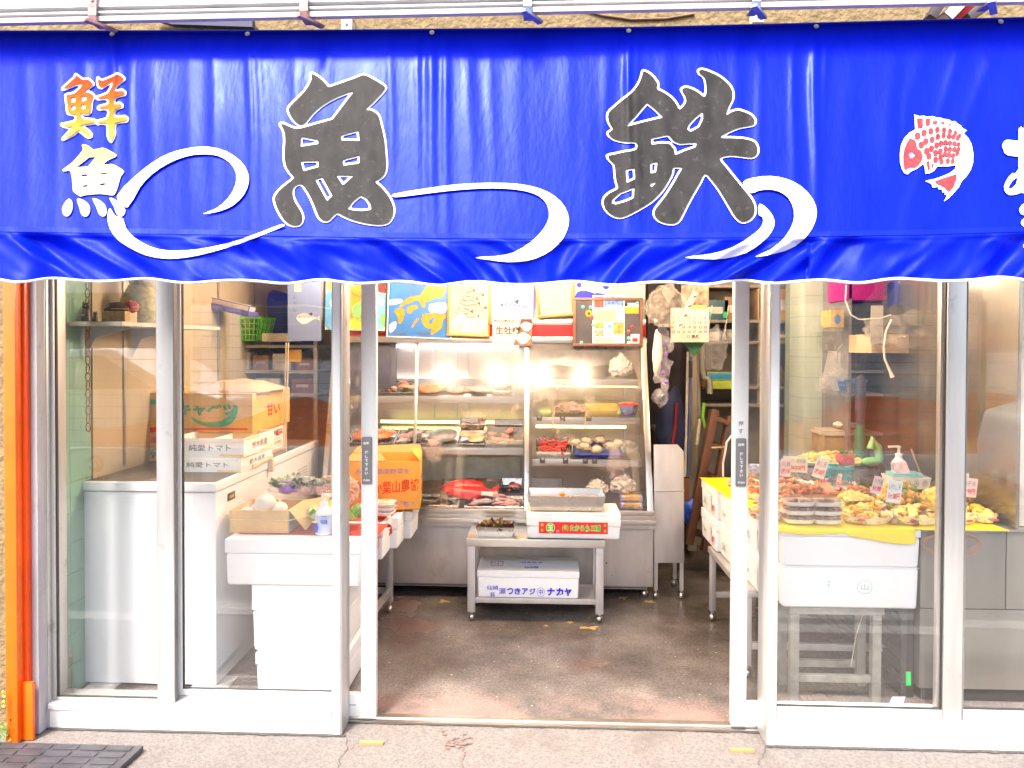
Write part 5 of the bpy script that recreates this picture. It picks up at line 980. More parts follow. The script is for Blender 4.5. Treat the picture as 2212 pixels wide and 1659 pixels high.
# ================================================================ freezer
fx0, fx1 = X(140, .25, 1250), X(467, .25, 1250); fy0, fy1 = .25, 1.75; zf0, zf1 = Z(1479, .25, 400), Z(1042, .25, 300)
FZ = T('chest_freezer', 'tall white chest freezer standing on concrete blocks behind left window', 'freezer', ((fx0 + fx1) / 2, 1, zf0))
mb = MB(); mb.box(fx0, fx1, fy0, fy1, zf0, zf1 - .042, white); mb.build('freezer_body', FZ, .006, 3)
lidm = M('freezer_lid_top', (.12, .1, .085), .35, 0, .2, 5, dirt=(.3, .26, .22), dscale=6)
mb = MB(); mb.box(fx0 - .006, fx1 + .006, fy0 - .012, fy1, zf1 - .036, zf1, white); mb.box(fx0 + .004, fx1 - .004, fy0 + .004, fy1 - .01, zf1, zf1 + .003, lidm); l = mb.build('freezer_lid', FZ, .004, 2)
mb = MB(); p = Vector((fx1 + .006, .72, zf1 - .004)); cr = M('cream_plastic', (.62, .58, .42), .35, 0, .05, 8)
mb.bar(p + Vector((-.0, -.09, .014)), p + Vector((.0, .18, .03)), .03, .022, cr); mb.bar(p + Vector((.012, .15, .02)), p + Vector((.012, .15, -.05)), .03, .03, cr); mb.build('handle', l, .006)
mb = MB(); q = W(488, 1097, .3); mb.box(fx1, fx1 + .003, .37, .45, .79, .825, M('brown_badge', (.12, .09, .07), .4)); mb.box(fx1 + .003, fx1 + .004, .385, .435, .8, .812, M('badge_gold', (.5, .38, .1), .4)); mb.build('badge', FZ)
mb = MB(); sy = .9
for z in range(10): mb.box(fx1, fx1 + .0015, 1.35, 1.52, .62 + z * .016, .627 + z * .016, M('label_grey', (.5, .45, .45), .6))
mb.build('notice_label', FZ)
cb = M('concrete_block', (.5, .49, .47), .9, 0, .15, 20, bump=.4)
for a, b, lb in ((190, 255, 'thin concrete block under the left corner of the freezer'), (412, 492, 'thin concrete block under the right corner of the freezer')):
    xa, xb = X(a, .24, 1500), X(b, .24, 1500); mb = MB(); mb.box(xa, xb, .2, .36, 0, zf0 - .004, cb); mb.box(xa + .01, xb - .005, 1.5, 1.7, 0, zf0 - .004, cb); S(mb, 'concrete_block', lb, 'block', group='concrete blocks under the freezer', bevel=.005)
mb = MB(); mb.box(X(475, .55, 1450), X(520, .55, 1450), .5, .9, 0, .045, M('wet_plank', (.28, .18, .1), .6, 0, .3, 14, stretch=(1, .2, 1))); S(mb, 'wooden_plank', 'worn wooden plank on the floor beside the freezer', 'plank', bevel=.004)
# boxes on freezer
zt_ = zf1 + .004
def carton(x0, x1, y0, y1, z0, z1, m, name, label, rz=0, flaps=False, group=None, seam=None):
    t = T(name, label, 'carton', ((x0 + x1) / 2, (y0 + y1) / 2, z0), group); mb = MB(); mb.box(x0, x1, y0, y1, z0, z1, m, rz)
    b = mb.build('box_body', t, .003); return t, b
y = .8; xa, xb = X(299, y, 970), X(540, y, 970); zc1 = Z(935, y, 400)
t, b = carton(xa, xb, y, y + .56, zt_, zc1, tan, 'vegetable_carton', 'tan radish carton with a small green crane truck, lower of two on the freezer')
tx = MB(); yy = y - .0008
tx.text('三浦', W(322, 950, yy), UX, UZ, .075, .034, M('pink_ink', (.75, .12, .25), .6), .02)
tg = M('teal_print', (.1, .4, .32), .6); q = lambda px, py: W(px, py, yy)
tx.poly([q(308, 983), q(308, 976), q(312, 968), q(321, 968), q(322, 976), q(348, 976), q(348, 984)], tg); tx.tube([q(326, 975), q(345, 962), q(352, 960)], .002, tg, 4)
for px in (314, 331, 341): tx.lathe(q(px, 986), [(.008, 0), (.008, .0006)], red, 12, axis=(0, -1, 0))
tx.build('lettering', b)
tx = MB(); xs = xb + .001; mk = lambda f, z: Vector((xs, y + .56 * f, z))
tx.slab([mk(.45, zt_ + .02), mk(.92, zt_ + .02), mk(.92, zc1 - .01), mk(.45, zc1 - .01)], (.0008, 0, 0), paper); hz = zc1 - zt_
tx.text('共撰', Vector((xs + .0012, y + .56 * .68, zt_ + hz * .72)), UY, UZ, .2, .036, red, .06)
tx.ball((xs + .001, y + .56 * .69, zt_ + hz * .72), (.0008, .022, .016), greyink, 2)
tx.tube([mk(.48, zt_ + hz * .5) + UX * .0014, mk(.89, zt_ + hz * .5) + UX * .0014, mk(.89, zt_ + hz * .2) + UX * .0014, mk(.48, zt_ + hz * .2) + UX * .0014], .001, greyink, 4, closed=True); tx.text('3L/2L/L/M/S', Vector((xs + .0014, y + .56 * .66, zt_ + hz * .36)), UY, UZ, .18, .02, greyink, 0)
tx.build('sticker', b)
z2 = Z(849, y, 400); cab = M('cabbage_carton', (.7, .42, .12), .7, 0, .1, 10)
t, b = carton(X(290, y, 890), X(545, y, 890), y + .005, y + .57, zc1 + .002, z2, cab, 'vegetable_carton', 'orange brown cabbage carton with green lettering, upper of two on the freezer')
tx = MB(); yy = y + .004; grn = M('cabbage_green', (.02, .35, .16), .6)
q = lambda px, py: W(px, py, yy)
tx.text('キャベツ', q(447, 885), UX, UZ, .31, .062, grn, .06)
paint(tx, field([[(412, 900), (440, 912), (480, 908), (500, 892), (508, 878), (514, 880), (508, 905), (490, 920), (455, 924), (425, 914)]], (), 0, 2), grn, .0012, flatmap(yy)); paint(tx, field([[(300, 905), (320, 924), (345, 918), (385, 895), (385, 908), (345, 930), (318, 934), (302, 920)]], (), 0, 2), red, .001, flatmap(yy))
tx.slab([q(385, 929), q(535, 929), q(535, 925), q(385, 925)], (0, -.0006, 0), red); tx.slab([q(313, 873), q(345, 873), q(345, 863), q(313, 863)], (0, -.0006, 0), grn); tx.build('lettering', b)
tx = MB(); tx.text('甘い', Vector((X(545, y, 890) + .0012, y + .3, (zc1 + z2) / 2)), UY, UZ, .2, .07, red, .03); tx.build('lettering', b)
mb = MB()
def pb(u, v):
    p = Vector((X(395, y, 840) + .4 * u, y + .05 + .4 * v, z2 + .004)); return p + Vector((0, 0, .055 * (sin(u * pi) ** .6) * (sin(v * pi) ** .5) * (1 + .35 * noise.noise(Vector((u * 5, v * 5, 1))))))
mb.grid(pb, 16, 12, M('kraft_paper', (.5, .38, .26), .7, 0, .1, 9)); S(mb, 'paper_bag', 'crumpled brown paper bag lying on the cabbage carton', 'bag', ang=25)
wcard = M('white_cardboard', (.82, .82, .8), .6, 0, .03, 8); yel = M('yellow_print', (.85, .6, .08), .6)
def tomato(z0, z1, dx, label):
    ya = .5; xa, xb = X(360, ya, 985) + dx, X(525, ya, 985) + dx; yb = ya + .4
    t = T('tomato_tray', label, 'carton', ((xa + xb) / 2, ya + .2, z0), 'white tomato boxes'); mb = MB(); th = .006
    mb.box(xa, xb, ya, yb, z0, z0 + th, wcard); mb.box(xa, xb, ya, ya + th, z0 + th, z1, wcard); mb.box(xa, xb, yb - th, yb, z0 + th, z1, wcard); mb.box(xa, xa + th, ya + th, yb - th, z0 + th, z1, wcard); mb.box(xb - th, xb, ya + th, yb - th, z0 + th, z1, wcard)
    mb.box((xa + xb) / 2 - .004, (xa + xb) / 2 + .004, ya + th, yb - th, z0 + th, z1 - .01, wcard)
    b = mb.build('box_body', t, .0015); tx = MB(); h = z1 - z0; cx = (xa + xb) / 2 + .02; yy = ya - .0007
    tx.text('純愛トマト', (cx, yy, z0 + h * .5), UX, UZ, .2, h * .36, greyink, .01)
    for a0, a1, f in ((xa, xa + .075, .86), (xb - .115, xb - .005, .1)): tx.slab([(a0, yy, z0 + h * (f - .04)), (a1, yy, z0 + h * (f - .04)), (a1, yy, z0 + h * (f + .05)), (a0, yy, z0 + h * (f + .05))], (0, -.0004, 0), yel)
    tx.slab([(xa, yy, z0 + h * .8), (xb, yy, z0 + h * .8), (xb, yy, z0 + h * .815), (xa, yy, z0 + h * .815)], (0, -.0004, 0), yel)
    xs = xb + .0007; tx.text('栃木県産', (xs, ya + .2, z0 + h * .5), UY, UZ, .2, h * .4, greyink, .01)
    for a0, a1, f in ((.03, .2, .88), (.22, .37, .06)): tx.slab([(xs, ya + a0, z0 + h * f), (xs, ya + a1, z0 + h * f), (xs, ya + a1, z0 + h * (f + .08)), (xs, ya + a0, z0 + h * (f + .08))], (.0004, 0, 0), yel)
    tx.build('lettering', b)
zA = Z(987, .5, 400); zB = Z(947, .5, 400)
tomato(zt_, zA - .001, -.008, 'white tomato box with grey lettering, directly on the freezer lid'); tomato(zA, zB, .004, 'white open tomato box with grey lettering, stacked on the other tomato box')
# ================================================================ left wall shelf and figurines
sz = Z(705, 1.0, 250) + .0
sh = M('shelf_board', (.5, .47, .42), .5)
WS = T('wall_shelf', 'narrow shelf on metal brackets on the left wall holding figurines', 'shelf', (XL + .1, .9, sz - .02))
mb = MB(); mb.box(XL + .012, XL + .24, .13, 1.1, sz - .018, sz, sh); mb.build('shelf_board', WS, .002)
for y in (.24, .62):
    mb = MB(); mb.slab([(XL + .012, y, sz - .018), (XL + .22, y, sz - .018), (XL + .2, y, sz - .03), (XL + .06, y, sz - .07), (XL + .012, y, sz - .16)], (0, .008, 0), M('bracket_grey', (.45, .45, .48), .4, .5)); mb.build('bracket', WS)
def cat(px, s, label, Y=.15):
    mb = MB(); c = Vector((X(px, Y, 690), Y, sz)); bk = M('black_cat', (.025, .02, .02), .45)
    mb.lathe(c, [(.0, 0), (.4 * s, 0), (.42 * s, .25 * s), (.36 * s, .7 * s), (.28 * s, 1.0 * s), (.2 * s, 1.1 * s)], bk, 16); mb.ball(c + Vector((0, 0, 1.3 * s)), (.33 * s, .28 * s, .3 * s), bk, 2)
    for e in (-1, 1): mb.lathe(c + Vector((e * .2 * s, 0, 1.5 * s)), [(.12 * s, 0), (.0, .25 * s)], bk, 8)
    for e in (-1, 1): mb.ball(c + Vector((e * .12 * s, -.25 * s, 1.33 * s)), .04 * s, M('cat_eye', (.6, .5, .2), .3), 1)
    mb.tube([c + Vector((.14 * s * a, -.4 * s, .5 * s + .1 * b * s)) for a, b in ((-1, 1), (0, 0), (1, 1))], .03 * s, M('cat_bib', (.5, .35, .15), .5), 5)
    S(mb, 'cat_figurine', label, 'figurine')
cat(186, .05, 'black seated cat figurine on the wall shelf, bigger of two'); cat(206, .026, 'tiny black cat figurine on the wall shelf, smaller of two', .17)
Y = .5; mb = MB(); c = Vector((X(303, .5, 690), .5, sz)); ow = M('owl_grey', (.34, .33, .2), .5, 0, .4, 50)
mb.lathe(c, [(.0, 0), (.06, 0), (.085, .05), (.085, .11), (.06, .16), (.05, .18)], ow, 18); mb.ball(c + Vector((.01, 0, .2)), (.06, .055, .048), M('owl_head', (.42, .43, .45), .5, 0, .2, 30), 2)
for e in (-1, 1): mb.lathe(c + Vector((.01 + e * .022, -.045, .205)), [(.02, 0), (.014, .008), (.0, .01)], M('owl_eye', (.6, .6, .6), .3), 10, axis=(0, -1, 0))
mb.lathe(c + Vector((.01, -.05, .19)), [(.01, 0), (0, .022)], ink, 6, axis=(0, -1, -.5)); S(mb, 'owl_figurine', 'grey owl figurine at the right end of the wall shelf', 'figurine')
mb = MB(); c = Vector((X(252, .3, 690), .3, sz)); mb.box(c.x - .045, c.x + .06, .26, .36, sz, sz + .05, M('wicker_box', (.42, .28, .14), .7, 0, .3, 60)); mb.ball(c + Vector((-.0, 0, .06)), (.06, .04, .032), M('dark_cloth', (.06, .045, .04), .7), 2, .3); mb.ball(c + Vector((.05, .02, .07)), (.04, .03, .03), M('red_cloth', (.45, .03, .03), .6), 2, .3)
S(mb, 'small_basket', 'small box of dark and red trinkets on the wall shelf', 'basket', bevel=.003)
mb = MB()
for k in range(18): z = sz + .16 - k * .036; y = .2; mb.tube([(XL + .05 + (.009 if k % 2 else .002) * cos(a), y + (.002 if k % 2 else .009) * cos(a), z + .02 * sin(a)) for a in [2 * pi * i / 8 for i in range(8)]], .0028, M('rusty_chain', (.32, .12, .05), .6), 5, closed=True)
S(mb, 'hanging_chain', 'rusty chain hanging beside the left wall', 'chain')
# upper left: blue tarp bag, green basket, rack, AC unit
RK = T('wire_rack', 'grey metal storage rack with odds and ends behind the freezer', 'rack', (X(600, 2.3), 2.3, 0)); mb = MB(); rm = M('rack_grey', (.48, .47, .46), .5, .4)
ra, rb = X(440, 2.3), X(705, 2.3)
for x in (ra, rb):
    for y in (2.05, 2.5): mb.box(x - .012, x + .012, y - .012, y + .012, 0, 1.56, rm)
mb.build('post', RK); 
for py in (745, 800, 850): z = Z(py, 2.05, 600); mb = MB(); mb.box(ra, rb, 2.04, 2.52, z - .02, z, rm); mb.build('shelf_board', RK, .002)
random.seed(5)
cols = [('parcel_white', (.6, .58, .55)), ('parcel_brown', (.35, .2, .1)), ('parcel_grey', (.32, .33, .36)), ('parcel_blue', (.12, .16, .4)), ('parcel_maroon', (.25, .08, .07))]
zr_ = Z(800, 2.05, 600)
for k, (px, w_, h_, ci, py, lb) in enumerate(((480, .1, .09, 2, 800, 'grey packet on the rack, left end'), (520, .12, .12, 0, 800, 'white packet on the rack, next to the left end'), (565, .1, .1, 1, 800, 'brown packet in the middle of the rack'), (610, .12, .11, 0, 800, 'white carton on the rack, right of the brown packet'), (660, .12, .08, 4, 800, 'maroon packet on the rack, right end'), (500, .14, .1, 3, 850, 'blue packet on the low rack board, left'), (580, .16, .1, 0, 850, 'white packet on the low rack board, middle'), (655, .14, .1, 4, 850, 'maroon packet on the low rack board, right'))):
    x = X(px, 2.1); z = Z(py, 2.05, 600) + .001; mb = MB(); mb.box(x - w_ / 2, x + w_ / 2, 2.08, 2.25, z, z + h_, M(cols[ci][0], cols[ci][1], .6, 0, .25, 12)); mb.box(x - w_ * .3, x + w_ * .3, 2.078, 2.08, z + h_ * .4, z + h_ * .6, M('packet_band', (.5, .45, .4), .6)); S(mb, 'packet', lb, 'packet', group='packets on the rack', bevel=.006)
gb = M('green_plastic', (.12, .6, .02), .4, 0, .06, 6)
def basket(px0, px1, py0, py1, Y, dep, m, name, label, holes=8, rows=4, flare=.03):
    xa, xb = X(px0, Y, py0), X(px1, Y, py0); z1, z0 = Z(py0, Y, X(0, Y) * 0 + (px0 + px1) / 2), Z(py1, Y, (px0 + px1) / 2); mb = MB()
    fl = flare
    def side(p, q, pi, qi):
        n = holes
        for i in range(n + 1): t = i / n; mb.bar(Vector(pi).lerp(Vector(qi), t), Vector(p).lerp(Vector(q), t), .005, .005, m)
        for j in range(rows + 1): t = j / rows; mb.bar(Vector(pi).lerp(Vector(p), t), Vector(qi).lerp(Vector(q), t), .005 if j < rows else .012, .005 if j < rows else .012, m)
    T0 = [(xa, Y, z1), (xb, Y, z1), (xb, Y + dep, z1), (xa, Y + dep, z1)]; B0 = [(xa + fl, Y + fl, z0), (xb - fl, Y + fl, z0), (xb - fl, Y + dep - fl, z0), (xa + fl, Y + dep - fl, z0)]
    for i in range(4): j = (i + 1) % 4; side(T0[i], T0[j], B0[i], B0[j])
    mb.slab(B0[::-1], (0, 0, .004), m); return S(mb, name, label, 'basket')
basket(478, 560, 686, 735, 1.95, .3, gb, 'green_basket', 'bright green plastic basket on top of the rack')
mb = MB(); mb.box(X(560, 1.9), X(625, 1.9), 1.95, 2.15, Z(738, 1.95, 600), Z(720, 1.95, 600), M('beige_tray_box', (.6, .55, .45), .5)); S(mb, 'beige_box', 'flat beige box beside the green basket on the rack', 'box', bevel=.004)
tarp = M('blue_tarp', (.02, .05, .4), .45, 0, .3, 10, bump=.3, bscale=25)
mb = MB(); mb.ball(W(525, 668, 2.55), (.4, .12, .2), tarp, 3, .35, 5); mb.ball(W(600, 735, 2.6), (.3, .1, .1), tarp, 3, .4, 5); S(mb, 'blue_tarp', 'crumpled blue tarpaulin stuffed on top of the rack', 'tarpaulin')
mb = MB(); p0, p1 = W(440, 655, 1.6), W(548, 680, 1.6); mb.bar(p0, p1, .16, .035, M('dark_blue_slat', (.1, .1, .35), .4)); mb.bar(p0 + Vector((.0, -.02, .03)), p1 + Vector((0, -.02, .03)), .1, .04, M('unit_ivory', (.55, .5, .42), .5)); S(mb, 'air_conditioner', 'ivory wall air conditioner with a tilted dark louvre high on the left', 'air conditioner', bevel=.006)
# foam stack left
t, b, l = foam_box(X(487, .2, 1220), X(778, .2, 1220), .2, .55, Z(1267, .2, 600), Z(1166, .2, 600), 'wide white foam box on top of the stack behind the left window', .3, bev=.016)
zA = Z(1267, .2, 600); zB = Z(1411, .2, 600)
foam_box(X(545, .215, 1330), X(748, .215, 1330), .215, .6, zB, zA - .001, 'white foam box in the middle of the stack behind the left window', .38, bev=.016)
foam_box(X(553, .205, 1450), X(750, .205, 1450), .205, .6, .002, zB - .001, 'white foam box at the bottom of the stack behind the left window', .3, bev=.016)
ztop = Z(1166, .2, 600) + .001
# red cloth + table
redc = M('red_tablecloth', (.45, .035, .025), .75, 0, .12, 30, bump=.1)
LT = T('steel_table', 'stainless table under the red cloth beside the left door', 'table', (X(800, .9), .9, 0)); lx0, lx1 = -1.35, X(853, 1.22, 1330)
mb = MB(); mb.box(lx0, lx1 - .02, .62, 1.27, .42, .455, steelf); mb.build('table_top', LT, .003)
for x, y in ((lx1 - .03, 1.2), (lx1 - .06, .66), (lx0 + .05, 1.2), (lx0 + .05, .66)):
    mb = MB(); mb.box(x - .018, x + .018, y, y + .036, .06, .42, steelf); o = mb.build('leg', LT, .002); mb = MB(); ballfoot(mb, x, y + .018, .07, .02); mb.build('ball_foot', o)
mb = MB(); mb.bar((lx1 - .03, 1.2, .12), (lx1 - .055, .68, .12), .025, .03, steelf); mb.bar((lx1 - .03, 1.22, .12), (lx0 + .06, 1.22, .12), .025, .03, steelf); mb.build('brace', LT)
xe = X(903, 1.25, 1115)
for k, (ya, yb, x1, za, zb, lb) in enumerate(((1.04, 1.27, xe, .458, .607, 'foam box at the far end of the red clothed table, nearest the fish case'), (.84, 1.03, xe - .035, .458, .618, 'foam box in the row under the red cloth, second from the fish case'), (.64, .83, xe - .07, .458, .63, 'foam box in the row under the red cloth, next to the left door'))):
    foam_box(x1 - .45, x1, ya, yb, za, zb, lb, .35, bev=.01)
mb = MB()
def cl1(u, v):
    y = .5 + .58 * v; z = .64 - .012 * v; xr_ = xe - .06 - .05 * (1 - v); s = u * .62
    if s < .5: return Vector((xr_ - .5 + s, y, z + .0015))
    q = s - .5; return Vector((xr_ + .006 + .02 * q + .01 * sin(v * 14) * q * 8, y, z - q * (1.1 - .6 * v)))
mb.grid(cl1, 40, 14, redc)
def cl2(u, v): return Vector((X(600, .5) - .1 + .62 * u, .28 + .3 * v, ztop + .0015 + (-.036 * max(0, (v - .8) / .2))))
mb.grid(cl2, 16, 8, redc)
S(mb, 'red_tablecloth', 'dark red cloth spread over foam boxes beside the left door', 'tablecloth')
# orange pumpkin carton
t = T('pumpkin_carton', 'open orange pumpkin carton with red lettering on the red clothed table', 'carton', (X(840, 1.05), 1.1, .63)); rz = radians(7)
cA = Vector((X(745, .93, 1090), .93, .632)); uu = Vector((cos(rz), sin(rz), 0)); vv = Vector((-sin(rz), cos(rz), 0)); Wc = (X(908, .99, 1090) - cA.x) / cos(rz); hc = Z(1000, .96) - .632; dc = .32
P3 = lambda a, b, z: cA + uu * a * Wc + vv * b * dc + Vector((0, 0, z * hc))
mb = MB(); th = .02
for (a0, a1, b0, b1) in ((0, 1, 0, th), (0, 1, 1 - th, 1), (0, .012, th, 1 - th), (.988, 1, th, 1 - th)):
    mb.slab([P3(a0, b0, 0), P3(a1, b0, 0), P3(a1, b1, 0), P3(a0, b1, 0)][::-1], (0, 0, hc), card)
mb.slab([P3(0, 0, 0), P3(1, 0, 0), P3(1, 1, 0), P3(0, 1, 0)][::-1], (0, 0, .004), card); b = mb.build('box_body', t, .001)
inner = M('carton_inside', (.5, .26, .08), .8, 0, .1, 10)
for pts in ([P3(1, 0, 1), P3(1, 1, 1), P3(.93, 1, 1.1), P3(.87, -.02, 1.24)], [P3(0, 1, 1), P3(1, 1, 1), P3(.95, 1.5, 1.1), P3(.03, 1.5, 1.06)], [P3(0, 0, 1), P3(.55, 0, 1), P3(.45, .3, 1.12), P3(.06, .3, 1.1)]):
    mb = MB(); mb.slab(pts, (0, 0, .004), inner if pts[0] != P3(1, 0, 1) else card); mb.build('flap', t)
nn = -vv * .0015; tc = lambda a, z: P3(a, 0, z) + nn; tx = MB(); orx = M('vivid_red_print', (.8, .04, .01), .6)
tx.text('みうら健康野菜を', tc(.5, .8), uu, UZ, Wc * .72, hc * .11, purple, .0); tx.text('なか葉山農協', tc(.62, .47) , (uu + UZ * .1).normalized(), UZ, Wc * .74, hc * .26, orx, .012); tx.text('かぼちゃ', tc(.76, .12), uu, UZ, Wc * .38, hc * .13, M('violet_print', (.3, .22, .5), .6), .04)
tx.lathe(tc(.13, .52), [(.024, 0), (.024, .0005)], orx, 16, axis=-vv); 
for k in range(12): a = 2 * pi * k / 12; d = uu * cos(a) + UZ * sin(a); e = uu * -sin(a) + UZ * cos(a); tx.poly([tc(.13, .52) + d * .024 - e * .004, tc(.13, .52) + d * .024 + e * .004, tc(.13, .52) + d * .036 + e * .006], orx)
tx.text('三', tc(.22, .5), uu, UZ, .03, .03, purple, .03); q = tc(.52, .12); tx.lathe(q, [(.009, 0), (.009, .0006)], ink, 10, axis=-vv); tx.build('lettering', b)
tx = MB(); s2 = lambda f, z: P3(1, f, z) + uu * .0012; tx.text('三浦市農協', s2(.5, .55), vv, UZ, .2, .03, purple, .03); tx.text('かぼちゃ', s2(.55, .3), vv, UZ, .18, .03, orx, .03); tx.build('lettering', b)
# cardboard tray with turnips
ya = .3; xa, xb = X(496, ya, 1130), X(622, ya, 1130); z0 = ztop; z1 = Z(1103, ya, 560)
t = T('turnip_carton', 'low kraft carton tied with string holding white turnips', 'carton', ((xa + xb) / 2, .4, z0)); mb = MB(); th = .006
mb.box(xa, xb, ya, ya + .25, z0 + .002, z0 + .008, kraft); mb.box(xa, xb, ya, ya + th, z0 + .008, z1, kraft); mb.box(xa, xb, ya + .244, ya + .25, z0 + .008, z1, kraft); mb.box(xa, xa + th, ya + th, ya + .244, z0 + .008, z1, kraft); mb.box(xb - th, xb, ya + th, ya + .244, z0 + .008, z1, kraft)
b = mb.build('box_body', t, .001)
mb = MB(); mb.slab([(xb, ya + .01, z1), (xb, ya + .24, z1), (xb + .12, ya + .26, z1 + .02), (xb + .07, ya + .02, z0 + .012)], (.004, 0, 0), kraft); mb.build('flap', t)
mb = MB(); mb.slab([(xb + .001, ya + .004, z0 + .004), (xb + .001, ya + .2, z0 + .004), (xb + .001, ya + .2, z1), (xb + .001, ya + .004, z1)], (.002, 0, 0), M('pale_green_side', (.5, .66, .5), .6)); mb.build('side_panel', t)
mb = MB(); zs_ = (z0 + z1) / 2 + .01; mb.tube([(xa - .002, ya + .2, zs_), (xa - .003, ya - .003, zs_), (xb + .003, ya - .003, zs_ - .002), (xb + .085, ya + .05, zs_ + .012)], .0018, M('cream_string', (.75, .62, .4), .7), 5); mb.build('string', t)
turn = M('turnip_white', (.8, .76, .68), .4, 0, .06, 14)
for k, (dx, dy, dz, r, lb) in enumerate(((.06, .05, .075, .036, 'turnip at the left of the kraft carton'), (.135, .07, .12, .047, 'largest turnip on top of the kraft carton'), (.19, .09, .09, .038, 'turnip at the right of the kraft carton'), (.13, .04, .075, .032, 'turnip at the front of the kraft carton'), (.09, .1, .085, .034, 'turnip at the back left of the kraft carton'))):
    mb = MB(); c = Vector((xa + dx, ya + dy, z0 + dz)); mb.ball(c, (r, r, r * .85), turn, 3, .06); mb.tube([c + Vector((0, 0, r * .75)), c + Vector((.004, 0, r * 1.1))], .006, turn, 6); S(mb, 'turnip', lb, 'turnip', group='turnips in the kraft carton')
mb = MB(); mb.ball((xa + .07, ya + .09, z0 + .08), (.075, .05, .05), plastic_mat('thin_clear_plastic', (.9, .9, .92), .1), 3, .25, 12); S(mb, 'clear_bag', 'clear plastic bag around the turnips', 'bag')
mb = MB(); leafy(mb, (xa + .2, ya + .34, z0 + .14), (.12, .05, .05), 70, [M('herb_green', (.16, .22, .07), .5, 0, .4, 30), M('herb_dark', (.06, .1, .04), .5)], .035, .2); mb.ball((xa + .2, ya + .34, z0 + .15), (.15, .06, .05), clear, 3, .3, 10); mb.ball((xa + .16, ya + .3, z0 + .14), (.05, .03, .025), M('violet_film', (.25, .12, .5), .3, 0, .4, 40), 2, .3); S(mb, 'bagged_greens', 'violet printed bag of green herbs behind the turnips', 'vegetables')
# sanitizer
def bottle(px, pyb, Y, z, h, r, label, lab=M('label_blue_white', (.45, .56, .78), .5)):
    c = Vector((X(px, Y, pyb), Y, z)); t = T('pump_bottle', label, 'bottle', c); bm_ = M('bottle_plastic', (.8, .8, .82), .25, 0, .03, 8)
    mb = MB(); mb.lathe(c, [(r * .9, 0), (r, .006), (r, h * .5), (r * .95, h * .56), (r * .5, h * .66), (r * .35, h * .68)], bm_, 24); mb.build('bottle_body', t)
    mb = MB(); mb.lathe(c + Vector((0, 0, h * .67)), [(r * .5, 0), (r * .5, h * .09), (r * .2, h * .1), (r * .2, h * .22), (r * .3, h * .225), (r * .3, h * .27)], M('pump_white', (.85, .85, .85), .35), 16)
    q = c + Vector((0, 0, h * .93)); mb.bar(q, q + Vector((-r * 1.6 if px > 1500 else r * 1.5, -.004, -.002)), r * .35, r * .3, M('pump_white', (0, 0, 0))); mb.build('pump', t, .0015)
    mb = MB(); mb.lathe(c + Vector((0, 0, h * .05)), [(r * 1.01, 0), (r * 1.015, .001), (r * 1.015, h * .42), (r * 1.01, h * .421)], lab, 24); mb.build('label', t); return t, c
t, c = bottle(699, 1159, .3, ztop + .002, .185, .036, 'white pump sanitizer bottle with a blue figure label on the red cloth')
mb = MB(); f = lambda x, z: c + Vector((x, -.0375 - 0, z)); mb.text('手指消毒', f(.012, .06), UX, UZ, .03, .02, blue, .03); mb.text('ビオレ', f(.012, .085), UX, UZ, .028, .008, blue, .02); mb.poly([f(-.022 + .009 * cos(a), .035 + .022 * sin(a)) for a in [2 * pi * i / 12 for i in range(12)]], blue); mb.poly([f(-.022 + .007 * cos(a), .062 + .008 * sin(a)) for a in [2 * pi * i / 12 for i in range(12)]], M('face_pale', (.75, .6, .5), .5)); mb.build('lettering', t)
lg = [M('lettuce_leaf', (.26, .5, .08), .45, 0, .3, 20), M('lettuce_pale', (.45, .62, .2), .45, 0, .2, 20)]
mb = MB(); leafy(mb, (X(725, .42, 1110), .42, ztop + .03), (.1, .06, .045), 60, lg, .06, .5); S(mb, 'green_lettuce', 'loose green lettuce leaves on the red cloth behind the sanitizer bottle', 'lettuce')
wb = M('wire_basket_white', (.7, .55, .48), .5)
basket(680, 745, 1045, 1070, .8, .2, wb, 'mesh_basket', 'pinkish white mesh basket behind the lettuce', 12, 4, .01)
bagthing(755, 1060, .6, (.045, .04, .06), 'clear bag of peach coloured food before the orange carton', plastic_mat('peach_film', (.8, .5, .35), .55))
for k in range(3):
    c = Vector((X(832, .75, 1080), .76, .655 + k * .022 + .012)); tt = T('food_pack', ('fried food pack at the bottom of the stack by the orange carton', 'fried food pack in the middle of the stack by the orange carton', 'fried food pack on top of the stack by the orange carton')[k], 'food pack', c, 'packs by the orange carton')
    mb = MB(); tray_mb(mb, c.x - .05, c.x + .045, c.y - .05, c.y + .04, c.z - .012, .014, M('pack_white', (.82, .8, .78), .4), .01, .0015); mb.build('pack_tray', tt); mb = MB(); mb.ball(c + Vector((0, 0, .003)), (.035, .03, .008), M('fried_gold', (.7, .4, .08), .5, 0, .3, 60), 2, .3); mb.build('food', tt)
    mb = MB(); mb.box(c.x - .048, c.x + .043, c.y - .048, c.y + .038, c.z + .003, c.z + .012, clear, 0, -.004); mb.build('pack_lid', tt)
mb = MB(); mb.box(-1.25, -.95, 1.9, 1.95, 1.2, 1.56, M('dark_panel', (.08, .09, .16), .4)); mb.box(-1.22, -.98, 1.89, 1.9, 1.24, 1.5, M('dark_panel_glass', (.05, .06, .12), .1)); S(mb, 'dark_cabinet', 'dark blue cabinet door behind the blowfish poster', 'cabinet', bevel=.004)
mb = MB(); p = W(640, 905, 1.0); 
for k in range(2): mb.tube([W(618 + 5 * k, 740, 1.2), W(615 + 5 * k, 860, 1.2), W(612 + 5 * k, 1000, 1.2)], .004, M('curtain_cord', (.6, .5, .36), .5), 6)
S(mb, 'pull_cords', 'pair of pale cords hanging behind the left window', 'cord')
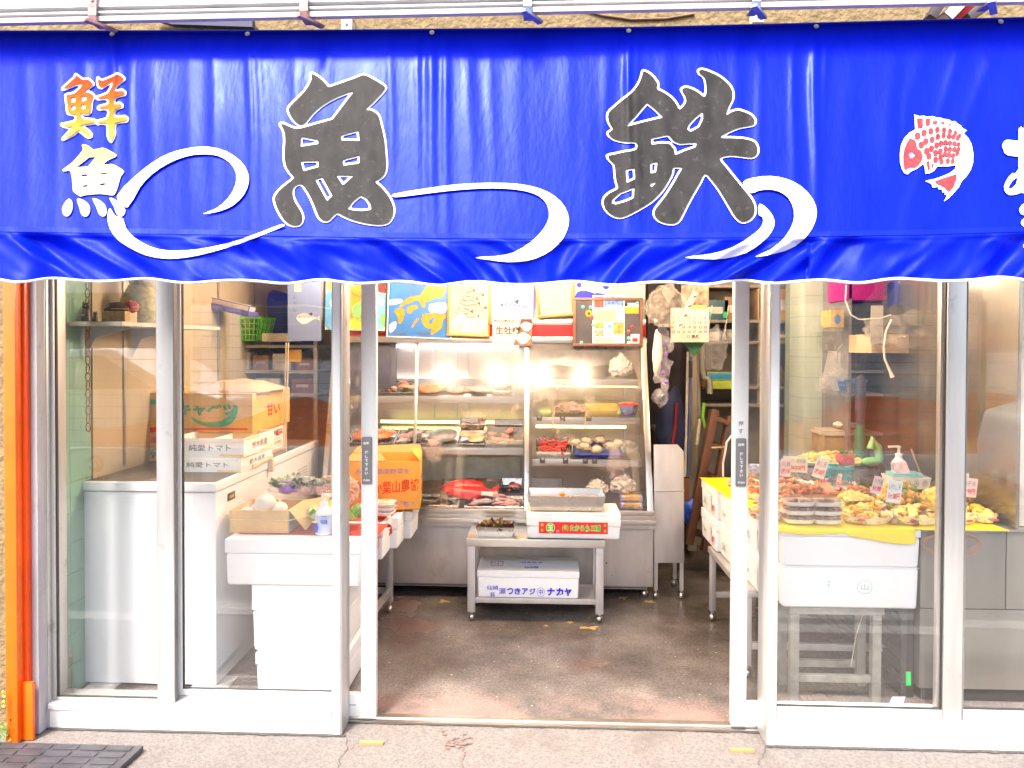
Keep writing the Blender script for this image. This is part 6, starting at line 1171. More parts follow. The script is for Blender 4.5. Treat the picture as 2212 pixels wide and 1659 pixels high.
mb = MB(); p = W(632, 765, 1.9); mb.box(p.x - .05, p.x + .05, 1.9, 1.93, p.z - .05, p.z + .03, M('amber_card', (.55, .3, .05), .4)); S(mb, 'amber_card', 'amber card hanging behind the left window', 'card')
# ================================================================ steel stand and back corner
SP = T('steel_stand', 'upright stainless panel stand with clipped top corners right of the case', 'stand', (X(1447, 1.52), 1.6, 0))
q = lambda px, py: W(px, py, 1.5); mb = MB()
mb.slab([q(1413, 1216), q(1478, 1216), q(1477, 975), q(1464, 961), q(1413, 961)], (0, .02, 0), steelf); mb.slab([q(1413, 1058), q(1478, 1058), q(1478, 1062), q(1413, 1062)], (0, -.003, 0), steel); mb.build('panel', SP, .002)
zt2 = Z(1216, 1.5)
for px in (1418, 1474):
    for y in (1.5, 1.75): x = X(px, 1.5, 1250); mb = MB(); mb.box(x - .011, x + .011, y + .021 * (y < 1.6), y + .024 + .021 * (y < 1.6), .05, zt2 + .05, steelf); o = mb.build('leg', SP); mb = MB(); ballfoot(mb, x, y + .03, .052, .02); mb.build('ball_foot', o)
dark = M('dark_back', (.1, .085, .08), .8, 0, .2, 8)
mb = MB(); mb.box(X(1415, 2.2), X(1490, 2.7), 2.6, 2.64, 0, 2.1, M('doorway_darkness', (.05, .04, .05), .8, 0, .2, 10)); S(mb, 'dark_doorway', 'dark sheet standing in for the unlit back doorway right of the case', 'dark sheet')  # dark sheet stands for the darkness of the alcove beyond
mb = MB(); mb.box(X(1470, 2.1, 1250), XR, 2.12, 2.2, 0, .05, M('drain_step', (.1, .07, .06), .7, 0, .2, 20)); S(mb, 'drain_step', 'low dark step across the floor at the back', 'step', bevel=.005)
bagthing(1440, 665, 1.6, (.12, .05, .12), 'big clear bag with a white zip edge hanging beside the case top', plastic_mat('tan_film', (.55, .5, .44), .22, .07))
mb = MB(); p, q_ = W(1503, 630, 1.55), W(1462, 712, 1.55); mb.bar(p, q_, .035, .006, M('zip_strip', (.66, .6, .48), .5), up=(0, -1, 0))
for k in range(4): c = p.lerp(q_, .15 + .25 * k); mb.tube([c + Vector((0, -.006, 0)), c + Vector((.02, -.012, .01))], .003, black, 5)
S(mb, 'bag_header', 'pale header strip with black hooks on the hanging clear bag', 'strip')
CALb = T('calendar', 'wall calendar with printed dates hanging in the back corner', 'calendar', W(1495, 737, 2.0)); q = lambda px, py, d=0: W(px, py, 2.0 - d)
cx_ = M('calendar_paper', (.62, .52, .44), .6)
mb = MB(); mb.slab([q(1449, 739), q(1531, 739), q(1531, 665), q(1449, 665)], (0, .003, 0), cx_); mb.slab([q(1472, 664), q(1531, 664), q(1531, 616), q(1472, 616)], (0, .003, 0), M('calendar_picture', (.25, .15, .1), .5, 0, .7, 30)); mb.slab([q(1484, 667, .001), q(1526, 667, .001), q(1526, 660, .001), q(1484, 660, .001)], (0, .001, 0), M('calendar_green', (.4, .55, .1), .5)); b = mb.build('calendar_sheet', CALb)
tx = MB(); rows = [['', '', '', '', '', '', '1'], ['2', '3', '4', '5', '6', '7', '8'], ['9', '10', '11', '12', '13', '14', '15'], ['16', '17', '18', '19', '20', '21', '22'], ['23', '24', '25', '26', '27', '28', '29']]
for r, row in enumerate(rows):
    for c, ch in enumerate(row):
        if ch: tx.text(ch, q(1454 + c * 11.6, 676 + 10.2 * r, .0012), UX, UZ, .022 if len(ch) > 1 else .011, .017, greyink if 0 < c < 6 else (red if c == 0 else blue), .01, keep=True)
tx.text('魚鉄', q(1503, 727, .0012), UX, UZ, .06, .026, greyink, .05); tx.text('◎', q(1487, 727, .0012), UX, UZ, .02, .02, greyink, 0); tx.build('lettering', b)
mb = MB(); mb.slab([W(1440, 700, 2.1), W(1500, 770, 2.1), W(1523, 740, 2.1), W(1520, 700, 2.1)], (0, .01, 0), M('green_cloth', (.05, .2, .09), .7, 0, .2, 10)); S(mb, 'green_cloth', 'dark green cloth hanging behind the calendar', 'cloth')
bg_ = plastic_mat('print_bag', (.65, .62, .7), .25, .08)
mb = MB()
for k in range(9): mb.ball(W(1432 + 7 * sin(k * 2.2), 725 + k * 17, 1.75), (.035 + .012 * sin(k * 1.7), .03, .05), bg_, 2, .6, 20 + k)
for k in range(5): mb.ball(W(1434 + 5 * sin(k * 2), 745 + k * 20, 1.71), (.014, .008, .014), M('violet_film', (0, 0, 0)), 1, .5, 30)
S(mb, 'hanging_bags', 'bunch of crumpled plastic bags with violet print hanging beside the case', 'bags')
mb = MB(); mb.ball(W(1420, 760, 1.72), (.03, .03, .14), M('white_towel', (.7, .66, .6), .8, 0, .1, 20), 3, .25, 6); S(mb, 'white_towel', 'white towel hanging at the right edge of the fish case', 'towel')
mb = MB()
for k in range(5): mb.tube([W(1424 + 4 * k, 700, 1.7), W(1422 + 4 * k, 716 + 3 * (k % 3), 1.69)], .006, M('dark_keys', (.06, .06, .1), .4, .5), 6)
S(mb, 'key_bunch', 'bunch of dark keys hanging at the right edge of the fish case', 'keys')
mb = MB(); mb.ball(W(1452, 935, 2.2), (.1, .06, .3), M('navy_cloth', (.015, .02, .07), .8, 0, .2, 10), 3, .2, 4); mb.tube([W(1462, 870, 2.13), W(1458, 930, 2.13), W(1448, 990, 2.13)], .012, M('maroon_stripe', (.22, .01, .02), .7), 6); S(mb, 'navy_jacket', 'navy jacket with red stripe hanging in the back doorway', 'jacket')
mb = MB(); mb.box(X(1416, 2.3), X(1450, 2.3), 2.3, 2.5, .9, .93, lwood); mb.box(X(1420, 2.3), X(1446, 2.3), 2.32, 2.48, .8, .9, M('dim_box', (.2, .14, .1), .7)); S(mb, 'small_shelf', 'small wooden shelf with a box under the navy jacket', 'shelf')
pl = M('door_jamb', (.42, .36, .28), .6, 0, .2, 8, stretch=(1, 1, .1))
mb = MB(); mb.box(X(1489, 2.4), X(1507, 2.4), 2.4, 2.46, .05, 2.2, pl); S(mb, 'door_jamb', 'pale wooden jamb at the back doorway', 'jamb', bevel=.003)
mb = MB(); gp = M('grey_pipe', (.35, .32, .29), .5); mb.tube([W(1515, 730, 2.35), W(1517, 800, 2.35), W(1520, 815, 2.35), W(1530, 818, 2.35), W(1533, 830, 2.35), W(1533, 850, 2.35)], .02, gp, 10); mb.tube([W(1508, 700, 2.4), W(1510, 900, 2.4)], .012, gp, 8); S(mb, 'water_pipe', 'grey elbow pipe on the back wall behind the ladder', 'pipe')
for k, (px, m, lb) in enumerate(((1486, M('pole_white', (.6, .56, .5), .4), 'pale mop pole with dark collar leaning by the ladder'), (1493, M('pole_blue', (.1, .12, .25), .4), 'dark gripped pole leaning beside the pale mop pole'))):
    mb = MB(); mb.tube([W(px, 760 + 10 * k, 2.2), W(px - 6, 1030, 2.15)], .009, m, 8); mb.tube([W(px - 1 if k else px - 4, 780 if k else 975, 2.19), W(px - 1 if k else px - 5, 815 if k else 990, 2.17)], .0125, black, 8)
    if not k: mb.box(W(1476, 1030, 2.15).x, W(1487, 1030, 2.15).x, 2.13, 2.17, Z(1100, 2.15), Z(1030, 2.15), wood)
    S(mb, 'mop_pole', lb, 'pole')
ladw = M('ladder_wood', (.13, .05, .025), .5, 0, .35, 10, stretch=(1, 1, .12)); LD = T('step_ladder', 'old brown wooden step ladder leaning in the back right corner', 'ladder', (X(1540, 2.1, 1190), 2.0, 0))
for a, b in (((1543, 885), (1487, 1175)), ((1578, 900), (1523, 1190))): mb = MB(); mb.bar(W(*a, 2.05), W(*b, 1.95), .05, .08, ladw); mb.build('rail', LD, .003)
for py in (900, 955, 1020, 1085, 1145): f = (py - 885) / 290; mb = MB(); mb.bar(W(1543 - 56 * f, py, 2.05), W(1578 - 56 * f, py + 14, 2.03), .09, .028, ladw); mb.build('step', LD, .002)
mb = MB(); mb.ball(W(1494, 1105, 2.0), (.055, .05, .085), M('blue_bag', (.02, .08, .5), .3, 0, .4, 15, bump=.4, bscale=20), 3, .25, 9); S(mb, 'blue_bag', 'bright blue bag at the foot of the brown ladder', 'bag')
mb = MB()
for pts, m in (([(1521, 870), (1518, 900), (1524, 925)], M('green_cord', (.2, .5, .05), .5)), ([(1512, 905), (1508, 940), (1506, 960)], M('bone_handle', (.6, .52, .35), .5))): mb.tube([W(x, y, 2.15) for x, y in pts], .011, m, 7)
S(mb, 'hanging_tools', 'green and bone handled tools hanging by the ladder', 'tools')
NG = T('black_hose', 'black hose bag with a white edge hung behind the right door', 'hose', W(1580, 1020, 1.5)); mb = MB(); mb.ball(W(1584, 990, 1.6), (.06, .04, .2), M('black_cloth', (.025, .025, .04), .7), 3, .2, 5); mb.build('bag_body', NG); mb = MB(); mb.tube([W(x, y, 1.54) for x, y in ((1581, 940), (1570, 955), (1567, 975), (1562, 1000), (1562, 1030))], .006, M('white_cord', (.75, .73, .7), .5), 6); mb.build('edge_cord', NG); mb = MB(); mb.tube([W(1568, 965, 1.52), W(1545, 967, 1.5), W(1537, 967, 1.5)], .005, M('clip_metal', (.6, .6, .6), .3, .8), 6); mb.build('clip', NG)
# back right shelving
SU = T('storage_shelves', 'cluttered dark storage shelves at the back behind the right door', 'shelves', (X(1560, 2.4), 2.5, .9))
mb = MB(); xa, xb = X(1515, 2.45), X(1760, 2.45)
for py in (615, 690, 735, 832, 870): z = Z(py, 2.4); mb = MB(); mb.box(xa, xb, 2.4, 2.74, z - .02, z, M('shelf_dark', (.24, .2, .17), .6)); mb.build('shelf_board', SU, .002)
for x in (xb, X(1640, 2.45)): mb = MB(); mb.box(x - .015, x + .015, 2.42, 2.45, Z(870, 2.4) - .02, 2.2, M('shelf_upright', (.3, .28, .26), .5)); mb.build('post', SU)
random.seed(9)
items = [(1545, 655, .18, .14, 'dark teal file box high on the back shelves', 'teal_box', (.03, .09, .12)), (1590, 655, .16, .16, 'brown cabinet box high on the back shelves', 'brown_box', (.28, .15, .07)), (1690, 650, .34, .22, 'wide brown carton high on the back shelves', 'carton_brown', (.4, .24, .11)), (1535, 722, .12, .06, 'pale folded papers on the second back shelf', 'paper_stack', (.5, .46, .42)), (1580, 720, .12, .08, 'grey tub on the second back shelf', 'grey_tub', (.3, .3, .32)), (1690, 718, .3, .07, 'dark tray on the second back shelf', 'dark_tray', (.12, .1, .1)), (1535, 805, .13, .1, 'orange brown carton on the middle back shelf', 'carton_orange', (.45, .22, .06)), (1680, 800, .14, .16, 'brass pot on the middle back shelf', 'brass_pot', (.42, .28, .1)), (1725, 800, .13, .16, 'second brass pot on the middle back shelf, nearer the pillar', 'brass_pot', (.42, .28, .1))]
for px, py, w_, h_, lb, nm, c in items:
    z = Z({655: 690, 650: 690, 722: 735, 720: 735, 718: 735, 805: 832, 800: 832}[py], 2.4) + .001; x = X(px, 2.4); mb = MB(); m = M(nm + '_paint', c, .5, 0, .25, 10)
    if 'pot' in nm: mb.lathe((x, 2.5, z), [(w_ * .38, 0), (w_ * .48, h_ * .2), (w_ * .5, h_ * .6), (w_ * .4, h_ * .8), (w_ * .42, h_ * .85), (.01, h_)], M('brass', (.5, .33, .12), .3, .8), 20)
    else: mb.box(x - w_ / 2, x + w_ / 2, 2.42, 2.64, z, z + h_, m); mb.box(x - w_ * .3, x + w_ * .3, 2.418, 2.42, z + h_ * .3, z + h_ * .65, M('label_pale', (.5, .45, .4), .6))
    S(mb, nm, lb, nm.split('_')[-1] if nm.split('_')[-1] not in ('stack', 'orange', 'brown') else ('papers' if 'paper' in nm else 'carton'), bevel=.004 if 'pot' not in nm else 0)
mb = MB(); xx = X(1562, 2.3); zz = Z(832, 2.4) + .001; mb.box(xx - .1, xx + .09, 2.36, 2.4, zz - .02, zz + .04, M('tub_green', (.35, .45, .05), .5)); mb.box(xx - .1, xx + .09, 2.36, 2.4, zz + .041, zz + .1, M('tub_blue', (.03, .25, .5), .5)); S(mb, 'blue_tub', 'blue tub on a lime green tub at the back shelf edge', 'tub', bevel=.008)
bagthing(1545, 755, 2.25, (.08, .04, .13), 'dusty clear plastic bag hanging from the back shelves')
mb = MB()
for px in (1530, 1566): mb.tube([W(px + 8, 660, 2.28), W(px, 715, 2.28), W(px - 6, 735, 2.28)], .004, M('wire_white', (.62, .6, .56), .5), 5); c = W(px, 680, 2.27); mb.box(c.x - .014, c.x + .014, 2.262, 2.28, c.z - .02, c.z + .02, M('green_tag', (.02, .4, .15), .5))
S(mb, 'wire_hangers', 'two wire hangers with green tags on the back shelves', 'hanger')
# ================================================================ right display counter
RT = .745
rx0 = .955
foamg = foam
def rb(i, j, lb):
    y0 = (.3, .68, 1.06)[i]; y1 = y0 + .365; sx = rx0 - .017 * i; z0, z1 = ((.405, .57), (.573, .738))[j]; z0 -= .0; return foam_box(sx, sx + .55, y0, y1, z0, z1, lb, .34, bev=.01)
names = [['front lower foam box of the counter wall beside the right door', 'front upper foam box of the counter wall beside the right door'], ['middle lower foam box of the counter wall beside the right door', 'middle upper foam box of the counter wall beside the right door'], ['rear lower foam box with red mark in the counter wall', 'rear upper foam box with white tape in the counter wall']]
tape = M('white_tape', (.84, .84, .84), .4); grim = M('grey_print', (.35, .34, .33), .6)
for i in range(3):
    for j in range(2):
        t, b, l = rb(i, j, names[i][j]); sx = rx0 - .017 * i - .0035; y0 = (.3, .68, 1.06)[i]; z0 = ((.405, .573))[j]; tx = MB()
        tx.slab([(sx, y0 + .1, z0 + .03), (sx, y0 + .15, z0 + .03), (sx, y0 + .15, z0 + .13), (sx, y0 + .1, z0 + .13)][::-1], (-.0006, 0, 0), tape)
        tx.text('5K' if (i + j) % 2 else '5kg', (sx - .001, y0 + .26, z0 + .06), -UY, UZ, .07, .035, grim, .02)
        if i in (0, 2): tx.text('鮮', (sx - .001, y0 + .05, z0 + .05), -UY, UZ, .05, .05, red, .03)
        if i == 0 and j == 1: tx.slab([(sx, y0 + .02, z0 + .02), (sx, y0 + .06, z0 + .02), (sx, y0 + .06, z0 + .06), (sx, y0 + .02, z0 + .06)][::-1], (-.0006, 0, 0), red)
        tx.build('marking', b)
xa, xb = X(1688, .23, 1200), X(1985, .23, 1200); zA, zB, zC = Z(1142, .23, 1800), Z(1224, .23, 1800), Z(1313, .23, 1800)
foam_box(xa, xb, .22, .285, zB + .001, zA, 'white foam box under the yellow sheet, upper of the front pair', .2, bev=.014)
t, b, l = foam_box(xa, xb - .004, .22, .285, zC, zB - .001, 'white foam box with teal stamp, lower of the front pair', .0, bev=.014)
tx = MB(); tl = M('teal_stamp', (.25, .6, .6), .6); c = W(1868, 1268, .2165); tx.tube([c + UX * .03 * cos(a) + UZ * .028 * sin(a) for a in [2 * pi * i / 22 for i in range(22)]], .001, tl, 4, closed=True); tx.text('山', c, UX, UZ, .03, .026, tl, 0); tx.text('子', W(1790, 1264, .2165), UX, UZ, .022, .036, tl, 0); tx.build('stamp', b)
# tables below
def frame_table(name, label, x0, x1, y0, y1, z, legs, rail, feet=True):
    t = T(name, label, 'table', ((x0 + x1) / 2, (y0 + y1) / 2, 0)); mb = MB(); mb.box(x0, x1, y0, y1, z - .03, z, steelf); mb.build('table_top', t, .002)
    for x in (x0 + legs, x1 - legs):
        for y in (y0 + legs, y1 - legs):
            mb = MB(); mb.box(x - legs * .7, x + legs * .7, y - legs * .7, y + legs * .7, .055 if feet else 0, z - .03, steelf); o = mb.build('leg', t, .002)
            if feet: mb = MB(); ballfoot(mb, x, y, .06, .02); mb.build('ball_foot', o)
    mb = MB()
    for y in (y0 + legs, y1 - legs): mb.box(x0 + legs * 1.8, x1 - legs * 1.8, y - .012, y + .012, rail - .03, rail, steelf)
    mb.build('cross_rail', t, .002); return t
frame_table('steel_table', 'stainless table carrying the foam boxes of the tempura counter', X(1537, 1.1, 1300), 1.75, .45, 1.2, .402, .022, .16)
_st = steelf; steelf = M('galvanised_stand', (.27, .27, .235), .55, .3, .2, 20)
gal = frame_table('low_stand', 'low grey metal stand under the front pair of foam boxes', X(1705, .24, 1320), X(1910, .24, 1320), .235, .44, zC - .001, .026, .11, False)
steelf = _st
# yellow sheet
YS_ = T('yellow_sheet', 'bright yellow plastic sheet spread over the tempura counter', 'sheet', (1.3, .7, RT)); zy = max(zA, .738) + .003
mb = MB()
def ysh(u, v):
    x = rx0 - .0 + (1.93 - rx0) * u - (.017 * 3 * v) * (1 - u); y = .215 + 1.2 * v
    z = zy + .0012 * sin(u * 30) * sin(v * 17)
    return Vector((x, y, z))
mb.grid(ysh, 50, 30, yellow)
def hang(u, v):
    x = rx0 + .03 + .56 * u; dr = (.016 + .02 * u + .006 * sin(u * 9)) * (1 if u < .52 else 1.5); return Vector((x, .215 - .006 * min(1, v * 2), zy - dr * v))
mb.grid(hang, 40, 4, yellow); mb.build('yellow_cover', YS_)
RB2 = T('counter_base', 'grey steel counter cabinet with panel seams behind the far right pane', 'cabinet', (1.95, .5, 0)); gcab = M('grey_cabinet', (.27, .26, .23), .3, .5, .1, 6, stretch=(1, 1, .3)); 
cxa = X(1987, .26, 1300); mb = MB(); xs_ = X(2172, .26, 1300); zs_ = Z(1315, .26, 2050)
mb.box(cxa, xs_ - .002, .26, 1.4, zs_ + .002, zy - .004, gcab); mb.box(xs_ + .002, XR, .26, 1.4, zs_ + .002, zy - .004, gcab); mb.box(cxa, XR, .26, 1.4, .06, zs_ - .002, gcab); mb.box(cxa + .02, XR, .28, 1.38, 0, .06, black); mb.build('cabinet_panel', RB2, .002)
mb = MB(); mb.box(cxa, XR, .245, .262, zy - .012, zy - .002, steel); mb.build('edge_trim', RB2)
mb = MB(); mb.box(1.995, XR, .3, .33, zy, 2.0, M('marble_panel', (.55, .5, .42), .3, 0, .2, 5, dirt=(.4, .35, .28), dscale=5)); S(mb, 'marble_panel', 'mottled beige stone panel at the right shop wall', 'wall panel')
mb = MB(); mb.box(1.975, 1.99, .255, 1.75, zy, 2.05, M('dull_steel_panel', (.34, .31, .28), .22, .75, .12, 6, stretch=(1, .3, 1))); S(mb, 'steel_partition', 'dull reflective steel partition at the right end of the tempura counter', 'partition', bevel=.002)
# ---- food
fry = M('tempura_gold', (.88, .52, .07), .55, 0, .3, 50, bump=.5, bscale=90); fry2 = M('tempura_pale', (.9, .7, .22), .55, 0, .2, 50, bump=.5, bscale=90); fry3 = M('kakiage_orange', (.75, .36, .04), .55, 0, .5, 60, bump=.5, bscale=90); brownf = M('simmered_brown', (.3, .1, .03), .3, 0, .5, 40, coat=.3); orangef = M('glazed_orange', (.68, .2, .03), .3, 0, .5, 40, coat=.3)
zt3 = zy + .004
def crumbs(mb, c, r, n, mats, s, nz=.45):
    for k in range(n):
        a = random.uniform(0, 2 * pi); e = random.random() ** .5; h = r[2] * (1 - e * e) * random.uniform(.55, 1)
        mb.ball(Vector(c) + Vector((cos(a) * e * r[0], sin(a) * e * r[1], h)), (s * random.uniform(.6, 1.4), s * random.uniform(.5, 1.1), s * random.uniform(.4, .8)), random.choice(mats), 1 if n > 40 else 2, nz, 37, Matrix.Rotation(random.uniform(0, 3), 3, 'Z'))
ptray = M('foil_paper', (.8, .74, .7), .55, 0, .1, 30); pink_e = M('red_pattern', (.6, .1, .08), .5, 0, .3, 50)
def food_tray(px, py, rx, ry, label, flabel, mats, n, s, hh=.035, rim=.02, z=None, fname='tempura', paperm=None):
    z = z or zt3; c = Vector((X(px, py, 1080), py, z)); mb = MB(); N = 28; pts = []
    rim_ = [(c.x + rx * cos(2 * pi * i / N) * (1 + .04 * sin(i * 2.3)), c.y + ry * sin(2 * pi * i / N) * (1 + .04 * cos(i * 1.7)), z + rim * (.8 + .5 * abs(sin(i * 1.9)))) for i in range(N)]; base = [(c.x + rx * .8 * cos(2 * pi * i / N), c.y + ry * .8 * sin(2 * pi * i / N), z + .001) for i in range(N)]
    m = paperm or ptray; mb.add(rim_ + base, [(i, (i + 1) % N, N + (i + 1) % N, N + i) for i in range(N)] + [tuple(range(2 * N - 1, N - 1, -1))], m)
    if not paperm:
        for k in range(3): i = random.randrange(N); p = Vector(base[i]).lerp(Vector(rim_[i]), .55); d = (p - c).normalized(); mb.ball(p + d * .002 + Vector((0, -.002, 0)), (.018, .004, .006), pink_e, 1, .4)
    S(mb, 'paper_tray', label, 'tray', group='paper trays on the yellow sheet')
    f = MB(); crumbs(f, (c.x, c.y, z + .012), (rx * .78, ry * .78, hh), n, mats, s); S(f, fname, flabel, 'food'); return c
R1, R2, R3, R4 = .35, .57, .82, 1.08
fy = M('tempura_yellow', (.95, .7, .04), .55, 0, .2, 40, bump=.4); fgn = M('fritter_green', (.2, .25, .04), .6, 0, .3, 40)
food_tray(1868, R1, .115, .1, 'paper tray at the front centre of the yellow sheet', 'kakiage fritters heaped on the front centre tray', [fry, fry2, fry3], 110, .022, .06, .03)
food_tray(1975, R1, .115, .1, 'paper tray right of the front centre tray', 'pale fish tempura with dark tails on the tray right of centre', [fry2, fry2, fry, brownf], 80, .026, .055, .03)
food_tray(2062, R1 + .02, .08, .09, 'small clear edged tray behind the right window divider', 'thin golden tempura behind the right window divider', [fry, fry2], 45, .02, .045, .025)
food_tray(2116, R1 + .05, .06, .09, 'patterned paper tray at the right end of the yellow sheet', 'eggplant tempura at the right end of the yellow sheet', [fry, fry2], 45, .022, .06, .028)
food_tray(1845, R2, .14, .1, 'paper tray behind the front centre tray', 'bright yellow tempura behind the front centre tray', [fy, fry2], 85, .026, .075, .03)
food_tray(1945, R2 + .04, .12, .11, 'paper tray under the tall vegetable fritters', 'tall heap of orange and green vegetable fritters', [fry3, fry3, fry, fgn], 150, .023, .12, .03)
food_tray(2030, R2 + .03, .11, .11, 'paper tray left of the divider in the second row', 'large golden tempura left of the window divider in the second row', [fry, fry2], 70, .03, .085, .03)
food_tray(2100, R2 + .1, .07, .1, 'paper tray right of the divider in the second row', 'heaped golden tempura right of the window divider in the second row', [fry, fry3, fry2], 50, .024, .07, .03)
food_tray(1700, R2 + .02, .15, .12, 'white tray of glazed fish beside the fixed stile', 'glazed orange fried fish seen between door and stile', [orangef, orangef, brownf], 90, .02, .045, .03)
food_tray(1655, R1 + .03, .075, .09, 'white pack tray at the left front corner of the counter', 'glazed brown fish in the left front corner of the counter', [orangef, brownf, fry], 50, .018, .05, .03)
food_tray(1740, R3, .17, .11, 'brown lacquer tray of simmered fish in the third row', 'simmered brown fish behind the stacked packs', [brownf, brownf, orangef], 95, .02, .05, .035, paperm=M('lacquer_tray', (.45, .2, .08), .3))
food_tray(1840, R3, .13, .11, 'paper tray of orange slices in the third row', 'orange glazed slices in the third row', [orangef, salmon, brownf], 60, .022, .05, .03)
food_tray(1930, R3 + .08, .11, .1, 'paper tray in the third row before the floral box', 'small golden fritters in the third row before the floral box', [fry, fry3, fry2], 70, .022, .06, .03)
food_tray(2015, R3 + .05, .11, .1, 'paper tray of dark fritters in the third row near the divider', 'dark brown fritters in the third row near the divider', [brownf, fry3, fgn], 60, .022, .06, .03)
food_tray(1640, R3 + .03, .1, .1, 'paper tray at the left end of the third row', 'orange pieces at the left end of the third row', [orangef, salmon], 45, .02, .04, .03)
food_tray(1700, R4, .14, .1, 'pale patterned tray of brown fillets in the rear row', 'brown fillets in the rear row under the cream tag', [brownf, orangef, tanf], 60, .02, .04, .03)
food_tray(1800, R4, .12, .1, 'paper tray in the rear row before the oval plate', 'reddish fish pieces in the rear row before the oval plate', [orangef, pinkf], 50, .022, .04, .03)
food_tray(1610, R4, .1, .1, 'paper tray at the rear left corner of the yellow sheet', 'glazed pieces at the rear left corner of the yellow sheet', [orangef, brownf], 40, .02, .04, .03)
white_pl = M('white_plate', (.78, .76, .72), .25, coat=.3)
def plate(px, py, rx, ry, z, label, m=white_pl):
    c = at(px, py, z); mb = MB(); N = 32; R = [(1.0, .03), (.97, .034), (.75, .008), (.6, .004), (0.001, .004)]; vs = []
    for r, h in R: vs += [(c.x + rx * r * cos(2 * pi * i / N), c.y + ry * r * sin(2 * pi * i / N), z + h) for i in range(N)]
    mb.add(vs, [(k * N + i, k * N + (i + 1) % N, (k + 1) * N + (i + 1) % N, (k + 1) * N + i) for k in range(len(R) - 1) for i in range(N)], m); S(mb, 'oval_plate', label, 'plate'); return c
mb = MB(); mb.box(X(1700, 1.35), X(1880, 1.35), 1.22, 1.5, zt3, zt3 + .085, M('grey_riser', (.3, .3, .3), .5)); S(mb, 'display_riser', 'grey riser block at the back of the tempura counter', 'riser', bevel=.004)
c = plate(1790, 1006, .24, .12, zt3 + .087, 'large white oval plate of yellow tempura at the back of the counter'); f = MB(); crumbs(f, c + Vector((0, 0, .02)), (.2, .09, .06), 55, [fry2, M('tempura_olive', (.62, .5, .1), .55, 0, .25, 40, bump=.4)], .03); S(f, 'tempura', 'pale yellow tempura heaped on the large oval plate', 'food')
for px, lb, fl in ((1640, 'blue and white patterned bowl behind the right door', 0), (1745, 'long blue and white patterned bowl behind the price tags', 1)):
    z = zt3; c = Vector((X(px, 1.27), 1.27, z)); mb = MB(); r = .1 if not fl else .13; mb.lathe((c.x, c.y, z), [(r * .5, 0), (r * .55, .01), (r * .9, .05), (r, .085), (r * .96, .085), (r * .8, .05), (.001, .04)], M('porcelain_blue', (.4, .42, .66), .2, 0, .75, 45, coat=.4), 28); S(mb, 'patterned_bowl', lb, 'bowl', group='blue and white bowls')
# stacked packs
pk = M('pack_white', (.82, .8, .78), .4); smoke = plastic_mat('smoke_lid', (.35, .2, .14), .45)
for col, px in ((0, 1724), (1, 1783)):
    for k in range(3):
        c = Vector((X(px, .3, 1090), .3, zt3 + .001 + k * .037)); hw, hd = .062, .05
        tt = T('food_pack', '%s lidded pack in the %s stack on the yellow sheet' % (('bottom', 'middle', 'top')[k], ('left', 'right')[col]), 'food pack', c, 'stacked lidded packs')
        mb = MB(); N = 24; R = [(.8, 0), (.92, .004), (1.0, .017), (1.06, .019), (1.06, .021), (.97, .02), (.85, .006), (.001, .005)]; vs = []
        se = lambda t: (abs(cos(t)) ** .55 * (1 if cos(t) > 0 else -1), abs(sin(t)) ** .55 * (1 if sin(t) > 0 else -1))
        for r, h in R: vs += [(c.x + hw * r * se(2 * pi * i / N)[0], c.y + hd * r * se(2 * pi * i / N)[1], c.z + h) for i in range(N)]
        mb.add(vs, [(a * N + i, a * N + (i + 1) % N, (a + 1) * N + (i + 1) % N, (a + 1) * N + i) for a in range(len(R) - 1) for i in range(N)], pk); mb.build('pack_tray', tt)
        mb = MB(); vs = []
        for r, h in ((1.0, .0215), (.9, .033), (.001, .0335)): vs += [(c.x + hw * r * se(2 * pi * i / N)[0], c.y + hd * r * se(2 * pi * i / N)[1], c.z + h) for i in range(N)]
        mb.add(vs, [(a * N + i, a * N + (i + 1) % N, (a + 1) * N + (i + 1) % N, (a + 1) * N + i) for a in range(2) for i in range(N)], smoke); mb.build('pack_lid', tt)
        mb = MB(); crumbs(mb, c + Vector((0, 0, .008)), (hw * .7, hd * .7, .016), 14, [brownf, tanf], .014); mb.build('food', tt)
# price tags
tagp = M('tag_card', (.8, .74, .66), .6); tagpink = M('tag_pink', (.8, .6, .56), .6)
def price(px, py, pw, ph, pxb, pyb, Y, l1, l2, label, m=tagp, tilt=.1, base=True):
    t = T('price_tag', label, 'price tag', (X(pxb, Y, pyb), Y, zt3), 'handwritten price tags'); c = W(px, py, Y); s = (2.985 + Y) / F; u = Vector((cos(tilt), 0, -sin(tilt))); v = Vector((sin(tilt), 0, cos(tilt))); hw, hh = pw * s / 2, ph * s / 2
    mb = MB(); mb.slab([c - u * hw - v * hh, c + u * hw - v * hh, c + u * hw + v * hh, c - u * hw + v * hh], (0, .0012, 0), m); b = mb.build('card', t)
    tx = MB(); n = Vector((0, -.0008, 0)); tx.text(l1, c + v * hh * .42 + n, u, v, hw * 1.6, hh * .55, greyink, 0); tx.text(l2, c - v * hh * .4 + n, u, v, hw * 1.6, hh * .6, red, .03); tx.build('lettering', b)
    mb = MB(); q = W(pxb, pyb, Y); q.z = zt3 + .012; mb.tube([c - v * hh * .8 + Vector((0, .003, 0)), q], .0014, M('tag_wire', (.2, .15, .12), .4, .6), 5); mb.build('wire', t)
    if base: mb = MB(); mb.box(q.x - .013, q.x + .013, Y - .011, Y + .011, zt3, zt3 + .022, M('tag_base', (.4, .24, .08), .45, 0, .2, 20)); mb.build('tag_base', t, .002)
price(1896, 1048, 22, 38, 1886, 1122, .3, 'かき揚', '4ヶ380', 'pink price tag on a wooden base, left of the two front ones', tagpink, .25)
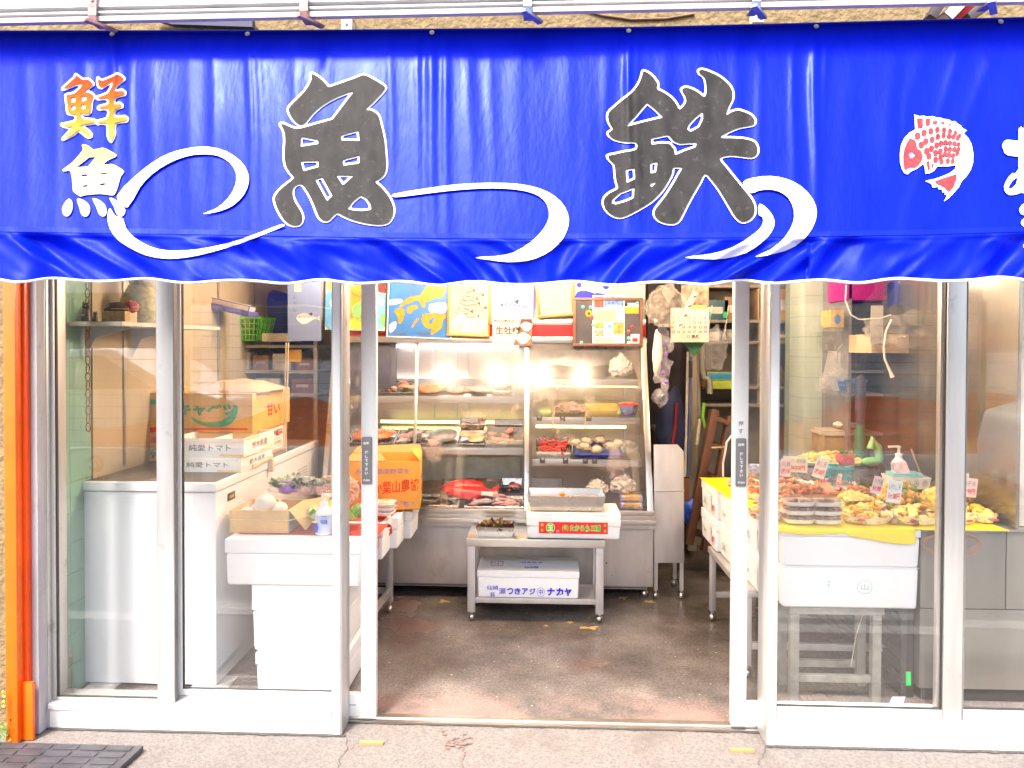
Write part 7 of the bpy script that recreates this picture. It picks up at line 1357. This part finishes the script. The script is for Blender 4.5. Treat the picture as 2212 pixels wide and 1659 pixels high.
price(1932, 1062, 30, 48, 1930, 1124, .3, 'いわし天', '5ヶ380円', 'white price tag for sardine tempura on a wooden base', paper, .12)
price(1773, 1011, 26, 44, 1775, 1050, .75, 'あじ天', '1枚100円', 'tilted price tag above the stacked packs', tagp, .3, False)
price(1697, 1010, 22, 38, 1700, 1050, .75, 'いわし蒲焼', '1枚170', 'narrow pink price tag left of the wide silver tag', tagpink, .06, False)
price(1718, 1003, 52, 34, 1718, 1050, .8, 'シルバー西京焼', '1切650円', 'wide cream price tag behind the stacked packs', M('tag_cream', (.82, .76, .55), .6), .05, False)
price(2093, 1053, 34, 40, 2098, 1085, .4, '茄子天', '1ヶ90円', 'pink price tag for eggplant tempura at the far right', tagpink, .1, False)
price(2079, 1042, 24, 40, 2086, 1085, .5, '海老', '1ヶ150', 'white price tag half hidden behind the window divider', paper, .1, False)
price(1812, 1040, 9, 34, 1808, 1062, .7, 'た', '円', 'thin pink price tag seen edge on in the third row', tagpink, .2, False)
# things behind the food
t, c = bottle(1941, 1016, .95, zt3 + .05, .21, .034, 'pump sanitizer bottle with blue label behind the fritters')
mb = MB(); mb.box(X(1880, 1.1), X(2010, 1.1), .85, 1.4, zt3, zt3 + .048, M('black_stage', (.1, .095, .09), .3)); S(mb, 'black_board', 'black board at the back right of the tempura counter', 'board', bevel=.003)
Y = .82; z = zt3 + .05; xa, xb = X(1930, Y, 1000), X(2012, Y, 1000); mb = MB(); tray_mb(mb, xa, xb, Y, Y + .13, z, .055, M('white_box_plastic', (.78, .77, .74), .4), .006); 
tx = MB()
for k in range(4): cc = Vector((xa + .03 + k * (xb - xa - .06) / 3, Y - .0015, z + .03)); tx.tube([cc + UX * .011 * cos(a) + UZ * .013 * sin(a) for a in [2 * pi * i / 10 for i in range(10)]], .0018, grim, 4, closed=True); tx.ball(cc, (.005, .001, .005), grim, 1)
for q in (mb,): q.v += tx.v and []; n0 = len(q.v)
mb.add(tx.v, tx.f, grim); mb.box(xa + .01, xb - .03, Y + .02, Y + .11, z + .01, z + .075, M('aqua_plastic', (.3, .62, .62), .4)); mb.slab([(xa + .03, Y + .03, z + .07), (xa + .1, Y + .03, z + .07), (xa + .085, Y + .05, z + .13), (xa + .015, Y + .05, z + .12)], (0, .02, 0), M('leaflet_pink', (.7, .5, .52), .5, 0, .3, 40)); mb.bar((xb - .02, Y + .05, z + .05), (xb - .06, Y + .08, z + .19), .012, .006, lwood)
S(mb, 'pen_box', 'white floral box with leaflets and a wooden ruler on the black board', 'box')
basket(1796, 1843, 1012, 1050, 1.0, .12, M('turquoise_plastic', (.05, .45, .55), .4), 'turquoise_basket', 'turquoise plastic basket behind the orange slices', 3, 2, .008)
mb = MB(); c = W(1826, 990, 1.02); mb.ball(c, (.05, .02, .04), M('strawberry_red', (.6, .08, .05), .5, 0, .5, 40), 2, .3); leafy(mb, c + Vector((0, -.02, .02)), (.02, .01, .01), 14, [M('leaf_green', (.1, .35, .06), .5)], .03); S(mb, 'strawberry_charm', 'strawberry shaped cloth charm in the turquoise basket', 'charm')
mb = MB(); c = W(1884, 985, 1.2); mg = M('mint_dispenser', (.25, .6, .25), .4); mb.ball(c + Vector((0, 0, -.03)), (.06, .03, .025), mg, 2); mb.tube([c + Vector((.04, 0, -.02)), c + Vector((.03, 0, .05)), c + Vector((.0, 0, .09)), c + Vector((-.01, 0, .04))], .02, mg, 10); S(mb, 'tape_dispenser', 'mint green tape dispenser behind the tempura', 'dispenser')
mb = MB(); c = W(1858, 985, 1.3); mb.lathe((c.x, c.y, zt3), [(.033, 0), (.034, .02), (.03, .24), (.022, .32), (.0, .33)], M('dark_green_cloth', (.01, .16, .09), .5), 16); mb.lathe((c.x, c.y, zt3 + .32), [(.02, 0), (.03, .12), (.024, .26), (0, .28)], M('dark_umbrella', (.05, .05, .09), .5), 14); S(mb, 'folded_umbrella', 'folded dark green umbrella standing on the counter', 'umbrella')
basket(1825, 1872, 822, 846, 1.5, .2, M('blue_plastic', (.02, .2, .6), .4), 'blue_basket', 'blue plastic basket on the right hand shelf unit', 9, 2, .015)
GC = T('grey_shelf_unit', 'grey metal shelf unit with bags behind the right window', 'shelves', (X(1850, 1.8), 1.7, .7)); xa, xb = X(1803, 1.7), X(1880, 1.7); gm_ = M('unit_grey', (.25, .24, .25), .5, .3, .2, 10)
for x in (xa, xb): mb = MB(); mb.box(x, x + .016, 1.5, 1.95, .7, 2.1, gm_); mb.build('side_panel', GC)
for py in (730, 800, 850, 935): z = Z(py, 1.5, 1840); mb = MB(); mb.box(xa + .016, xb, 1.5, 1.95, z - .015, z, gm_); mb.build('shelf_board', GC)
mb = MB(); mb.box(xa + .016, xb, 1.94, 1.95, .7, 2.1, dark); mb.build('back_panel', GC)
bagthing(1838, 775, 1.6, (.09, .08, .1), 'clear bag of clutter in the grey shelf unit'); bagthing(1815, 830, 1.55, (.13, .08, .07), 'long crumpled clear bag over the blue basket')
mb = MB(); q = lambda px, py: W(px, py, 1.62); mb.slab([q(1772, 838), q(1803, 842), q(1809, 760), q(1790, 757)], (0, .003, 0), M('grey_sheet', (.62, .6, .56), .6)); mb.slab([q(1800, 843), q(1822, 845), q(1830, 764), q(1812, 760)], (0, .003, 0), M('grey_sheet', (0, 0, 0))); S(mb, 'price_sheets', 'two printed sheets pinned on the mint pillar', 'papers')
mb = MB(); mb.box(X(1800, 1.4), X(1828, 1.4), 1.45, 1.6, Z(705, 1.4), Z(668, 1.4), M('yellow_carton', (.6, .4, .12), .6)); mb.ball(W(1809, 690, 1.448), (.02, .002, .03), M('blue_disc', (.05, .2, .5), .5), 2); S(mb, 'yellow_carton', 'small yellow carton with blue disc hanging high on the right', 'carton', bevel=.003)
mb = MB(); mb.box(X(1826, 1.5), X(1925, 1.5), 1.5, 1.8, Z(648, 1.5), Z(590, 1.5), M('magenta_crate', (.5, .01, .22), .45, 0, .2, 60)); S(mb, 'magenta_crate', 'magenta crate high on the right hand shelves', 'crate', bevel=.01)
mb = MB(); c = W(1968, 640, 1.3)
def bl_(u, v): return c + Vector((-.13 + .28 * u, .04 * sin(u * 9), -.035 + .1 * v + .03 * sin(u * 5) - .04 * (1 - u) * (1 - v)))
mb.grid(bl_, 20, 8, M('royal_blue_cloth', (.005, .02, .5), .5, 0, .3, 8)); S(mb, 'blue_cloth', 'royal blue cloth stuffed high behind the right window', 'cloth')
bagthing(1955, 715, 1.15, (.19, .12, .09), 'large crumpled clear bag over cartons behind the right window', plastic_mat('amber_film', (.6, .54, .46), .25, .07))
mb = MB(); mb.box(X(1880, 1.2), X(2035, 1.2), 1.2, 1.5, Z(760, 1.2), Z(720, 1.2), tan); S(mb, 'flat_carton', 'flat tan carton under the crumpled bag behind the right window', 'carton', bevel=.003)
mb = MB(); mb.slab([W(1880, 742, 1.1), W(1908, 742, 1.1), W(1908, 660, 1.1), W(1882, 660, 1.1)], (0, .004, 0), M('grey_beige_sheet', (.5, .45, .38), .6)); S(mb, 'hanging_sheet', 'grey beige sheet hanging behind the right window', 'sheet')
mb = MB(); mb.tube([W(x, y, .9) for x, y in ((1926, 690), (1914, 715), (1909, 750), (1911, 775), (1922, 800), (1928, 815))], [.005, .005, .005, .006, .007, .011], M('white_rope', (.75, .7, .62), .7), 8); mb.tube([W(x, y, .95) for x, y in ((1828, 616), (1826, 650), (1838, 680), (1855, 690), (1900, 688), (1925, 680))], .0035, M('white_rope', (0, 0, 0)), 6); S(mb, 'hanging_rope', 'white rope with a frayed hanging end behind the right window', 'cord')
mb = MB(); mb.slab([W(2052, 732, .8), W(2115, 735, .8), W(2110, 655, .8), W(2055, 660, .8)], (0, .01, 0), M('grey_cloth', (.48, .46, .46), .7, 0, .1, 10)); mb.tube([W(x, y, .79) for x, y in ((2050, 690), (2062, 740), (2085, 765), (2110, 766), (2140, 745), (2170, 722))], .004, M('white_rope', (0, 0, 0)), 6); S(mb, 'hanging_cloth', 'grey cloth looped with white cord behind the far right pane', 'cloth')
mb = MB(); mb.box(X(2105, 1.0), X(2180, 1.0), 1.0, 1.3, Z(718, 1.0), Z(650, 1.0), M('tan_cardboard', (0, 0, 0))); S(mb, 'tan_carton', 'tan carton high behind the far right pane', 'carton', bevel=.003)
mb = MB(); mb.box(X(2060, 1.3), X(2150, 1.3), 1.3, 1.5, Z(660, 1.3), 2.1, M('brown_cupboard', (.2, .11, .06), .5, 0, .3, 9)); S(mb, 'brown_cupboard', 'brown cupboard at the ceiling behind the far right pane', 'cupboard', bevel=.003)
mb = MB()
for k in range(9): x = 1885 + 17 * k; mb.tube([W(x, 745, 1.9), W(x, 960, 1.9)], .002, M('rack_wire', (.3, .27, .24), .5, .4), 4)
for k in range(12): y = 750 + 18 * k; mb.tube([W(1882, y, 1.9), W(2040, y, 1.9)], .002, M('rack_wire', (0, 0, 0)), 4)
mb.box(X(1878, 1.95), X(2045, 1.95), 1.93, 1.97, Z(975, 1.95), Z(740, 1.95), M('rack_board', (.3, .26, .22), .6, 0, .2, 6)); S(mb, 'wire_rack', 'wire mesh panel on a brown board behind the right window', 'rack')
mb = MB(); mb.box(X(1880, 1.6), X(2040, 1.6), 1.6, 1.9, Z(1005, 1.6), Z(935, 1.6), M('cold_cabinet', (.36, .35, .37), .35, .3, .05, 5)); S(mb, 'grey_cabinet', 'grey cabinet behind the sanitizer bottle on the right', 'cabinet', bevel=.004)
mb = MB(); mb.box(X(1780, 1.55), X(1860, 1.55), 1.55, 1.75, Z(975, 1.55), Z(935, 1.55), M('olive_bin', (.4, .32, .18), .5)); mb.box(X(1776, 1.55), X(1864, 1.55), 1.54, 1.76, Z(937, 1.55), Z(926, 1.55), M('cream_lid', (.6, .58, .5), .4)); mb.ball(W(1828, 918, 1.62), (.08, .06, .02), paper, 2, .5); S(mb, 'storage_bin', 'olive storage bin with cream lid and papers on top', 'bin', bevel=.006)
mb = MB()
for k in range(4): mb.tube([W(2050 + 62 * cos(a) + 3 * k, 1172 + (18 + 3 * k) * sin(a) + 2 * k, .235 - .004 * k) for a in [2 * pi * i / 30 for i in range(30)]], .0012, M('copper_wire', (.6, .28, .16), .35, .6), 5, closed=True)
S(mb, 'coil_reflection', 'thin copper rings modelled for a coil reflection at the counter cabinet', 'coil reflection')  # rings modelled in place of a coil reflected in the pane
mb = MB(); pl_ = M('black_crate', (.035, .035, .035), .5, 0, .4, 30); xc = cxa - .062
mb.box(xc + .02, cxa - .002, .3, 1.34, .0, .425, M('black_crate_inner', (.012, .012, .012), .7))
for k in range(6): mb.box(xc, xc + .018, .29, 1.35, .015 + .05 * k, .05 + .05 * k, pl_)
for k in range(4):
    for j in range(9): mb.box(xc, xc + .018, .36 + .045 * j, .385 + .045 * j, .325 + .026 * k, .343 + .026 * k, pl_)
mb.box(xc - .002, xc + .02, .28, .3, 0, .43, pl_); mb.box(xc - .002, xc + .02, 1.34, 1.36, 0, .43, pl_); mb.box(xc - .002, xc + .02, .78, 1.34, .32, .43, pl_)
S(mb, 'black_crate', 'black slatted plastic crate under the tempura counter', 'crate')
q = lambda px, py, Y: W(px, py, Y); mb = MB(); mb.slab([q(1917, 1529, .02), q(1947, 1529, .02), q(1956, 1506, .05), q(1928, 1506, .05)], (0, .002, .001), M('postcard', (.42, .4, .55), .4, 0, .25, 60)); S(mb, 'postcard', 'pale lilac card leaning at the floor behind the right window', 'card')
p = W(1962, 1466, .25); mb = MB(); mb.slab([p + Vector((-.008, 0, -.03)), p + Vector((.012, 0, -.03)), p + Vector((.01, 0, .028)), p + Vector((-.009, 0, .028))], (0, .004, 0), M('bright_green_tag', (.0, .6, .1), .5)); S(mb, 'green_tag', 'bright green tag near the floor under the counter', 'tag')
p = W(2214, 800, .5); mb = MB(); mb.box(p.x - .012, p.x + .1, .5, .52, Z(860, .5, 2200), Z(745, .5, 2200), M('yellow_sign', (.9, .65, .0), .4)); S(mb, 'yellow_sign', 'yellow panel at the right edge behind the glass', 'sign', bevel=.008)
p = W(1880, 1340, .3); mb = MB(); mb.tube([W(1868, 1316, .3), W(1850, 1370, .3), W(1843, 1410, .3), W(1838, 1440, .3)], .0012, M('white_rope', (0, 0, 0)), 5); S(mb, 'thin_string', 'thin white string hanging under the low grey stand', 'string')
# ================================================================ street opposite, seen reflected in the panes
wallw = M('site_panel_white', (.84, .82, .8), .5, 0, .05, 3)
SG = T('site_panel', 'low white construction site panels along the opposite side of the street', 'panel', (0, -4.6, 0)); mb = MB()
for k in range(-6, 8): mb.box(k * 1.5, k * 1.5 + 1.485, -4.62, -4.58, -.03, .46, wallw)
mb.build('panel', SG, .004)
orl = M('sign_orange', (.75, .12, .03), .5)
for x in (-4.45, -3.0, 1.7, 3.2, 4.7):
    tb = MB(); c = Vector((x, -4.575, .3)); tb.tube([c + Vector((-.07 * cos(a), 0, .07 * sin(a))) for a in [pi * .1 + 1.75 * pi * i / 20 for i in range(21)]], .017, orl, 6); tb.tube([c + Vector((-.0, 0, .03)), c + Vector((.03, 0, -.03)), c + Vector((-.03, 0, -.06))], .014, orl, 6); tb.text('大東建託', (x, -4.578, .15), -UX, UZ, .3, .07, greyink, .03); tb.build('lettering', SG)
FN = T('mesh_fence', 'wire mesh fence standing on the white site panels', 'fence', (0, -4.7, .46)); mb = MB(); fw = M('fence_wire', (.2, .19, .18), .5, .4)
for k in range(12): z = .5 + k * .12; mb.tube([(-9, -4.7, z), (10, -4.7, z)], .006, fw, 4)
for k in range(150): x = -9 + k * .127; mb.tube([(x, -4.705, .46), (x, -4.705, 1.9)], .0022, fw, 4)
mb.build('fence_mesh', FN); mb = MB()
for k in range(11): mb.box(-9 + k * 1.9, -8.95 + k * 1.9, -4.76, -4.71, -.03, 1.95, fw)
mb.build('post', FN)
x, z = 2.74, 1.66
t = T('street_sign', 'white and dark street sign with phone number on the mesh fence opposite', 'sign', (x, -4.55, z - .23)); mb = MB(); mb.box(x - .125, x + .125, -4.56, -4.545, z - .02, z + .23, wallw); mb.box(x - .125, x + .125, -4.56, -4.545, z - .23, z - .02, M('sign_dark', (.06, .09, .09), .5)); mb.bar((x, -4.6, .4), (x, -4.6, z + .2), .03, .03, fw); b = mb.build('sign_board', t)
tb = MB(); s_ = lambda dx, dz: Vector((x - dx, -4.543, z + dz)); tb.text('すず', s_(.02, .1), -UX, UZ, .12, .05, orl, .05); tb.text('リリ', s_(-.03, .175), -UX, UZ, .13, .07, orl, .12); tb.text('58-584', s_(0, .02), -UX, UZ, .2, .045, greyink, .02); tb.text('向', s_(.0, -.09), -UX, UZ, .07, .06, wallw, .03); tb.text('1-1', s_(0, -.17), -UX, UZ, .1, .05, wallw, .03); tb.build('lettering', b)
mb = MB(); onet = M('orange_netting', (.95, .2, .045), .6, 0, .2, 30)
def net(x0, x1, h):
    def fn(u, v): x = x0 + (x1 - x0) * u; return Vector((x, -5.1 + .08 * sin(x * 5), .4 + v * (h + .12 * sin(x * 1.9) + .07 * sin(x * 4.3))))
    return fn
mb.grid(net(1.6, 5.2, .5), 50, 6, onet); S(mb, 'orange_netting', 'orange site netting behind the fence across from the right window', 'netting')
mb = MB(); mb.grid(net(-4.8, -.6, .34), 50, 6, onet); S(mb, 'orange_netting', 'orange site netting behind the fence across from the left window', 'netting')
CR = T('parked_car', 'white van parked at the kerb opposite the right window', 'van', (5.4, -4.1, 0)); wc = M('car_white', (.75, .75, .75), .2, 0, .02, 4, coat=.6); gl = M('car_glass', (.02, .025, .03), .05, 0, 0, 1)
def car_body(x0, y0, y1, prof):
    return [(x0 + a, b) for a, b in prof]
pr = [(0, .28), (-.02, .6), (.05, .9), (.55, 1.05), (1.1, 1.72), (1.3, 1.82), (3.6, 1.85), (3.85, 1.7), (3.9, .3)]
mb = MB(); mb.slab([(4.15 + a, -4.5, z) for a, z in pr], (0, 1.35, 0), wc); b = mb.build('body', CR, .06, 4)
mb = MB(); mb.slab([(4.15 + a, -3.145, z) for a, z in ((1.0, 1.1), (1.3, 1.65), (2.2, 1.68), (2.2, 1.1))], (0, .006, 0), gl); mb.slab([(4.15 + a, -3.145, z) for a, z in ((2.3, 1.1), (2.3, 1.68), (3.6, 1.68), (3.65, 1.1))], (0, .006, 0), gl); mb.slab([(4.15 + .58, -4.35, 1.09), (4.15 + .58, -3.3, 1.09), (4.15 + 1.1, -3.35, 1.71), (4.15 + 1.1, -4.3, 1.71)], (-.012, 0, .01), gl); mb.build('window', CR)
for x in (4.75, 7.3):
    for y in (-4.45, -3.28): mb = MB(); mb.lathe((x, y, .3), [(.3, 0), (.31, .02), (.31, .15), (.3, .17)], rubber, 24, axis=(0, 1, 0)); o = mb.build('wheel', CR); mb = MB(); mb.lathe((x, y, .3), [(.19, -.005), (.19, .175)], M('wheel_rim', (.5, .5, .5), .3, .7), 18, axis=(0, 1, 0)); mb.build('rim', o)
C2 = T('parked_car', 'rounded white car parked behind the fence opposite the left window', 'car', (-5.5, -6.5, 0)); pr = [(0, .28), (0, .6), (.12, .78), (.9, .9), (1.5, 1.4), (2.6, 1.45), (3.3, 1.0), (3.9, .85), (3.95, .3)]
mb = MB(); mb.slab([(-7.6 + a, -7.3, z) for a, z in pr], (0, 1.5, 0), wc); mb.build('body', C2, .07, 4); mb = MB(); mb.slab([(-7.6 + a, -5.795, z) for a, z in ((1.1, .95), (1.6, 1.33), (2.5, 1.36), (3.1, .98))], (0, .006, 0), gl); mb.build('window', C2)
for x in (-6.9, -4.45):
    mb = MB(); mb.lathe((x, -5.98, .3), [(.3, 0), (.31, .02), (.31, .16), (.3, .19)], rubber, 24, axis=(0, 1, 0)); mb.build('wheel', C2)
bw = M('far_house_wall', (.85, .83, .8), .8, 0, .1, 2); 
HB = T('opposite_house', 'grey sided two storey house across the construction site', 'house', (3.5, -13, 0)); mb = MB(); mb.box(.5, 9, -17, -13, -.06, 5.2, M('brown_siding', (.55, .5, .45), .8, 0, .2, 12, stretch=(12, 1, .1))); mb.build('wall', HB); mb = MB(); mb.slab([(.2, -12.6, 5.2), (9.3, -12.6, 5.2), (9.3, -15, 6.6), (.2, -15, 6.6)], (0, 0, .1), M('roof_dark', (.12, .12, .13), .6)); mb.build('roof', HB)
for x in (2, 5.5): mb = MB(); mb.box(x, x + 1.4, -12.99, -12.95, 2.9, 4.1, gl); mb.build('window', HB)
H2 = T('opposite_house', 'pale flat roofed workshop across the construction site', 'house', (-6, -13, 0)); mb = MB(); mb.box(-12, -2.6, -17, -12, -.06, 3.3, bw); mb.build('wall', H2); mb = MB(); mb.box(-12.2, -2.4, -17.2, -11.8, 3.3, 3.5, M('roof_pale', (.6, .6, .6), .6)); mb.build('roof', H2)
for x in (-10, -6): mb = MB(); mb.box(x, x + 1.8, -11.99, -11.94, 1.2, 2.5, gl); mb.build('window', H2)
TR = T('street_tree', 'small leafy tree beside the workshop across the street', 'tree', (-2.2, -9, 0)); mb = MB(); mb.tube([(-2.2, -9, -.05), (-2.15, -9, 1.2), (-2.25, -8.95, 2.4)], [.07, .05, .03], wood, 8); mb.build('trunk', TR); mb = MB(); leafy(mb, (-2.2, -9, 1.6), (.75, .7, 1.2), 500, [M('tree_leaf', (.08, .2, .03), .5, 0, .4, 10), M('tree_leaf_light', (.16, .3, .05), .5, 0, .3, 10)], .16); mb.build('crown', TR)
